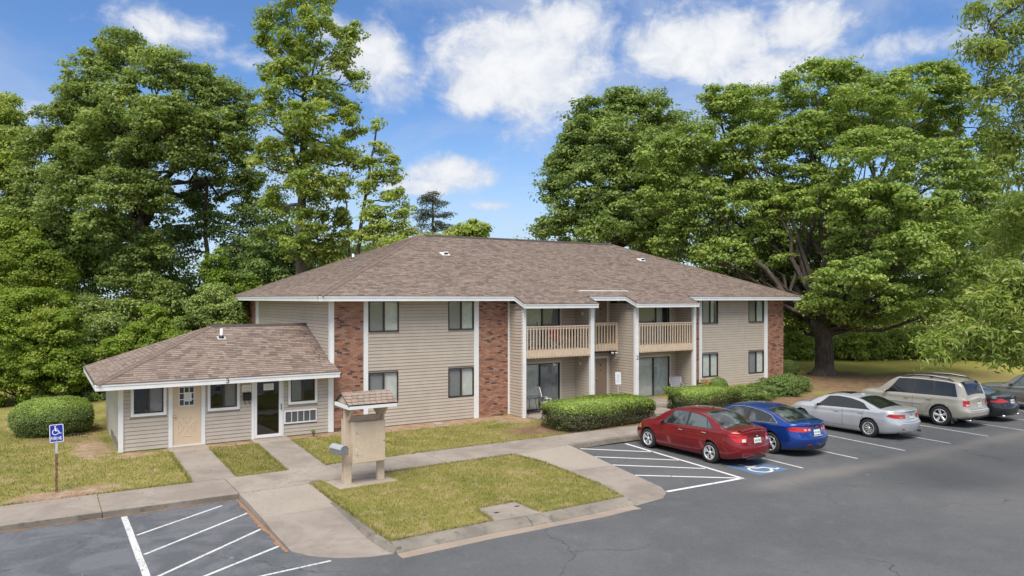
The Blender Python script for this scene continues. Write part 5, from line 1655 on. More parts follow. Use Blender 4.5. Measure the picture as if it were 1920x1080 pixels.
tl = [L3(*a) for a in ((575, 0, 45, 26, 42), (540, -35, 40, 26, 42), (515, 45, 38, 20, 42), (600, 40, 42, 24, 41), (655, 75, 26, 20, 42), (500, 85, 26, 16, 42), (560, 95, 50, 26, 41), (640, 115, 34, 22, 42), (665, 155, 22, 16, 42), (540, 150, 50, 26, 40.5),
                       (600, 170, 42, 28, 41), (500, 145, 20, 12, 43), (505, 215, 34, 26, 41), (575, 225, 55, 30, 40), (640, 215, 34, 20, 42), (545, 285, 50, 30, 40.5), (610, 285, 48, 30, 41), (665, 245, 24, 16, 42), (655, 300, 26, 20, 42), (500, 300, 34, 24, 42),
                       (570, 350, 45, 26, 40.5), (620, 355, 42, 26, 41), (510, 380, 30, 24, 42), (590, 420, 42, 26, 41), (640, 430, 34, 26, 42), (560, 475, 34, 24, 41), (620, 480, 40, 24, 42), (530, 440, 26, 26, 42))]
limbs = [(px3(563, 330, 42), px3(540, 255, 42), .17, .12), (px3(540, 255, 42), px3(568, 225, 42), .12, .1), (px3(568, 225, 42), px3(590, 120, 42), .10, .05), (px3(540, 255, 42), px3(505, 235, 42), .10, .04), (px3(565, 300, 42), px3(572, 180, 42), .15, .06), (px3(572, 180, 42), px3(560, 40, 42), .09, .04), (px3(600, 200, 42), px3(640, 140, 42), .07, .03)]
tree('tulip_tree', 'tallest bright green tree, slender bare trunk, reaching past the picture top', 'tree', tuple(at(566, 640, 42))[:2], tl, [px3(566, 500, 42), px3(564, 400, 42), px3(566, 330, 42), px3(572, 270, 42), px3(572, 160, 42)], tulip_leaf, bark3_m, 62,
     n_clumps=640, rc=.50, n_leaf=80, size=.19, shell=(.35, 1.0), limbs=limbs, twigs=3, tr=(.34, .12), flat=.6, inner=.12, zbase=0, droop=.6)
sl_ = [L3(*a) for a in ((706, 238, 10, 14, 40), (708, 275, 18, 14, 40), (735, 300, 16, 12, 40), (690, 305, 20, 12, 40), (715, 330, 26, 13, 40), (745, 335, 18, 12, 40), (690, 360, 24, 12, 40), (735, 370, 30, 13, 40), (700, 400, 32, 14, 40), (755, 400, 22, 13, 40),
                        (725, 430, 38, 14, 40), (765, 435, 22, 12, 40), (690, 445, 30, 13, 40), (740, 460, 38, 14, 39))]
tree('young_tree', 'slender young tree with loose foliage just left of the main roof peak', 'tree', tuple(at(672, 640, 40))[:2], sl_, [px3(674, 470, 40), px3(684, 380, 40), px3(696, 300, 40), px3(706, 235, 40)], tulip_leaf, bark2_m, 63,
     n_clumps=240, rc=.40, n_leaf=48, size=.17, shell=(.2, 1.05), twigs=3, tr=(.13, .04), flat=.5, zbase=0, droop=.6, flare=1.1)
tree('bare_sapling', 'nearly leafless pale sapling between the tulip tree and the slender young tree', 'tree', tuple(at(655, 640, 43))[:2], [L3(640, 350, 24, 30, 43), L3(660, 330, 20, 24, 43), L3(625, 395, 20, 20, 43)], [px3(655, 470, 43), px3(650, 400, 43), px3(645, 340, 43)], tulip_leaf, bark3_m, 64,
     n_clumps=30, rc=.35, n_leaf=5, size=.16, twigs=9, tr=(.09, .03), zbase=0, flare=1.1)
tree('pine_tree', 'small distant pine standing above the main roof ridge', 'tree', tuple(at(812, 640, 85))[:2], [L3(*a) for a in ((812, 370, 18, 7, 85), (800, 382, 20, 6, 85), (828, 385, 18, 6, 85), (838, 408, 14, 5, 85), (795, 400, 15, 6, 85), (815, 405, 20, 6, 85), (785, 418, 14, 7, 85), (822, 425, 18, 6, 85), (800, 435, 26, 7, 85), (840, 428, 10, 4, 85))],
     [px3(812, 480, 85), px3(811, 420, 85), px3(812, 365, 85)], pine_leaf, bark2_m, 65, n_clumps=90, rc=.75, n_leaf=55, size=.30, aspect=.3, twigs=2, tr=(.24, .08), flat=.5, zbase=0)
tree('roadside_tree', 'low light green treetop showing over the ridge right of the pine', 'tree', tuple(at(885, 640, 70))[:2], [L3(*a) for a in ((872, 440, 24, 10, 70), (895, 430, 18, 12, 70), (905, 438, 14, 10, 70), (850, 445, 18, 8, 70))], [px3(885, 500, 70), px3(887, 440, 70)], tulip_leaf, bark2_m, 66,
     n_clumps=60, rc=.8, n_leaf=100, size=.28, zbase=0, tr=(.2, .1))
tree('maple_tree', 'light green tree cut by the left picture edge', 'tree', tuple(at(-15, 700, 48))[:2], [L3(*a) for a in ((5, 210, 30, 24, 48), (-10, 255, 50, 34, 48), (20, 290, 34, 30, 47), (-15, 340, 50, 36, 47), (15, 390, 30, 26, 48), (-5, 430, 40, 30, 48))], [px3(-15, 500, 48), px3(-10, 300, 48)], tulip_leaf, bark2_m, 67,
     n_clumps=150, rc=.85, n_leaf=210, size=.2, zbase=0, tr=(.35, .15))
ml = [L3(*a) for a in ((360, 395, 36, 20, 46), (395, 360, 30, 16, 47), (400, 430, 36, 22, 46), (470, 420, 40, 28, 45), (505, 470, 38, 28, 44), (450, 480, 42, 24, 45), (490, 540, 50, 32, 43), (430, 560, 46, 34, 44), (520, 400, 26, 20, 45), (345, 460, 26, 20, 46))]
tree('sweetgum_tree', 'dark mid-height tree between the wide left tree and the tulip tree', 'tree', tuple(at(388, 690, 45))[:2], ml, [px3(388, 560, 45), px3(386, 440, 45), px3(386, 330, 45)], dark_leaf, bark2_m, 68,
     n_clumps=190, rc=.72, n_leaf=150, size=.19, zbase=0, tr=(.2, .08), flat=.5)

# ------------------------------------------------------------------ woodland masses behind
def wood(name, label, lobes, mat, seed, n_clumps, rc, n_leaf, size):
    rg = np.random.default_rng(seed)
    V, rnd, cen = clumped(lobes, n_clumps, rc, n_leaf, size, rg, .6, .65, .15, .55, (.6, 1.0))
    return tag(link_mesh(name, np_mesh(name, V, 4, rnd, mat)), label, 'woodland', kind='stuff')
rg = np.random.default_rng(77)
wl = []
for i in range(46):
    px = -60 + i * 17; py = 560 + rg.normal() * 30 - (50 if px < 310 else 0) + (45 if 325 < px < 440 else 0) - (25 if 430 < px < 640 else 0)
    wl.append(L3(px, py, 48, 50, 50 + rg.normal() * 1.5))
for i in range(30):
    wl.append(L3(-60 + i * 25, 660, 50, 46, 47 + rg.normal()))
for (px, py) in ((20, 440), (70, 450), (130, 460), (200, 470), (260, 480), (40, 480), (110, 500), (180, 505), (250, 520), (60, 530), (480, 500), (520, 520), (590, 520), (640, 510)):
    wl.append(L3(px, py, 50, 34, 48))
wood('woodland', 'dense dark woodland closing the left lawn behind the shrubs', wl, dark_leaf, 71, 900, 1.15, 170, .24)
wr = []
for i in range(50):
    px = 1000 + i * 22; wr.append(L3(px, 600 + rg.normal() * 15, 60, 50, 64 + rg.normal() * 2))
    wr.append(L3(px, 520 + rg.normal() * 20, 60, 55, 68 + rg.normal() * 2))
    if px > 1250: wr.append(L3(px, 430 + rg.normal() * 20, 60, 45, 70))
for i in range(30): wr.append(L3(1180 + i * 28, 655, 40, 24, 60))
wood('woodland', 'dense dark woodland beyond the right lawn behind the oak', wr, dark_leaf, 72, 1150, 1.5, 150, .30)
wb = [L3(680 + i * 26, 478 - (i % 3) * 6, 34, 16, 62) for i in range(8)] + [L3(640 + i * 30, 520, 44, 30, 60) for i in range(9)]
wood('woodland', 'bright green treetops just above the left slope of the main roof', wb, tulip_leaf, 73, 150, 1.0, 120, .24)
ub = []
for i in range(34):
    px = 1490 + i * 14 + rg.normal() * 4; ub.append(L3(px, 655 + rg.normal() * 7, 24, 22 + rg.normal() * 4, 55 + rg.normal() * .6))
wood('undergrowth', 'light green low undergrowth along the far edge of the right lawn', ub, tulip_leaf, 74, 300, .7, 130, .2)
# ------------------------------------------------------------------ shrubs at the left wood edge: each its own
def shrub(name, label, lobes, mat, seed, n_clumps, rc, n_leaf, size, cat='shrub', group=None, base_px=None, flat=.6, droop=0.3):
    rg = np.random.default_rng(seed)
    c0 = lobes[0][0]
    cx = sum(l[0][0] for l in lobes) / len(lobes); cy = sum(l[0][1] for l in lobes) / len(lobes)
    root = tag(empty(name, (cx, cy, 0)), label, cat, group)
    V, rnd, cen = clumped(lobes, n_clumps, rc, n_leaf, size, rg, flat, .62, .12, .55, (.75, 1.0), droop)
    link_mesh('foliage', np_mesh('foliage', V - np.array([cx, cy, 0]), 4, rnd, mat), root)
    m = MB()
    for ps in cen:
        for q in rg.choice(len(ps), min(3, len(ps)), replace=False):
            limb(m, (cx + rg.normal() * .15, cy + rg.normal() * .15, -.05), ps[q], .05, .015, rg, 5, .15)
    m.build('stems', bark2_m, root)
    return root
shrub('large_shrub', 'largest rounded yellow-green shrub at the left edge of the lawn', [L3(*a) for a in ((70, 600, 60, 36, 36), (20, 610, 60, 40, 36), (110, 650, 44, 44, 35.5), (40, 670, 80, 46, 35), (100, 710, 50, 40, 35), (10, 720, 70, 36, 35))], shrub_leaf, 81, 420, .45, 190, .13)
shrub('tall_shrub', 'tall yellow-green bush above and behind the largest left shrub', [L3(*a) for a in ((25, 460, 40, 30, 41), (60, 500, 40, 30, 40.5), (10, 520, 60, 30, 40), (100, 530, 30, 24, 41))], shrub_leaf, 82, 170, .55, 180, .15)
shrub('spreading_shrub', 'mid green shrub between the largest shrub and the annex roof', [L3(*a) for a in ((165, 600, 34, 26, 39), (200, 640, 40, 32, 38), (175, 690, 40, 36, 37.5), (150, 730, 36, 22, 37.5))], mid_leaf, 83, 200, .5, 190, .14)
shrub('pointed_shrub', 'bright shrub with upright pointed top over the annex hip', [L3(*a) for a in ((290, 610, 18, 24, 36), (300, 640, 30, 24, 36), (262, 640, 28, 22, 36), (230, 665, 34, 24, 36), (320, 655, 34, 20, 36))], shrub_leaf, 84, 170, .4, 170, .12)
shrub('rounded_shrub', 'rounded green shrub rising behind the annex roof ridge', [L3(*a) for a in ((400, 575, 34, 26, 38), (430, 600, 34, 22, 38), (375, 605, 30, 22, 38), (350, 620, 24, 14, 38))], mid_leaf, 85, 150, .45, 180, .13)
shrub('slim_shrub', 'narrow light green bush against the dark wood above the annex', [L3(*a) for a in ((405, 510, 16, 26, 42), (415, 545, 24, 26, 42), (465, 540, 22, 16, 42))], shrub_leaf, 86, 70, .42, 130, .14)
shrub('low_shrub', 'low green brush along the lawn edge left of the annex roof', [L3(*a) for a in ((140, 755, 40, 10, 35.5), (90, 752, 44, 12, 35), (175, 738, 30, 14, 36.5))], mid_leaf, 87, 70, .3, 150, .11)

# ------------------------------------------------------------------ clipped hedges
def hedge(name, label, c, sx, sy, h, rz, seed, n=42000, size=.052, z=0.0, cat='hedge', sq=3.2, low=True, mat=None):
    """clipped hedge: rounded box of small leaves round a dark twiggy core"""
    rg = np.random.default_rng(seed)
    root = tag(empty(name, (c[0], c[1], z), rz), label, cat)
    d = sph(n, rg)
    d[:, 2] = np.abs(d[:, 2]) * np.where(rg.random(n) < .18, -1, 1)
    S = np.array([sx / 2, sy / 2, h * .55])
    pw = (np.abs(d) ** sq).sum(1) ** (-1 / sq)
    P = d * pw[:, None]
    bl = sph(90, rg); bl /= (np.abs(bl) ** sq).sum(1)[:, None] ** (1 / sq); ba = rg.normal(size=90) * .035
    lump = 1 + rg.normal(size=n) * .014
    for q_, a_ in zip(bl, ba): lump += a_ * np.exp(-((P - q_) ** 2).sum(1) / .05)
    stray = rg.random(n) < .012; lump = np.where(stray, lump + rg.uniform(.02, .09, n), lump)
    inn = 1 - np.abs(rg.normal(size=n)) * .045
    Q = P * (lump * inn)[:, None] * S
    Q[:, 2] += h * .45
    keep = Q[:, 2] > .02
    Q, d = Q[keep], d[keep]
    Nrm = d + rg.normal(size=Q.shape) * .55 + np.array([0, 0, .3])
    rnd = rg.random(len(Q))
    hi = Q[:, 2] > h * (.68 + .05 * np.sin(Q[:, 0] * 2.2) + .09 * rg.normal(size=len(Q)))  # upper leaves paler, light on top painted in; sides keep their own brown
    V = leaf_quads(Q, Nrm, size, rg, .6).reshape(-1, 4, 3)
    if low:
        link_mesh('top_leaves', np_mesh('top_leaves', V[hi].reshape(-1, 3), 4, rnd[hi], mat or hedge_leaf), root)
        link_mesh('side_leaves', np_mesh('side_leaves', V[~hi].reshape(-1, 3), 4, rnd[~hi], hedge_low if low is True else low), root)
    else:
        link_mesh('leaves', np_mesh('leaves', V.reshape(-1, 3), 4, rnd, mat or hedge_leaf), root)
    bm = bmesh.new(); bmesh.ops.create_icosphere(bm, subdivisions=4, radius=1)
    for v in bm.verts:
        u = v.co.normalized(); p = (abs(u.x) ** sq + abs(u.y) ** sq + abs(u.z) ** sq) ** (-1 / sq)
        v.co = Vector((u.x * p * sx / 2 * .90, u.y * p * sy / 2 * .90, u.z * p * h * .55 * .90 + h * .45))
    me = bpy.data.meshes.new('core'); bm.to_mesh(me); bm.free(); me.materials.append(bark2_m if low else dark_leaf)
    link_mesh('core', me, root)
    return root
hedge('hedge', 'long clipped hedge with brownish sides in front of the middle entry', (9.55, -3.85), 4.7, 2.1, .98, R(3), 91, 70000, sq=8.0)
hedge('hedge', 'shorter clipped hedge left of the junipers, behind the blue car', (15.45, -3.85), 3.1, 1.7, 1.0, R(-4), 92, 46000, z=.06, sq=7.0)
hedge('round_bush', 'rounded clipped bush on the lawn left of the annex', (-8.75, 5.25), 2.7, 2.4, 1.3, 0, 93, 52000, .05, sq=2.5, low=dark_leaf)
hedge('small_round_bush', 'small round dark bush past the right end of the building', (28.3, 1.7), 1.25, 1.25, .95, 0, 94, 12000, .06, z=.35, sq=2.3, low=False, mat=dark_leaf, cat='shrub')
hedge('small_bush', 'small sprawling bush against the right siding wall beside the brick strip', (19.35, -1.05), 1.1, .8, .75, 0, 95, 9000, .07, z=.25, sq=2.0, low=False, mat=juniper_leaf, cat='shrub')
def juniper(label, lobes, seed, n_clumps):
    rg = np.random.default_rng(seed)
    cx = sum(l[0][0] for l in lobes) / len(lobes); cy = sum(l[0][1] for l in lobes) / len(lobes); z = .2
    root = tag(empty('juniper', (cx, cy, z)), label, 'shrub')
    V, rnd, cen = clumped(lobes, n_clumps, .26, 95, .085, rg, .5, .35, .1, .7, (.8, 1.0))
    link_mesh('foliage', np_mesh('foliage', V - np.array([cx, cy, z]), 4, rnd, juniper_leaf), root)
    m = MB()
    for (c, r), ps in zip(lobes, cen):
        for q in rg.choice(len(ps), min(6, len(ps)), replace=False): limb(m, (cx, cy, z - .05), ps[q], .04, .012, rg, 5, .15)
    m.build('stems', bark2_m, root)
    for (c, r) in lobes:
        bm = bmesh.new(); bmesh.ops.create_icosphere(bm, subdivisions=3, radius=1)
        for v in bm.verts: v.co = Vector((c[0] - cx + v.co.x * r[0] * .8, c[1] - cy + v.co.y * r[1] * .8, c[2] - z + v.co.z * r[2] * .74))
        me = bpy.data.meshes.new('core'); bm.to_mesh(me); bm.free(); me.materials.append(dark_leaf); link_mesh('core', me, root)
    return root
juniper('wide low juniper mound in front of the right siding wall', [((18.7, -3.0, .36), (.8, .7, .34)), ((19.6, -3.1, .42), (1.0, .9, .36))], 96, 200)
juniper('larger juniper mound at the foot of the right brick corner', [((21.5, -2.9, .52), (1.05, 1.0, .48)), ((22.6, -2.7, .58), (1.05, 1.0, .50))], 97, 250)

# small plants
def tuft(name, label, x, y, z, n, h, mat, seed, cat='plant'):
    rg = np.random.default_rng(seed); m = MB()
    for i in range(n):
        a = rg.uniform(0, 2 * pi); l_ = rg.uniform(.3, 1) * h * .8; hh = h * rg.uniform(.6, 1)
        dx, dy = cos(a), sin(a); w = .012
        pts = [(x, y, z), (x + dx * l_ * .3, y + dy * l_ * .3, z + hh * .7), (x + dx * l_, y + dy * l_, z + hh)]
        vs = []
        for k, p in enumerate(pts):
            ww = w * (1 - k * .42); vs += [(p[0] - dy * ww, p[1] + dx * ww, p[2]), (p[0] + dy * ww, p[1] - dx * ww, p[2])]
        m.add(vs, [(0, 1, 3, 2), (2, 3, 5, 4)])
    return tag(m.build(name, mat), label, cat)
tuft('grass_clump', 'small clump of strappy leaves in the soil under the air conditioner grille', -.85, -.55, -.01, 40, .34, mid_leaf, 5)
fx = tag(empty('flowering_plant', (18.7, -.75, .28)), 'straggly yellow and pink leafed plant at the foot of the brick strip', 'plant')
rg = np.random.default_rng(9)
V, rnd, _ = clumped([((18.75, -.8, .62), (.45, .35, .32)), ((19.15, -.85, .55), (.35, .3, .25))], 26, .13, 26, .10, rg)
fl1 = leaf_mat('yellow_leaf', [(.55, .38, .08), (.62, .48, .18), (.45, .40, .10), (.5, .22, .14)], .3)
link_mesh('foliage', np_mesh('foliage', V - np.array([18.7, -.75, .28]), 4, rnd, fl1), fx)
m = MB()
for i in range(9): limb(m, (18.9, -.8, .25), (18.5 + rg.random() * .8, -.95 + rg.random() * .4, .5 + rg.random() * .35), .012, .005, rg, 3, .1)
m.build('stems', bark2_m, fx)
# fallen branch at the annex
m = MB(); m.sm = True
limb(m, (-8.3, 4.1, .03), (-7.15, 4.9, .05), .035, .015, rg, 6, .12); limb(m, (-8.1, 4.2, .04), (-7.7, 3.6, .03), .02, .008, rg, 4, .15); limb(m, (-7.9, 4.4, .03), (-7.5, 4.0, .03), .02, .008, rg, 4, .15)
tag(m.build('fallen_branch', bark2_m), 'bare fallen branch lying between the round bush and the annex wall', 'branch')

# narrow-leaved tree whose boughs hang into the right edge of the picture
wl = [L3(*a, .9) for a in ((1895, 10, 50, 10, 19.0), (1850, 25, 30, 8, 19.0), (1915, 60, 40, 12, 19.0), (1880, 100, 40, 14, 19.0), (1828, 95, 18, 9, 19.0), (1925, 130, 26, 14, 19.0), (1890, 170, 40, 22, 19.0), (1925, 215, 40, 30, 19.5), (1898, 270, 34, 26, 19.5),
                           (1925, 330, 34, 30, 19.0), (1925, 400, 44, 30, 19.0), (1900, 455, 34, 26, 20.0), (1895, 525, 40, 26, 18.5), (1930, 560, 50, 36, 18.5), (1865, 575, 40, 24, 18.5), (1890, 620, 50, 26, 18.5), (1830, 622, 38, 18, 18.5), (1780, 648, 34, 13, 18.5), (1850, 660, 34, 14, 18.5), (1910, 665, 34, 20, 18.5), (1755, 665, 18, 9, 18.5))]
tb = at(2600, 560, 23)
lm = [(px3(2590, 330, 23), px3(2150, 150, 20), .14, .07), (px3(2150, 150, 20), px3(1860, 50, 19), .06, .015), (px3(2590, 450, 23), px3(2150, 470, 19.5), .14, .07), (px3(2150, 470, 19.5), px3(1930, 560, 18.5), .05, .02), (px3(1930, 560, 18.5), px3(1790, 645, 18.5), .02, .008), (px3(2590, 380, 23), px3(2150, 330, 20), .12, .06), (px3(2150, 330, 20), px3(1890, 280, 19.5), .04, .012), (px3(2150, 150, 20), px3(1880, 180, 19), .04, .012)]
tree('willow_oak', 'narrow-leaved light green tree hanging in from the right picture edge', 'tree', (tb.x, tb.y), wl + [L3(2050, 60, 90, 50, 20), L3(2080, 300, 90, 70, 20), L3(2080, 520, 90, 60, 20), L3(2400, 200, 160, 110, 22)],
     [px3(2600, 450, 23), px3(2590, 300, 23), px3(2580, 120, 23)], willow_leaf, bark_m, 99, n_clumps=640, rc=.40, n_leaf=62, size=.19, aspect=.25, twigs=3, tr=(.30, .16), limbs=lm, zbase=AZ, droop=1.2, flat=.8, inner=.25, upbias=.35, shell=(.35, 1.0), limbto=10)
m = MB(); m.poly([(tb.x + 1.6 * cos(t), tb.y + 1.6 * sin(t)) for t in np.linspace(0, 2 * pi, 25)[:-1]], AZ - .05, AZ + .10)
tag(m.build('tree_island', kerb_m, bevel=.02), kind='structure')
# ================================================================== signs and street furniture
# blue parking sign on a rusty post
def parking_sign():
    x, y = -8.76, -4.56
    r = tag(empty('parking_sign', (x, y, 0)), 'blue and white accessible PARKING sign on a rusty post at the left walk', 'sign')
    m = MB(); m.box(x - .028, x + .028, y - .012, y + .016, -.1, 1.72); m.build('post', rust_m, r)
    m = MB(); m.box(x - .027, x + .027, y - .014, y - .0125, .98, 1.30); m.build('post_sleeve', galv_m, r)
    tilt = R(1.5)
    def T(u, v, z): return (x + (u) * cos(tilt) - (v - 1.50) * sin(tilt), y - .022 - z, 1.50 + (v - 1.50) * cos(tilt) + u * sin(tilt))
    def rr(w, h, rad, z, cz=1.50):
        pts = []
        for (sx_, sy_, a0) in ((1, 1, 0), (-1, 1, 90), (-1, -1, 180), (1, -1, 270)):
            for k in range(5):
                a = R(a0 + k * 22.5); pts.append(T(sx_ * (w / 2 - rad) + rad * cos(a), cz + sy_ * (h / 2 - rad) + rad * sin(a), z))
        return pts
    m = MB(); p0 = rr(.31, .455, .03, -.006); p1 = rr(.31, .455, .03, .0); n = len(p0)
    m.add(p0 + p1, [tuple(range(n)), tuple(range(2 * n - 1, n - 1, -1))] + [(i, n + i, n + (i + 1) % n, (i + 1) % n) for i in range(n)])
    pl = m.build('sign_plate', signwhite_m, r, fix=True)
    m = MB(); m.add(rr(.275, .42, .02, .0015), [tuple(range(20))]); m.build('blue_field', signblue_m, pl)
    m = MB(); wheelchair(m, lambda u, v, z: T(-.125 + u * .245, 1.45 + v * .245, z), .003); m.build('access_symbol', signwhite_m, pl)
    m = MB(); text(m, 'PARKING', lambda u, v, z: T(-.122 + u, 1.335 + v, z), .075, .003, w=.22, adv=.90, sx=.50); m.build('lettering', signwhite_m, pl)
    for dz in (-.19, .19):
        m = MB(); m.lathe([(0, -.004), (.01, -.003), (.01, .0)], T(0, 1.50 + dz, .003), 'y', 8); m.build('bolt', galv_m, pl)
parking_sign()
# white notice on a thin leaning post behind the hedge
x, y = 11.78, -2.35
r = tag(empty('notice_sign', (x, y, 0.05)), 'blank white sign on a thin leaning post behind the long hedge', 'sign')
m = MB(); m.bar((x + .07, y, .0), (x - .02, y, 1.82), .035, .03); m.build('post', galv_m, r)
m = MB(); m.obox((x - .0, y - .03, 1.52), (.155, 0, -.01), (0, .003, 0), (-.012, 0, .26)); m.build('sign_plate', signwhite_m, r)
m = MB()
for i in range(8): m.obox((x - .0, y - .0345, 1.68 - i * .045), (.11 - random.random() * .03, 0, -.007), (0, .0006, 0), (0, 0, .006))
m.build('printed_text', ink_m, r)

# roofed notice cabinet
def cabinet():
    r = tag(empty('notice_cabinet', (-1.7, -7.75, 0)), 'tan wooden notice cabinet with its own shingled gable roof at the walk', 'notice board')
    for (x0, x1) in ((-2.275, -2.085), (-1.345, -1.15)):
        m = MB(); m.box(x0, x1, -7.80, -7.66, .0, 2.12); m.build('post', kiosk_m, r, bevel=.008)
    m = MB(); m.box(-2.30, -2.20, -7.66, -7.60, .02, 1.72); m.build('side_board', kiosk_m, r)
    m = MB(); m.box(-2.085, -1.345, -7.79, -7.69, .55, 1.80); m.box(-2.085, -1.345, -7.79, -7.69, 2.0, 2.10); m.build('back_panel', kiosk_m, r)
    m = MB(); m.box(-2.13, -1.22, -8.02, -7.805, .57, 1.66); cb = m.build('cabinet_box', kiosk_m, r, bevel=.01)
    m = MB(); m.box(-2.02, -1.235, -8.045, -8.022, .585, 1.645); dr = m.build('cabinet_door', kiosk_m, r, bevel=.005)
    m = MB()
    for z in (.82, 1.40):
        m.tube([(-2.045, -8.05, z + .16), (-2.045, -8.052, z), (-2.03, -8.056, z - .02), (-1.99, -8.056, z - .02)], .006, 6)
    m.build('hinge', galv_m, dr)
    m = MB(); m.lathe([(0, -.02), (.012, -.018), (.012, 0)], (-1.27, -8.045, 1.12), 'y', 8); m.build('latch', black_m, dr)
    # corner brackets
    for x in (-2.18, -1.245):
        for s, (yy0, yy1) in ((-1, (-7.80, -8.20)), (1, (-7.66, -7.42))):
            m = MB(); m.bar((x, yy0, 1.70), (x, yy1, 2.06), .07, .055, up=(1, 0, 0)); m.build('brace', kiosk_m, r)
    for (x0, x1) in ((-2.085, -1.90), (-1.345, -1.52)):
        m = MB(); m.prism([(x0, -7.76, 1.78), (x0, -7.76, 2.06), (x1, -7.76, 2.06)], (0, .05, 0)); m.build('gusset', kiosk_m, r, fix=True)
    # roof
    X0_, X1_, yf, yb, ze, yr, zr = -2.36, -1.04, -8.36, -7.28, 2.165, -7.82, 2.44
    for (p, q, o) in (((X0_, yf), (X1_, yf), (0, -1)), ((X0_, yf), (X0_, yb), (-1, 0)), ((X1_, yf), (X1_, yb), (1, 0)), ((X0_, yb), (X1_, yb), (0, 1))):
        m = MB(); o = Vector((o[0], o[1], 0)); P, Q = Vector((p[0], p[1], 0)), Vector((q[0], q[1], 0))
        m.prism([P + Vector((0, 0, 2.06)), Q + Vector((0, 0, 2.06)), Q + Vector((0, 0, 2.165)), P + Vector((0, 0, 2.165))], o * .02); m.build('roof_fascia', white, r, fix=True)
    m = MB(); m.box(X0_ + .005, X1_ - .005, yf + .005, yb - .005, 2.062, 2.075); m.build('roof_floor', kiosk_m, r)
    for x in (X0_ + .03, X1_ - .05):
        m = MB(); m.prism([(x, yf + .03, 2.166), (x, yb - .03, 2.166), (x, yr, zr - .02)], (.02, 0, 0)); m.build('gable_board', kiosk_m, r, fix=True)
    m = MB(); m.add([(X0_ - .03, yf - .02, 2.165), (X1_ + .03, yf - .02, 2.165), (X1_ + .03, yr, zr), (X0_ - .03, yr, zr), (X0_ - .03, yb + .02, 2.165), (X1_ + .03, yb + .02, 2.165),
                     (X0_ - .03, yf - .02, 2.145), (X1_ + .03, yf - .02, 2.145), (X1_ + .03, yr, zr - .02), (X0_ - .03, yr, zr - .02), (X0_ - .03, yb + .02, 2.145), (X1_ + .03, yb + .02, 2.145)],
                    [(0, 1, 2, 3), (3, 2, 5, 4), (7, 6, 9, 8), (8, 9, 10, 11), (0, 6, 7, 1), (0, 3, 9, 6), (3, 4, 10, 9), (1, 7, 8, 2), (2, 8, 11, 5), (4, 5, 11, 10)])
    rf = m.build('roof', darkwood_m, r, fix=True)
    vv = Vector((0, yr - yf + .02, zr - 2.165)); L_ = vv.length; vv.normalize()
    w_ = X1_ - X0_ + .06
    shingles(rf, (X0_ - .03, yf - .02, 2.168), (1, 0, 0), vv, L_, lambda t: [(0, w_)], single=60, expo=.145, mat=kshingle_m, seed=7, exact=.165, stuff_name='shingle_offcuts')
    vv2 = Vector((0, -(yb - yr + .02), zr - 2.165)).normalized()
    shingles(rf, (X1_ + .03, yb + .02, 2.168), (-1, 0, 0), vv2, L_, lambda t: [(0, w_)], single=60, expo=.145, mat=kshingle_m, seed=8, exact=.165, stuff_name='shingle_offcuts')
    for i in range(9):
        a = X0_ - .03 + i * .153; m = MB()
        m.add([(a, yr - .10, zr - .045), (a + .165, yr - .10, zr - .04), (a + .165, yr, zr + .018), (a, yr, zr + .012), (a + .165, yr + .10, zr - .04), (a, yr + .10, zr - .045), (a, yr - .10, zr - .055), (a + .165, yr - .10, zr - .05)], [(0, 1, 2, 3), (3, 2, 4, 5), (6, 7, 1, 0)])
        m.build('ridge_shingle', kshingle_m, rf)
cabinet()
lid_m = painted('grey_lid_metal', (0.46, 0.47, 0.49), 0.4, 0.08, 12, 0.15, metallic=0.3)
# grey letter box on the cabinet's post
r = tag(empty('letter_box', (-2.45, -7.9, .84)), 'grey metal letter box with curved lid on the left post of the cabinet', 'mailbox')
m = MB(); m.sm = False
prof = [(.0, .0), (.0, .155), (.03, .21), (.085, .245), (.145, .245), (.20, .21), (.23, .155), (.23, 0)]
def bx_pt(a, b_, t):   # across, up, along
    return (-2.50 + a * .94 + t * -.12, -8.09 - a * .10 + t * .50, .84 + b_)
vs = [bx_pt(a, b_, 0) for a, b_ in prof] + [bx_pt(a, b_, 1) for a, b_ in prof]; n = len(prof)
m.add(vs, [tuple(range(n)), tuple(range(2 * n - 1, n - 1, -1))] + [(i, (i + 1) % n, n + (i + 1) % n, n + i) for i in range(n)])
m.build('box_body', mailbox_m, r, bevel=.006, fix=True)
m = MB(); vs = []
lid = [(-.008, .15), (.026, .216), (.083, .254), (.147, .254), (.204, .216), (.238, .15)]
for t in (-.03, 1.02): vs += [bx_pt(a, b_, t) for a, b_ in lid] + [bx_pt(.115 + (a - .115) * .95, .15 + (b_ - .15) * .93, t) for a, b_ in lid]
k = len(lid)
m.add(vs, [(i, i + 1, 2 * k + i + 1, 2 * k + i) for i in range(k - 1)] + [(k + i + 1, k + i, 3 * k + i, 3 * k + i + 1) for i in range(k - 1)] + [(i, k + i, k + i + 1, i + 1) for i in range(k - 1)] + [(2 * k + i + 1, 3 * k + i + 1, 3 * k + i, 2 * k + i) for i in range(k - 1)])
m.build('lid', lid_m, r, fix=True)

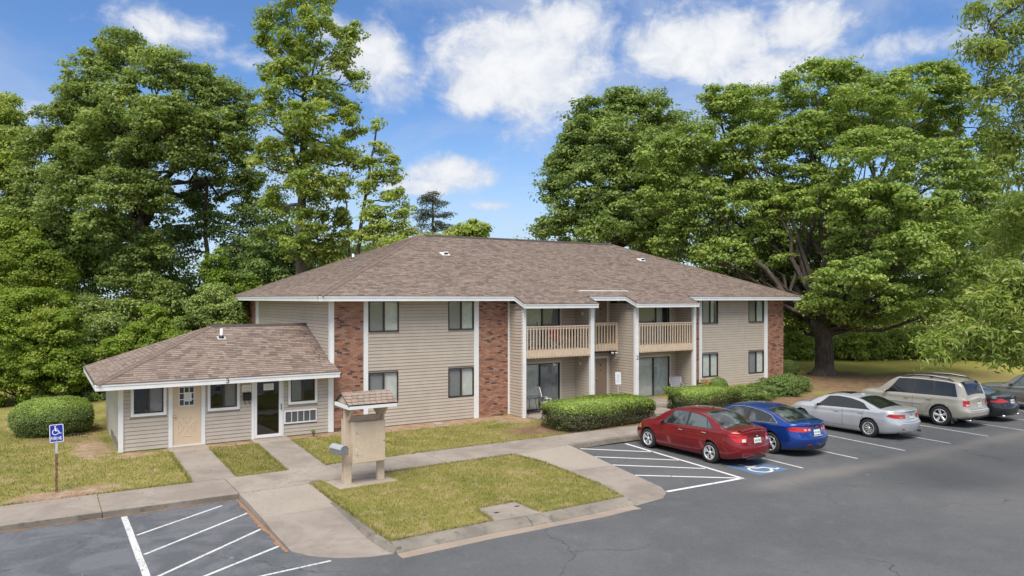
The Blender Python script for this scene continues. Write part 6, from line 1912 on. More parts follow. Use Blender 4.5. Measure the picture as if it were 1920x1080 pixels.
# ================================================================== things on the patios and the balcony
def plastic_chair(loc, rz, mat, label, cat='chair', z=0.0, back=1.12, w=.48):
    """folding garden chair: frame tubes, sling seat and tall sling back"""
    r = tag(empty('garden_chair', (loc[0], loc[1], loc[2]), rz), label, cat)
    def mk(name, mb_, mt):
        me = mb_.mesh(name, mt); return link_mesh(name, me, r)
    for s in (-1, 1):
        m = MB(); m.tube([(s * w / 2, -.25, .0), (s * w / 2, .12, .44), (s * w / 2, .30, back)], .014, 7); mk('frame', m, mat)
        m = MB(); m.tube([(s * w / 2, .30, .0), (s * w / 2, -.18, .43)], .014, 7); mk('leg', m, mat)
        m = MB(); m.tube([(s * w / 2, -.24, .62), (s * w / 2, .18, .64)], .018, 7); m.tube([(s * w / 2, -.2, .42), (s * w / 2, -.22, .62)], .011, 6); mk('armrest', m, mat)
    m = MB(); m.prism([(-w / 2 + .02, -.22, .42), (-w / 2 + .02, .12, .40), (-w / 2 + .02, .12, .415), (-w / 2 + .02, -.22, .435)], (w - .04, 0, 0)); mk('seat', m, mat)
    m = MB()
    for i in range(7):
        a = -w / 2 + .03 + i * (w - .06) / 7; m.prism([(a, .125, .46), (a, .14, .46), (a, .305, back), (a, .29, back)], ((w - .06) / 7 - .012, 0, 0))
    mk('backrest', m, mat)
    return r
plastic_chair((9.15, -.62, .05), R(75), chair_w_m, 'tall white slatted folding chair on the left ground-floor patio')
def camp_chair(loc, rz, mat, label):
    r = tag(empty('camp_chair', loc, rz), label, 'chair')
    def mk(name, mb_, mt): return link_mesh(name, mb_.mesh(name, mt), r)
    for (a, b_) in (((-.27, -.25, 0), (.27, .22, .42)), ((.27, -.25, 0), (-.27, .22, .42)), ((-.27, .28, 0), (.27, -.22, .42)), ((.27, .28, 0), (-.27, -.22, .42)), ((-.27, -.25, 0), (-.27, .26, .44)), ((.27, -.25, 0), (.27, .26, .44)), ((-.27, .28, 0), (-.27, -.24, .44)), ((.27, .28, 0), (.27, -.24, .44))):
        m = MB(); m.tube([a, b_], .011, 6); mk('leg', m, galv_m)
    for s in (-1, 1):
        m = MB(); m.tube([(s * .27, .20, .38), (s * .28, .32, .95)], .011, 6); m.tube([(s * .27, -.22, .40), (s * .28, -.22, .64)], .011, 6); mk('frame', m, galv_m)
        m = MB(); m.box(s * .28 - .04, s * .28 + .04, -.24, .28, .63, .65); mk('armrest', m, mat)
    m = MB(); m.add([(-.27, -.24, .44), (.27, -.24, .44), (.27, .22, .42), (-.27, .22, .42), (-.1, 0, .375), (.1, 0, .375)], [(0, 1, 5, 4), (1, 2, 5), (2, 3, 4, 5), (3, 0, 4)]); mk('seat', m, mat)
    m = MB(); m.prism([(-.27, .22, .46), (-.27, .235, .46), (-.28, .325, .95), (-.28, .31, .95)], (.55, 0, 0)); mk('backrest', m, mat)
    return r
camp_chair((16.95, -.62, .165), R(-35), grey_fab_m, 'grey folding camp chair on the right ground-floor patio')
camp_chair((9.75, -.55, 2.76), R(-20), red_fab_m, 'red folding camp chair behind the left balcony railing')
camp_chair((8.5, -.5, 2.76), R(40), grey_fab_m, 'dark folding chair at the left end of the left balcony')
r = tag(empty('patio_table', (8.55, -.62, .05)), 'small dark folding table with glass top on the left patio', 'table')
m = MB(); m.box(8.12, 8.98, -.95, -.30, .735, .755); m.build('table_top', MATS['door_pane'], r)
m = MB()
for (a, b_) in (((8.12, -.95), (8.98, -.95)), ((8.98, -.95), (8.98, -.30)), ((8.98, -.30), (8.12, -.30)), ((8.12, -.30), (8.12, -.95))): m.tube([(a[0], a[1], .745), (b_[0], b_[1], .745)], .014, 6)
m.build('rim', black_m, r)
for (x, y) in ((8.22, -.88), (8.88, -.88), (8.88, -.37), (8.22, -.37)):
    sx_ = .10 if x > 8.5 else -.05
    m = MB(); m.tube([(x, y, .735), (x, y, .45), (x + sx_, y - .0, .05)], .011, 6); m.build('leg', black_m, r)
# grill under the stair of the left balcony, seen dark through the balusters
r = tag(empty('charcoal_grill', (10.6, -.45, 2.76)), 'dark round covered grill behind the right end of the left balcony railing', 'grill')
m = MB(); m.lathe([(0, .48), (.16, .50), (.25, .58), (.27, .70), (.27, .72), (.24, .83), (.14, .90), (0, .92)], (10.6, -.45, 2.76), n=20); m.build('bowl_and_lid', black_m, r)
for a in (90, 210, 330):
    m = MB(); m.tube([(10.6 + .15 * cos(R(a)), -.45 + .15 * sin(R(a)), 3.26), (10.6 + .27 * cos(R(a)), -.45 + .27 * sin(R(a)), 2.765)], .012, 6); m.build('leg', black_m, r)
# ================================================================== cars
def paint_mat(name, col, metallic=.35, rough=.32, flake=.12):
    m, nt, b = base(name)
    g = geo(nt)
    c = nt.mix(nt.maprange(nt.noise(g, 2.5, 4), .4, .7, 0, .5), col, tuple(x * .88 for x in col))
    c = nt.mix(nt.maprange(nt.noise(g, 0.9, 5, .7), .55, .8, 0, .12), c, (.30, .27, .23))
    nt.l.new(c, b.inputs['Base Color'])
    b.inputs['Metallic'].default_value = metallic
    b.inputs['Roughness'].default_value = rough
    b.inputs['Coat Weight'].default_value = 0.8
    b.inputs['Coat Roughness'].default_value = 0.04
    return m
tyre_m = painted('tyre_rubber', (.022, .022, .023), .85, .2, 12, .3, (.09, .08, .07))
rim_m = painted('alloy_rim', (.70, .70, .70), .3, .05, 12, .05, metallic=.35)
rimdark_m = painted('dark_rim_barrel', (.05, .05, .055), .5, .1, 12, .1, metallic=.4)
chrome_m = painted('chrome', (.82, .82, .84), .12, .03, 12, 0, metallic=1.0)
plastic_m = painted('dark_plastic_trim', (.04, .04, .043), .6, .1, 12, .15)
redlamp_m, nt, b = base('red_lamp'); b.inputs['Base Color'].default_value = (.50, .012, .018, 1); b.inputs['Roughness'].default_value = .12; b.inputs['Coat Weight'].default_value = .7
clearlamp_m, nt, b = base('clear_lamp'); b.inputs['Base Color'].default_value = (.72, .72, .74, 1); b.inputs['Roughness'].default_value = .15; b.inputs['Metallic'].default_value = .5
amberlamp_m, nt, b = base('amber_lamp'); b.inputs['Base Color'].default_value = (.75, .25, .07, 1); b.inputs['Roughness'].default_value = .15
carglass_m, nt, b = base('car_glass')
b.inputs['Base Color'].default_value = (.030, .038, .038, 1); b.inputs['Roughness'].default_value = .03; b.inputs['Specular IOR Level'].default_value = .9
g = geo(nt)
nt.l.new(nt.mix(nt.maprange(nt.noise(g, 2.3, 3), .42, .62), (.018, .022, .023), (.10, .125, .13)), b.inputs['Base Color'])
darkglass_m, nt, b = base('tinted_car_glass')
b.inputs['Base Color'].default_value = (.012, .015, .018, 1); b.inputs['Roughness'].default_value = .03; b.inputs['Specular IOR Level'].default_value = .8
plate_m = painted('number_plate', (.72, .76, .70), .5, .05, 20, 0)
plateink_m = painted('plate_print', (.22, .26, .28), .5, .1, 20, 0)

def interp(pts):
    xs = np.array([p[0] for p in pts], float); ys = np.array([p[1] for p in pts], float)
    # monotone smooth interpolation
    h = np.diff(xs); d = np.diff(ys) / h
    m = np.zeros(len(xs)); m[1:-1] = np.where(d[:-1] * d[1:] > 0, 2 * d[:-1] * d[1:] / (d[:-1] + d[1:] + 1e-12), 0); m[0] = d[0]; m[-1] = d[-1]
    def f(x):
        x = min(max(float(x), xs[0]), xs[-1]); i = min(int(np.searchsorted(xs, x, 'right') - 1), len(h) - 1); i = max(i, 0)
        t = (x - xs[i]) / h[i]
        return float(ys[i] * (2 * t**3 - 3 * t**2 + 1) + h[i] * m[i] * (t**3 - 2 * t**2 + t) + ys[i + 1] * (-2 * t**3 + 3 * t**2) + h[i] * m[i + 1] * (t**3 - t**2))
    return f

class Car:
    def __init__(s, name, label, loc, rz, paint, spec):
        s.sp = spec; s.paint = paint
        s.root = tag(empty(name, loc, rz), label, spec.get('cat', 'car'))
        L = spec['L']; s.L = L; s.W = spec['W']
        s.zt = interp(spec['top']); s.belt = interp(spec['belt']); s.zb = interp(spec['bot'])
        s.rend = interp(spec['rear_end']); s.fend = interp(spec['front_end'])   # z -> how far the end lies in from the extreme
        s.qr, s.qf = spec.get('qr', .26), spec.get('qf', .36)
        s.tum = spec.get('tumble', .34); s.crown = spec.get('crown', .05)
        s.side = []
    def w(s, y):
        L, W = s.L, s.W
        a = max(0, (-y - (L / 2 - .62)) / .62); f = max(0, (y - (L / 2 - .95)) / .95)
        k = 1 - s.qr * a ** 2.6 - s.qf * f ** 2.4
        return W / 2 * k * (1 - .018 * (abs(y) / (L / 2)) ** 2)
    def xside(s, y, z):
        w = s.w(y); zb = s.zb(y); be = s.belt(y); zm = .52 * be + .10
        if z < zm:
            x = w - s.sp.get('tuck', .085) * ((zm - z) / (zm - zb)) ** 2
        else:
            zz = min(z, be); t = (zz - zm) / (be - zm)
            x = w - .035 * t * t
            # soft crease under the belt
            x -= .012 * math.exp(-((t - .62) / .14) ** 2)
        if z > be: x -= .018 * min(1, (z - be) / .03) + s.tum * (z - be)
        return x
    def tops(s, y):
        zt = s.zt(y); zb = s.zb(y); be = s.belt(y)
        r = .11 if zt - be < .12 else .085
        cr = s.crown * min(1.0, .35 + (zt - zb))
        zc = zt - cr - r * .8
        return zt, cr, r, zc
    def shift(s, y, z):
        """real y after the end profiles"""
        dr = s.rend(z) * max(0, 1 - (y + s.L / 2) / .55) ** 1.5
        df = s.fend(z) * max(0, 1 - (s.L / 2 - y) / .60) ** 1.5
        return y + dr - df
    def section(s, y):
        zt, cr, r, zc = s.tops(y); zb = s.zb(y); be = s.belt(y)
        zl = min(be, zc); pts = []
        for i in range(11):
            z = zb + (zl - zb) * i / 10; pts.append((s.xside(y, z), z))
        for i in range(1, 8):
            z = zl + (zc - zl) * i / 7; pts.append((s.xside(y, z), z))
        xe = s.xside(y, zc)
        for i in range(1, 6):
            a = R(90 * i / 5); pts.append((xe - r * (1 - cos(a)), zc + r * .8 * sin(a)))
        xr = xe - r; z0 = zc + r * .8
        for i in range(1, 8):
            t = i / 7; pts.append((xr * (1 - t), z0 + cr * (1 - (1 - t) ** 2)))
        return pts
    def top_pt(s, y, u):
        """u in -1..1 across the top"""
        zt, cr, r, zc = s.tops(y); xr = s.xside(y, zc) - r
        z = zc + r * .8 + cr * (1 - u * u)
        return Vector((xr * u, s.shift(y, z), z))
    def side_pt(s, y, z, sx, o=0.0):
        return Vector((sx * (s.xside(y, z) + o), s.shift(y, z), z))
    def rear_pt(s, u, z, o=0.0, front=False):
        """u in -1..1 across the end face"""
        e = s.L / 2
        ye = e if front else -e
        x = s.xside(ye, z)
        bow = .13 if front else s.sp.get('bow', .10)
        y = s.shift(ye, z) + (1 if front else -1) * (bow * (1 - u * u) + o)
        return Vector((x * u, y, z))
    def build(s):
        sp = s.sp; N = 84
        ys = [-s.L / 2 + s.L * j / N for j in range(N + 1)]
        secs = [s.section(y) for y in ys]; M = len(secs[0])
        vs, fs = [], []
        def idx(j, k): return j * (2 * M - 1) + k
        for y, sec in zip(ys, secs):
            full = [(x, z) for x, z in sec] + [(-x, z) for x, z in reversed(sec[:-1])]
            for (x, z) in full: vs.append((x, s.shift(y, z), z))
        K2 = 2 * M - 1
        for j in range(N):
            for k in range(K2 - 1):
                fs.append((idx(j, k), idx(j, k + 1), idx(j + 1, k + 1), idx(j + 1, k)))
            fs.append((idx(j, K2 - 1), idx(j, 0), idx(j + 1, 0), idx(j + 1, K2 - 1)))
        C = 9
        for (j, front) in ((0, False), (N, True)):
            sec = secs[j]; bow = .13 if front else sp.get('bow', .10)
            grid = []
            for k in range(M - 1):
                x, z = sec[k]; row = [idx(j, k)]
                for c in range(1, C):
                    u = 1 - 2 * c / C
                    vs.append((x * u, s.shift(ys[j], z) + (1 if front else -1) * bow * (1 - u * u) * min(1, x / (sec[0][0] * .55)), z)); row.append(len(vs) - 1)
                row.append(idx(j, K2 - 1 - k)); grid.append(row)
            for k in range(M - 2):
                for c in range(C):
                    f = (grid[k][c], grid[k][c + 1], grid[k + 1][c + 1], grid[k + 1][c]); fs.append(f if front else tuple(reversed(f)))
            tip = idx(j, M - 1)
            for c in range(C):
                f = (grid[M - 2][c], grid[M - 2][c + 1], tip); fs.append(f if front else tuple(reversed(f)))
            # close the floor edge of the bowed cap
            f = tuple(grid[0]); fs.append(tuple(reversed(f)) if front else f)
        me = bpy.data.meshes.new('body'); me.from_pydata(vs, [], fs)
        bm = bmesh.new(); bm.from_mesh(me)
        bmesh.ops.remove_doubles(bm, verts=bm.verts, dist=2e-4)
        bmesh.ops.recalc_face_normals(bm, faces=bm.faces)
        for f in bm.faces: f.smooth = True
        bm.to_mesh(me); bm.free()
        me.materials.append(s.paint); me.materials.append(plastic_m)
        body = link_mesh('body', me, s.root)
        # wheel openings
        cut = MB()
        ra = sp['R'] * sp.get('arch', 1.17)
        for y in (sp['ya'], sp['yf']):
            for sx in (-1, 1):
                x1 = s.W / 2 + .1; x0 = s.W / 2 - .30
                vs_, n = [], 40
                for x in (x0, x1):
                    for k in range(n):
                        t = 2 * pi * k / n; vs_.append((sx * x, y + ra * cos(t), sp['R'] + .01 + ra * sin(t)))
                cut.add(vs_, [tuple(range(n)), tuple(range(2 * n - 1, n - 1, -1))] + [(k, n + k, n + (k + 1) % n, (k + 1) % n) for k in range(n)])
        cm = cut.mesh('cut', [plastic_m, plastic_m])
        bmc = bmesh.new(); bmc.from_mesh(cm); bmesh.ops.recalc_face_normals(bmc, faces=bmc.faces)
        for f in bmc.faces: f.material_index = 1
        bmc.to_mesh(cm); bmc.free()
        co = bpy.data.objects.new('cut', cm); COL.objects.link(co); co.location = s.root.location; co.rotation_euler = s.root.rotation_euler
        md = body.modifiers.new('b', 'BOOLEAN'); md.operation = 'DIFFERENCE'; md.object = co; md.solver = 'EXACT'
        bpy.context.view_layer.update()
        dg = bpy.context.evaluated_depsgraph_get()
        nm = bpy.data.meshes.new_from_object(body.evaluated_get(dg))
        if len(nm.polygons) > 500:
            body.modifiers.clear(); body.data = nm; nm.name = 'body'
        else:
            body.modifiers.clear(); print('BOOLEAN FAILED', s.root.name)
        bpy.data.objects.remove(co)
        s.body = body
        return s
    def patch(s, fn, na, nb, name, mat, parent=None, flip=None):
        vs = [tuple(fn(i / na, j / nb)) for j in range(nb + 1) for i in range(na + 1)]
        fs = [(j * (na + 1) + i, j * (na + 1) + i + 1, (j + 1) * (na + 1) + i + 1, (j + 1) * (na + 1) + i) for j in range(nb) for i in range(na)]
        me = bpy.data.meshes.new(name); me.from_pydata(vs, [], fs); me.materials.append(mat)
        bm = bmesh.new(); bm.from_mesh(me)
        # turn the faces outward (away from the car's middle)
        c = sum((f.calc_center_median() for f in bm.faces), Vector()) / len(bm.faces); n = sum((f.normal for f in bm.faces), Vector())
        if n.dot(c - Vector((0, 0, .6 if c.z < 1.3 else .4))) < 0: bmesh.ops.reverse_faces(bm, faces=bm.faces)
        for f in bm.faces: f.smooth = True
        bm.to_mesh(me); bm.free()
        return link_mesh(name, me, parent or s.root)
    def wheel(s, y, sx, style):
        sp = s.sp; Rr = sp['R']; wd = .20; x = sx * (s.W / 2 - .015)
        c = (0, 0, 0); q = sx
        m = MB()
        prof = [(Rr * .66, -wd), (Rr * .90, -wd), (Rr, -wd + .03), (Rr, -.03), (Rr * .93, -.004), (Rr * .80, .004), (Rr * .665, -.012), (Rr * .66, -.03)]
        m.lathe([(r, h * q) for r, h in prof], c, 'x', 40)
        wo = m.build('wheel', tyre_m, None, fix=True)
        wo.parent = s.root; wo.location = (x, y, Rr)
        m = MB(); m.lathe([(r, h * q) for r, h in [(Rr * .668, -.006), (Rr * .65, -.004), (Rr * .63, -.03), (Rr * .58, -.09), (Rr * .2, -.10), (0, -.10)]], c, 'x', 36)
        m.cur = 1
        ri = MB(); ri.v, ri.f, ri.r, ri.m, ri.smooth = [], [], [], [], []
        ri.lathe([(r, h * q) for r, h in [(Rr * .61, -.03), (Rr * .58, -.09), (Rr * .2, -.10), (0, -.10)]], c, 'x', 36)
        ri.cur = 1
        ri.lathe([(r, h * q) for r, h in [(Rr * .60, -.03), (Rr * .605, -.012), (Rr * .63, -.004), (Rr * .672, -.002), (Rr * .675, -.012)]], c, 'x', 40)
        ri.lathe([(r, h * q) for r, h in [(Rr * .17, -.05), (Rr * .16, -.024), (Rr * .08, -.016), (0, -.014)]], c, 'x', 18)
        def spoke(a, r0, r1, w0, w1, d0=-.03, d1=-.014):
            ca, sa_ = cos(a), sin(a); vs = []
            for (r, w, d) in ((r0, w0, d0), ((r0 + r1) / 2, (w0 + w1) / 2 * .9, (d0 + d1) / 2 + .004), (r1, w1, d1)):
                for (o, dd) in ((-w, d - .02), (-w * .6, d), (w * .6, d), (w, d - .02)):
                    vs.append((dd * q, r * ca - o * sa_, r * sa_ + o * ca))
            n = 4
            ri.add(vs, [(i * n + k, i * n + k + 1, (i + 1) * n + k + 1, (i + 1) * n + k) for i in range(2) for k in range(3)])
        if style == 'split5':
            for k in range(5):
                a = 2 * pi * k / 5 + .3
                for d in (-.20, .20): spoke(a + d * .5, Rr * .12, Rr * .62, Rr * .035, Rr * .045); spoke(a + d * 1.6, Rr * .35, Rr * .62, Rr * .025, Rr * .04)
        elif style == 'mesh':
            for k in range(9):
                a = 2 * pi * k / 9
                for d in (-.17, .17):
                    spoke(a + d * .4, Rr * .14, Rr * .42, Rr * .022, Rr * .025); spoke(a + d, Rr * .38, Rr * .62, Rr * .022, Rr * .025); spoke(a + d * .4 + (.1 if d > 0 else -.1), Rr * .36, Rr * .62, Rr * .018, Rr * .022)
        elif style == 'double5':
            for k in range(5):
                a = 2 * pi * k / 5 + .1
                for d in (-.17, .17): spoke(a + d, Rr * .15, Rr * .62, Rr * .055, Rr * .07)
        elif style == 'five':
            for k in range(5): spoke(2 * pi * k / 5 + .2, Rr * .14, Rr * .62, Rr * .11, Rr * .15)
        ri2 = ri.build('rim', [rimdark_m, rim_m], None, fix=True)
        ri2.parent = wo
        return wo
    def side_glass(s, pieces, mat, sx, frame=None):
        """pieces: (bottom rear y, bottom front y, top rear y, top front y)"""
        for (b0, b1, t0, t1) in pieces:
            def fn(a, b_, o=.006):
                y = (b0 + (b1 - b0) * a) * (1 - b_) + (t0 + (t1 - t0) * a) * b_
                zl = s.belt(y) + .035; zh = max(zl + .004, s.tops(y)[3] - .0)
                z = zl + (zh - zl) * b_
                return s.side_pt(y, z, sx, o)
            s.patch(fn, 14, 8, 'side_window', mat)
        yl = [p[0] for p in pieces] + [p[2] for p in pieces]; yh = [p[1] for p in pieces] + [p[3] for p in pieces]
        # dark surround behind the panes
        b0 = min(p[0] for p in pieces) - .035; b1 = max(p[1] for p in pieces) + .05; t0 = pieces[0][2] - .02; t1 = pieces[-1][3] + .02
        def fs_(a, b_):
            y = (b0 + (b1 - b0) * a) * (1 - b_) + (t0 + (t1 - t0) * a) * b_
            zl = s.belt(y) + .018; zh = max(zl + .003, s.tops(y)[3] + .015); return s.side_pt(y, zl + (zh - zl) * b_, sx, .003)
        s.patch(fs_, 30, 8, 'window_surround', plastic_m)
        if frame is not None:
            m = MB(); pts = []
            for i in range(25):
                a = i / 24; y = b0 + (b1 - b0) * a; pts.append(s.side_pt(y, s.belt(y) + .018, sx, .008))
            for i in range(25):
                a = 1 - i / 24; y = t0 - .06 + (t1 - t0 + .10) * a
                zl = s.belt(y) + .02; pts.append(s.side_pt(y, max(zl, s.tops(y)[3] + .018), sx, .004))
            pts.append(pts[0])
            m.sm = True; m.tube(pts, .017, 6, cap=False)
            me = m.mesh('window_chrome', frame); link_mesh('window_chrome', me, s.root)
    def top_glass(s, y0, y1, name, mat, ua=.90, inset=.06):
        def fn(a, b_):
            y = y0 + (y1 - y0) * b_; u = (2 * a - 1) * ua
            p = s.top_pt(y, u); q = s.top_pt(y + .02, u); n = Vector((0, -(q.z - p.z), q.y - p.y)).normalized()
            return p + n * .005
        s.patch(fn, 18, 14, name, mat)
        def fe(a, b_):
            d = .05 if y1 > y0 else -.05
            y = (y0 - d) + (y1 - y0 + 2 * d) * b_; u = (2 * a - 1) * (ua + .06)
            p = s.top_pt(y, u); q = s.top_pt(y + .02, u); n = Vector((0, -(q.z - p.z), q.y - p.y)).normalized()
            return p + n * .0025
        s.patch(fe, 18, 14, name + '_seal', plastic_m)
    def door(s, b0, b1, t0, t1, sx, zlo=.33, hy=None, handle=chrome_m):
        def fn(o, e):
            def g_(a, b_):
                y = ((b0 + e) + (b1 - b0 - 2 * e) * a) * (1 - b_) + ((t0 + e) + (t1 - t0 - 2 * e) * a) * b_
                z0 = zlo + e; z1 = s.belt(y) + .012 - e * .0
                return s.side_pt(y, z0 + (z1 - z0) * b_, sx, o)
            return g_
        s.patch(fn(.0025, 0), 16, 14, 'door_gap', plastic_m)
        d = s.patch(fn(.006, .006), 16, 14, 'door', s.paint)
        if hy is not None:
            z = s.belt(hy) - s.sp.get('hdrop', .10)
            p = s.side_pt(hy, z, sx, .03)
            m = MB(); m.obox(p, (.010, 0, 0), (0, .085, 0), (0, 0, .013)); m.obox(p + Vector((-sx * .016, .07, 0)), (.014, 0, 0), (0, .014, 0), (0, 0, .014)); m.obox(p + Vector((-sx * .016, -.07, 0)), (.014, 0, 0), (0, .014, 0), (0, 0, .014))
            me = m.mesh('door_handle', handle); o = link_mesh('door_handle', me, d)
        return d
    def mirror(s, y, sx, mat=None):
        z = s.belt(y) + .075; p = s.side_pt(y, z, sx, .10)
        bm = bmesh.new(); bmesh.ops.create_icosphere(bm, subdivisions=3, radius=1)
        for v in bm.verts:
            v.co = Vector((v.co.x * .085, max(-.03, v.co.y * .075), v.co.z * .06)) + p
        for f in bm.faces: f.smooth = True
        me = bpy.data.meshes.new('wing_mirror'); bm.to_mesh(me); bm.free(); me.materials.append(mat or s.paint)
        o = link_mesh('wing_mirror', me, s.root)
        m = MB(); m.bar(p + Vector((-sx * .11, 0, -.05)), p + Vector((-sx * .03, 0, -.02)), .03, .03); link_mesh('mirror_arm', m.mesh('mirror_arm', plastic_m), o)
        m = MB(); m.obox(p + Vector((0, -.034, 0)), (.065, 0, 0), (0, .002, 0), (0, 0, .045)); link_mesh('mirror_glass', m.mesh('mirror_glass', darkglass_m), o)
    def wrap(s, name, mat, sx, y_side, u_in, zlo, zhi, front=False, o=.010, na=16, parent=None):
        """lamp-like patch running along the side, round the corner and onto the end face. zlo, zhi: functions of a in 0..1"""
        e = s.L / 2
        ye = e if front else -e
        ls = abs(ye - y_side); le = (1 - u_in) * s.w(ye); tot = ls + le
        def fn(a, b_):
            z = zlo(a) + (zhi(a) - zlo(a)) * b_
            d = a * tot
            if d <= ls:
                y = y_side + (ye - y_side) * d / ls
                return s.side_pt(y, z, sx, o)
            u = 1 - (d - ls) / le * (1 - u_in)
            p = s.rear_pt(sx * u, z, o, front)
            return p + Vector((sx * o * .6, 0, 0))
        return s.patch(fn, na, 6, name, mat, parent)
    def rear_patch(s, name, mat, u0, u1, z0, z1, o=.006, front=False, parent=None, z0e=None, z1e=None):
        def fn(a, b_):
            u = u0 + (u1 - u0) * a; k = abs(2 * a - 1) ** 2
            lo = z0 + ((z0e - z0) * k if z0e is not None else 0); hi = z1 + ((z1e - z1) * k if z1e is not None else 0)
            return s.rear_pt(u, lo + (hi - lo) * b_, o, front)
        return s.patch(fn, 14, 4, name, mat, parent)
    def plate(s, z, mat=None):
        m = MB(); y = s.rear_pt(0, z, .012).y
        sl = s.rear_pt(0, z + .05).y - s.rear_pt(0, z - .05).y
        m.obox((0, y, z), (.155, 0, 0), (0, .004, 0), (0, sl * .7, .078)); p = link_mesh('number_plate', m.mesh('number_plate', mat or plate_m), s.root)
        m = MB()
        for i, x in enumerate((-.105, -.065, -.025, .035, .075, .112)):
            m.obox((x, y - .006, z), (.013, 0, 0), (0, .001, 0), (0, sl * .25, .028))
        link_mesh('plate_print', m.mesh('plate_print', plateink_m), p)
    def tube(s, name, pts, r, mat, parent=None):
        m = MB(); m.sm = True; m.tube(pts, r, 7); return link_mesh(name, m.mesh(name, mat), parent or s.root)
    def fin(s, y, mat):
        p = s.top_pt(y, 0)
        m = MB(); m.add([(p.x - .03, p.y - .09, p.z - .005), (p.x + .03, p.y - .09, p.z - .005), (p.x + .02, p.y + .10, p.z - .005), (p.x - .02, p.y + .10, p.z - .005), (p.x, p.y - .08, p.z + .055), (p.x, p.y - .03, p.z + .04)], [(0, 1, 4), (1, 2, 5, 4), (2, 3, 5), (3, 0, 4, 5), (3, 2, 1, 0)])
        link_mesh('antenna', m.mesh('antenna', mat), s.root)

def sedan_top(L, H, k=1.0, deck=1.08, cowl=1.0, nose=.66, a=None):
    h = L / 2
    # rear -> front (y, z)
    return a

# ------------------------------------------------------------------ red sedan
L = 4.72; h = L / 2; H = 1.55
spec = dict(L=L, W=1.77, R=.325, ya=-h + 1.08, yf=-h + 3.84, tumble=.36, crown=.05, bow=.12,
    top=[(-h, 1.10), (-h + .22, 1.125), (-h + .62, 1.155), (-h + .95, 1.30), (-h + 1.35, 1.47), (-h + 1.8, 1.54), (-h + 2.25, H), (-h + 2.75, 1.51), (-h + 3.15, 1.36), (-h + 3.62, 1.09), (-h + 4.0, 1.02), (-h + 4.4, .90), (h, .76)],
    belt=[(-h, 1.00), (-h + .5, 1.035), (-h + 1.2, 1.02), (-h + 2.2, .97), (-h + 3.2, .92), (-h + 3.7, .90), (-h + 4.3, .80), (h, .66)],
    bot=[(-h, .30), (-h + .35, .24), (-h + 1.0, .20), (0, .19), (h - .7, .20), (h - .2, .19), (h, .21)],
    rear_end=[(.15, .10), (.35, .03), (.55, .0), (.68, .02), (.74, .075), (1.0, .11), (1.10, .06), (1.5, .05)],
    front_end=[(.15, .06), (.4, .0), (.62, .06), (.8, .20), (1.2, .3)])
red = paint_mat('red_car_paint', (.245, .008, .012), .45, .28)
c = Car('red_sedan', 'red metallic sedan parked nearest, beside the striped access aisle', (9.17, -9.46, AZ), R(0), red, spec).build()
for sx in (-1, 1):
    c.wheel(spec['ya'], sx, 'split5'); c.wheel(spec['yf'], sx, 'split5')
    c.side_glass([(-h + .92, -h + 1.16, -h + 1.26, -h + 1.27), (-h + 1.20, -h + 2.03, -h + 1.31, -h + 1.98), (-h + 2.14, -h + 3.22, -h + 2.08, -h + 2.70)], carglass_m, sx)
    c.door(-h + 1.28, -h + 2.07, -h + 1.12, -h + 2.07, sx, .36, -h + 1.28)
    c.door(-h + 2.08, -h + 3.32, -h + 2.08, -h + 3.30, sx, .34, -h + 2.28)
    c.mirror(-h + 3.12, sx)
    c.wrap('tail_light', redlamp_m, sx, -h + .34, .64, lambda a: .97 - .21 * min(1, a * 2.2) ** .8, lambda a: .985 + .02 * min(1, a * 3) - .04 * a)
    c.rear_patch('reverse_light', clearlamp_m, sx * .92, sx * .72, .77, .86, o=.018)
    c.wrap('headlight', clearlamp_m, sx, h - .52, .60, lambda a: .62 + .02 * (1 - a), lambda a: .76 - .03 * a + .03 * (1 - a), front=True)
    c.wrap('side_marker', amberlamp_m, sx, h - .54, .97, lambda a: .66, lambda a: .76, front=True, o=.014)
c.top_glass(-h + .62, -h + 1.50, 'rear_window', carglass_m, .88); c.top_glass(-h + 3.60, -h + 2.72, 'windscreen', carglass_m, .92)
c.rear_patch('bumper_insert', plastic_m, -.82, .82, .25, .38, z1e=.27)
c.rear_patch('boot_gap', plastic_m, -.66, .66, .695, .705, o=.004)
c.rear_patch('boot_strip', c.paint, -.5, .5, .925, .955, o=.022)
c.plate(.80)
m = MB(); P0 = [c.top_pt(-h + .04 + (.05 if abs(u) > .9 else 0), u) for u in np.linspace(-.98, .98, 9)]
vs = []
for p in P0: vs += [p + Vector((0, -.045, .030)), p + Vector((0, .07, .050)), p + Vector((0, .13, .0)), p + Vector((0, -.02, -.02))]
m.add(vs, [(4 * i + k, 4 * i + (k + 1) % 4, 4 * i + 4 + (k + 1) % 4, 4 * i + 4 + k) for i in range(8) for k in range(4)] + [(0, 1, 2, 3), (35, 34, 33, 32)])
m.smooth = [True] * len(m.smooth)
link_mesh('boot_spoiler', m.mesh('boot_spoiler', red), c.root)
p = c.rear_pt(0, .92, .02); m = MB(); m.lathe([(0, -.006), (.035, -.005), (.035, 0)], p, 'y', 16); link_mesh('badge', m.mesh('badge', chrome_m), c.root)
m = MB(); m.tube([c.top_pt(-h + 1.75, .0), c.top_pt(-h + 1.75, .0) + Vector((0, -.1, .06))], .01, 6); link_mesh('antenna', m.mesh('antenna', plastic_m), c.root)

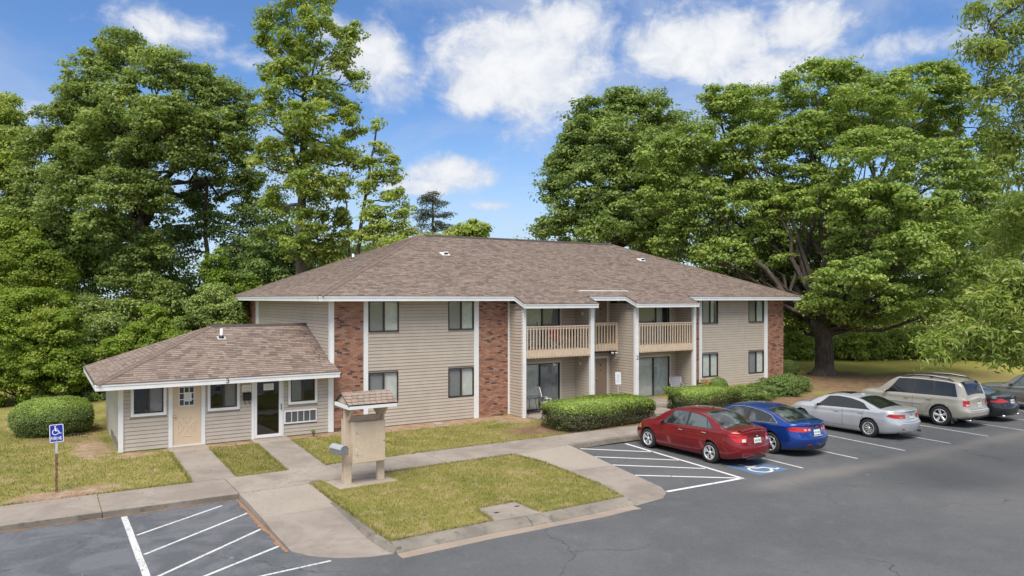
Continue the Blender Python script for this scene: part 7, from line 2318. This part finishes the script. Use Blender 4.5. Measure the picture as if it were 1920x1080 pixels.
# ------------------------------------------------------------------ blue sedan
L = 4.78; h = L / 2; H = 1.49
spec = dict(L=L, W=1.86, R=.345, ya=-h + 1.06, yf=-h + 3.86, tumble=.40, crown=.05, bow=.13, qr=.3,
    top=[(-h, 1.07), (-h + .18, 1.11), (-h + .45, 1.13), (-h + .8, 1.23), (-h + 1.25, 1.38), (-h + 1.75, 1.465), (-h + 2.2, H), (-h + 2.7, 1.46), (-h + 3.15, 1.30), (-h + 3.62, 1.06), (-h + 4.0, .99), (-h + 4.45, .88), (h, .74)],
    belt=[(-h, .98), (-h + .5, 1.01), (-h + 1.2, .98), (-h + 2.2, .935), (-h + 3.2, .91), (-h + 3.7, .89), (-h + 4.3, .78), (h, .64)],
    bot=[(-h, .30), (-h + .35, .23), (-h + 1.0, .19), (0, .18), (h - .7, .19), (h, .2)],
    rear_end=[(.15, .12), (.38, .03), (.58, .0), (.66, .02), (.74, .085), (.98, .13), (1.08, .04), (1.5, .04)],
    front_end=[(.15, .06), (.4, .0), (.62, .06), (.8, .20), (1.2, .3)])
blue = paint_mat('blue_car_paint', (.009, .058, .31), .5, .26)
c = Car('blue_sedan', 'bright blue sedan with chrome window line and gold badge, second car from the aisle', (11.95, -9.49, AZ), R(0), blue, spec).build()
gold_m = painted('gold_badge', (.75, .52, .16), .3, .03, 9, 0, metallic=.9)
for sx in (-1, 1):
    c.wheel(spec['ya'], sx, 'double5'); c.wheel(spec['yf'], sx, 'double5')
    c.side_glass([(-h + .82, -h + 1.14, -h + 1.16, -h + 1.17), (-h + 1.18, -h + 1.98, -h + 1.21, -h + 1.92), (-h + 2.10, -h + 3.28, -h + 2.04, -h + 2.68)], carglass_m, sx, chrome_m)
    c.door(-h + 1.32, -h + 2.03, -h + 1.10, -h + 2.03, sx, .36, -h + 1.28)
    c.door(-h + 2.04, -h + 3.32, -h + 2.04, -h + 3.30, sx, .34, -h + 2.26)
    c.mirror(-h + 3.14, sx)
    c.wrap('tail_light', redlamp_m, sx, -h + .40, .40, lambda a: .80 + .06 * max(0, 1 - a * 2.2) + .02 * a, lambda a: .965 - .015 * a - .06 * max(0, 1 - a * 4))
    for (u0, u1) in ((.82, .70), (.58, .46)):
        c.rear_patch('lamp_lens', clearlamp_m, sx * u0, sx * u1, .85, .90, o=.016)
    c.wrap('lower_trim', plastic_m, sx, -h + .42, .62, lambda a: .24 + .0 * a, lambda a: .28 + .10 * a, o=.006)
    c.rear_patch('reflector', redlamp_m, sx * .78, sx * .56, .40, .44, o=.010)
c.top_glass(-h + .50, -h + 1.42, 'rear_window', carglass_m, .86); c.top_glass(-h + 3.60, -h + 2.70, 'windscreen', carglass_m, .92)
c.rear_patch('bumper_insert', plastic_m, -.72, .72, .24, .36, z1e=.36)
c.rear_patch('boot_gap', plastic_m, -.7, .7, .655, .665, o=.004)
c.rear_patch('plate_garnish', chrome_m, -.36, .36, .675, .695, o=.012)
c.plate(.79)
m = MB(); p = c.rear_pt(.0, .965, .016)
m.obox(p, (.075, 0, 0), (0, .004, 0), (0, 0, .011)); m.obox(p, (.028, 0, 0), (0, .006, 0), (0, 0, .025)); link_mesh('badge', m.mesh('badge', gold_m), c.root)
m = MB(); m.obox(c.rear_pt(-.33, .94, .012), (.07, 0, 0), (.0, .002, 0), (0, 0, .008)); link_mesh('model_script', m.mesh('model_script', chrome_m), c.root)
c.fin(-h + 1.62, blue)

# ------------------------------------------------------------------ silver sedan
L = 4.76; h = L / 2; H = 1.46
spec = dict(L=L, W=1.87, R=.335, ya=-h + 1.05, yf=-h + 3.89, tumble=.42, crown=.05, bow=.11, qr=.27, arch=1.14,
    top=[(-h, 1.06), (-h + .2, 1.10), (-h + .70, 1.115), (-h + 1.05, 1.22), (-h + 1.5, 1.37), (-h + 1.95, 1.44), (-h + 2.35, H), (-h + 2.8, 1.42), (-h + 3.2, 1.28), (-h + 3.62, 1.06), (-h + 4.05, 1.00), (-h + 4.45, .88), (h, .72)],
    belt=[(-h, .95), (-h + .5, .99), (-h + 1.2, .98), (-h + 2.2, .93), (-h + 3.2, .89), (-h + 3.7, .88), (-h + 4.3, .78), (h, .62)],
    bot=[(-h, .27), (-h + .35, .22), (-h + 1.0, .17), (0, .16), (h - .7, .17), (h, .19)],
    rear_end=[(.15, .10), (.36, .02), (.58, .0), (.64, .03), (.72, .07), (.98, .10), (1.06, .04), (1.5, .04)],
    front_end=[(.15, .06), (.4, .0), (.6, .05), (.8, .20), (1.2, .3)])
silver = paint_mat('silver_car_paint', (.60, .61, .63), .4, .32)
c = Car('silver_sedan', 'silver sedan with dark tinted windows and multi-spoke wheels, left of the tan estate', (17.36, -9.52, AZ), R(0), silver, spec).build()
for sx in (-1, 1):
    c.wheel(spec['ya'], sx, 'mesh'); c.wheel(spec['yf'], sx, 'mesh')
    c.side_glass([(-h + 1.02, -h + 1.28, -h + 1.30, -h + 1.31), (-h + 1.30, -h + 2.05, -h + 1.33, -h + 1.98), (-h + 2.12, -h + 3.26, -h + 2.06, -h + 2.74)], darkglass_m, sx)
    c.door(-h + 1.42, -h + 2.08, -h + 1.22, -h + 2.08, sx, .32, -h + 1.36, silver)
    c.door(-h + 2.09, -h + 3.36, -h + 2.09, -h + 3.34, sx, .31, -h + 2.32, silver)
    c.mirror(-h + 3.16, sx)
    c.wrap('tail_light', redlamp_m, sx, -h + .36, .52, lambda a: .78 + .06 * max(0, 1 - a * 2.5), lambda a: .93 - .07 * max(0, 1 - a * 6) - .02 * a)
    c.rear_patch('reverse_light', amberlamp_m, sx * .95, sx * .72, .80, .835, o=.016)
    c.rear_patch('reflector', redlamp_m, sx * .88, sx * .70, .38, .42, o=.010)
    c.tube('exhaust_tip', [(sx * .60, -h + .25, .27), (sx * .60, -h - .03, .27)], .045, plastic_m)
    c.wrap('headlight', clearlamp_m, sx, h - .5, .6, lambda a: .58, lambda a: .73 - .03 * a, front=True)
c.top_glass(-h + .72, -h + 1.56, 'rear_window', darkglass_m, .86); c.top_glass(-h + 3.62, -h + 2.78, 'windscreen', carglass_m, .92)
def sroof(a, b_):
    p = c.top_pt(-h + 2.10 + .62 * b_, (2 * a - 1) * .55); return p + Vector((0, 0, .004))
c.patch(sroof, 10, 8, 'sunroof', darkglass_m)
c.rear_patch('bumper_shelf', silver, -.85, .85, .60, .63, o=.018)
c.rear_patch('boot_gap', plastic_m, -.62, .62, .645, .655, o=.004)
c.plate(.75); m = MB(); m.lathe([(0, -.006), (.03, -.005), (.03, 0)], c.rear_pt(0, .915, .015), 'y', 16); link_mesh('badge', m.mesh('badge', chrome_m), c.root)
c.fin(-h + 1.85, silver)

# ------------------------------------------------------------------ tan estate (tall wagon with roof rails)
L = 4.84; h = L / 2; H = 1.88
spec = dict(L=L, W=1.88, R=.40, ya=-h + 1.05, yf=-h + 3.91, tumble=.20, crown=.05, bow=.09, qr=.16, arch=1.13, tuck=.06, cat='car', hdrop=.11,
    top=[(-h, 1.18), (-h + .09, 1.36), (-h + .28, 1.70), (-h + .44, 1.80), (-h + 1.0, 1.86), (-h + 1.9, H), (-h + 2.8, 1.85), (-h + 3.2, 1.66), (-h + 3.75, 1.26), (-h + 4.2, 1.21), (-h + 4.55, 1.13), (h, .98)],
    belt=[(-h, 1.12), (-h + .5, 1.15), (-h + 1.5, 1.13), (-h + 3.0, 1.10), (-h + 3.8, 1.09), (-h + 4.5, 1.02), (h, .90)],
    bot=[(-h, .42), (-h + .35, .36), (-h + 1.0, .32), (0, .30), (h - .7, .31), (h, .30)],
    rear_end=[(.3, .06), (.5, .0), (.68, .0), (.74, .08), (1.1, .12), (1.3, .10), (1.8, .1)],
    front_end=[(.3, .06), (.5, .0), (.8, .04), (1.0, .14), (1.5, .3)])
tanp = paint_mat('champagne_car_paint', (.50, .46, .38), .4, .34)
c = Car('tan_estate_car', 'champagne tan tall estate with black roof rails between silver sedan and black sedan', (22.08, -9.56, AZ), R(0), tanp, spec).build()
for sx in (-1, 1):
    c.wheel(spec['ya'], sx, 'five'); c.wheel(spec['yf'], sx, 'five')
    c.side_glass([(-h + .42, -h + 1.28, -h + .56, -h + 1.30), (-h + 1.36, -h + 2.10, -h + 1.38, -h + 2.08), (-h + 2.22, -h + 3.36, -h + 2.18, -h + 2.78)], darkglass_m, sx)
    c.door(-h + 1.62, -h + 2.15, -h + 1.32, -h + 2.15, sx, .48, -h + 1.50, tanp)
    c.door(-h + 2.16, -h + 3.46, -h + 2.16, -h + 3.44, sx, .47, -h + 2.40, tanp)
    c.mirror(-h + 3.28, sx)
    c.wrap('tail_light', redlamp_m, sx, -h + .14, .80, lambda a: .86, lambda a: 1.08 + .0 * a)
    c.wrap('tail_lens', clearlamp_m, sx, -h + .01, .84, lambda a: .88, lambda a: .93, o=.016)
    c.wrap('side_cladding', tanp, sx, -h + 1.5, .99, lambda a: .42 + .0 * a, lambda a: .60 + .10 * a, o=.012) if False else None
    # moulding along the doors
    def mo(a, b_): return c.side_pt(-h + 1.75 + 1.75 * a, .80 + .05 * b_ - .0 * a, sx, .022)
    c.patch(mo, 16, 2, 'door_moulding', silver)
    c.tube('side_step', [(sx * .90, -h + 1.75, .34), (sx * .93, -h + 3.4, .34)], .045, plastic_m)
    m = MB(); m.obox((sx * .80, -h + .62, .28), (.11, 0, 0), (0, .008, 0), (0, 0, .14)); link_mesh('mud_flap', m.mesh('mud_flap', plastic_m), c.root)
    rail = [c.top_pt(-h + y, sx * 1.02) + Vector((0, 0, z)) for y, z in ((.62, -.01), (.80, .065), (1.5, .10), (2.2, .08), (2.75, -.01))]
    rl = c.tube('roof_rail', rail, .033, plastic_m)
    c.tube('rail_inlay', [rail[1] + Vector((0, .05, .028)), rail[2] + Vector((0, 0, .030)), rail[3] + Vector((0, 0, .028))], .016, galv_m, rl)
m = MB(); p = [c.top_pt(-h + 1.55, u) + Vector((0, 0, .045)) for u in (-1.0, 0, 1.0)]; m.bar(p[0], p[2], .05, .025); link_mesh('cross_bar', m.mesh('cross_bar', plastic_m), c.root)
c.top_glass(-h + .115, -h + .40, 'rear_window', darkglass_m, .86); c.top_glass(-h + 3.72, -h + 2.80, 'windscreen', carglass_m, .92)
c.rear_patch('bumper_step', silver, -.78, .78, .70, .725, o=.02)
c.rear_patch('tailgate_gap', plastic_m, -.76, .76, .735, .745, o=.004)
c.rear_patch('lower_valance', plastic_m, -.8, .8, .40, .47, o=.006)
c.plate(.90); m = MB(); m.obox(c.rear_pt(0, 1.04, .016), (.05, 0, 0), (0, .004, 0), (0, 0, .014)); link_mesh('badge', m.mesh('badge', chrome_m), c.root)
w0, w1 = c.top_pt(-h + .15, .15), c.top_pt(-h + .22, .62)
c.tube('rear_wiper', [w0 + Vector((0, -.03, .02)), w1 + Vector((0, -.02, .03))], .010, plastic_m)
for u in (-.72, .72):
    q = c.top_pt(-h + .36, u); m = MB(); m.obox(q + Vector((0, -.03, .01)), (.02, 0, 0), (0, .05, .04), (0, -.01, .014)); link_mesh('glass_hinge', m.mesh('glass_hinge', plastic_m), c.root)
m = MB(); m.tube([(-.55, -h + .4, .30), (-.55, -h + .03, .30)], .04, 10); link_mesh('exhaust_tip', m.mesh('exhaust_tip', chrome_m), c.root)

# ------------------------------------------------------------------ black sedan
L = 4.86; h = L / 2; H = 1.47
spec = dict(L=L, W=1.86, R=.335, ya=-h + 1.08, yf=-h + 3.90, tumble=.40, crown=.05, bow=.11, qr=.27,
    top=[(-h, 1.08), (-h + .2, 1.12), (-h + .55, 1.13), (-h + .95, 1.24), (-h + 1.4, 1.38), (-h + 1.9, 1.45), (-h + 2.35, H), (-h + 2.8, 1.43), (-h + 3.2, 1.30), (-h + 3.66, 1.06), (-h + 4.05, 1.00), (-h + 4.5, .88), (h, .72)],
    belt=[(-h, .97), (-h + .5, 1.0), (-h + 1.2, .97), (-h + 2.2, .93), (-h + 3.2, .89), (-h + 3.7, .88), (-h + 4.3, .78), (h, .62)],
    bot=[(-h, .28), (-h + .35, .23), (-h + 1.0, .19), (0, .18), (h - .7, .19), (h, .2)],
    rear_end=[(.15, .10), (.36, .02), (.58, .0), (.66, .03), (.74, .08), (.98, .11), (1.08, .04), (1.5, .04)],
    front_end=[(.15, .06), (.4, .0), (.6, .05), (.8, .20), (1.2, .3)])
blk = paint_mat('black_car_paint', (.018, .020, .024), .3, .28)
c = Car('black_sedan', 'black sedan with pointed red tail lights, right of the tan estate', (24.68, -9.55, AZ), R(0), blk, spec).build()
for sx in (-1, 1):
    c.wheel(spec['ya'], sx, 'five'); c.wheel(spec['yf'], sx, 'five')
    c.side_glass([(-h + .98, -h + 1.24, -h + 1.26, -h + 1.27), (-h + 1.26, -h + 2.05, -h + 1.30, -h + 1.98), (-h + 2.12, -h + 3.28, -h + 2.06, -h + 2.74)], darkglass_m, sx)
    c.door(-h + 1.42, -h + 2.08, -h + 1.22, -h + 2.08, sx, .34, -h + 1.36, blk); c.door(-h + 2.09, -h + 3.36, -h + 2.09, -h + 3.34, sx, .33, -h + 2.32, blk)
    c.mirror(-h + 3.18, sx)
    c.wrap('tail_light', redlamp_m, sx, -h + .40, .50, lambda a: .80 + .05 * abs(a - .55), lambda a: .88 + .11 * max(0, 1 - abs(a - .55) * 3.0))
    c.tube('exhaust_tip', [(sx * .58, -h + .25, .27), (sx * .58, -h - .02, .27)], .04, chrome_m)
c.top_glass(-h + .60, -h + 1.50, 'rear_window', carglass_m, .88); c.top_glass(-h + 3.62, -h + 2.78, 'windscreen', carglass_m, .92)
c.rear_patch('boot_gap', plastic_m, -.62, .62, .655, .665, o=.004); c.plate(.84)
m = MB(); m.lathe([(0, -.006), (.03, -.005), (.03, 0)], c.rear_pt(0, 1.0, .02), 'y', 16); link_mesh('badge', m.mesh('badge', chrome_m), c.root)

# ------------------------------------------------------------------ grey-tan pickup cut by the picture edge
L = 5.5; h = L / 2; H = 1.72
spec = dict(L=L, W=1.92, R=.37, ya=-h + 1.15, yf=-h + 4.45, tumble=.26, crown=.05, bow=.08, qr=.08, qf=.26, arch=1.14, tuck=.06, cat='pickup truck', hdrop=.12,
    top=[(-h, 1.08), (-h + 1.6, 1.08), (-h + 1.66, 1.12), (-h + 1.80, 1.60), (-h + 1.95, 1.68), (-h + 2.6, H), (-h + 3.1, 1.69), (-h + 3.4, 1.58), (-h + 4.0, 1.16), (-h + 4.4, 1.11), (-h + 5.1, 1.02), (h, .90)],
    belt=[(-h, 1.05), (-h + 2, 1.07), (-h + 3.2, 1.05), (-h + 4.1, 1.03), (-h + 4.9, .95), (h, .82)],
    bot=[(-h, .45), (-h + .5, .40), (0, .38), (h - .6, .38), (h, .36)],
    rear_end=[(.3, .03), (.6, .0), (1.1, .02), (1.8, .02)], front_end=[(.3, .05), (.5, .0), (.8, .03), (1.0, .1), (1.5, .2)])
pk = paint_mat('pewter_truck_paint', (.25, .24, .21), .5, .35)
c = Car('pickup_truck', 'pewter grey pickup cut by the right picture edge behind the black sedan', (29.46, -11.1, AZ), R(0), pk, spec).build()
for sx in (-1, 1):
    c.wheel(spec['ya'], sx, 'five'); c.wheel(spec['yf'], sx, 'five')
    c.side_glass([(-h + 1.86, -h + 2.42, -h + 1.92, -h + 2.42), (-h + 2.52, -h + 3.72, -h + 2.50, -h + 3.16)], carglass_m, sx)
    c.door(-h + 2.46, -h + 3.80, -h + 2.46, -h + 3.78, sx, .52, -h + 2.68, plastic_m)
    c.mirror(-h + 3.60, sx, plastic_m)
    c.wrap('headlight', clearlamp_m, sx, h - .35, .62, lambda a: .78, lambda a: .90, front=True)
    c.wrap('tail_light', redlamp_m, sx, -h + .06, .88, lambda a: .72, lambda a: .98)
c.top_glass(-h + 3.98, -h + 3.42, 'windscreen', carglass_m, .92)
c.rear_patch('bumper', chrome_m, -.96, .96, .50, .66, o=.05); c.plate(.58)
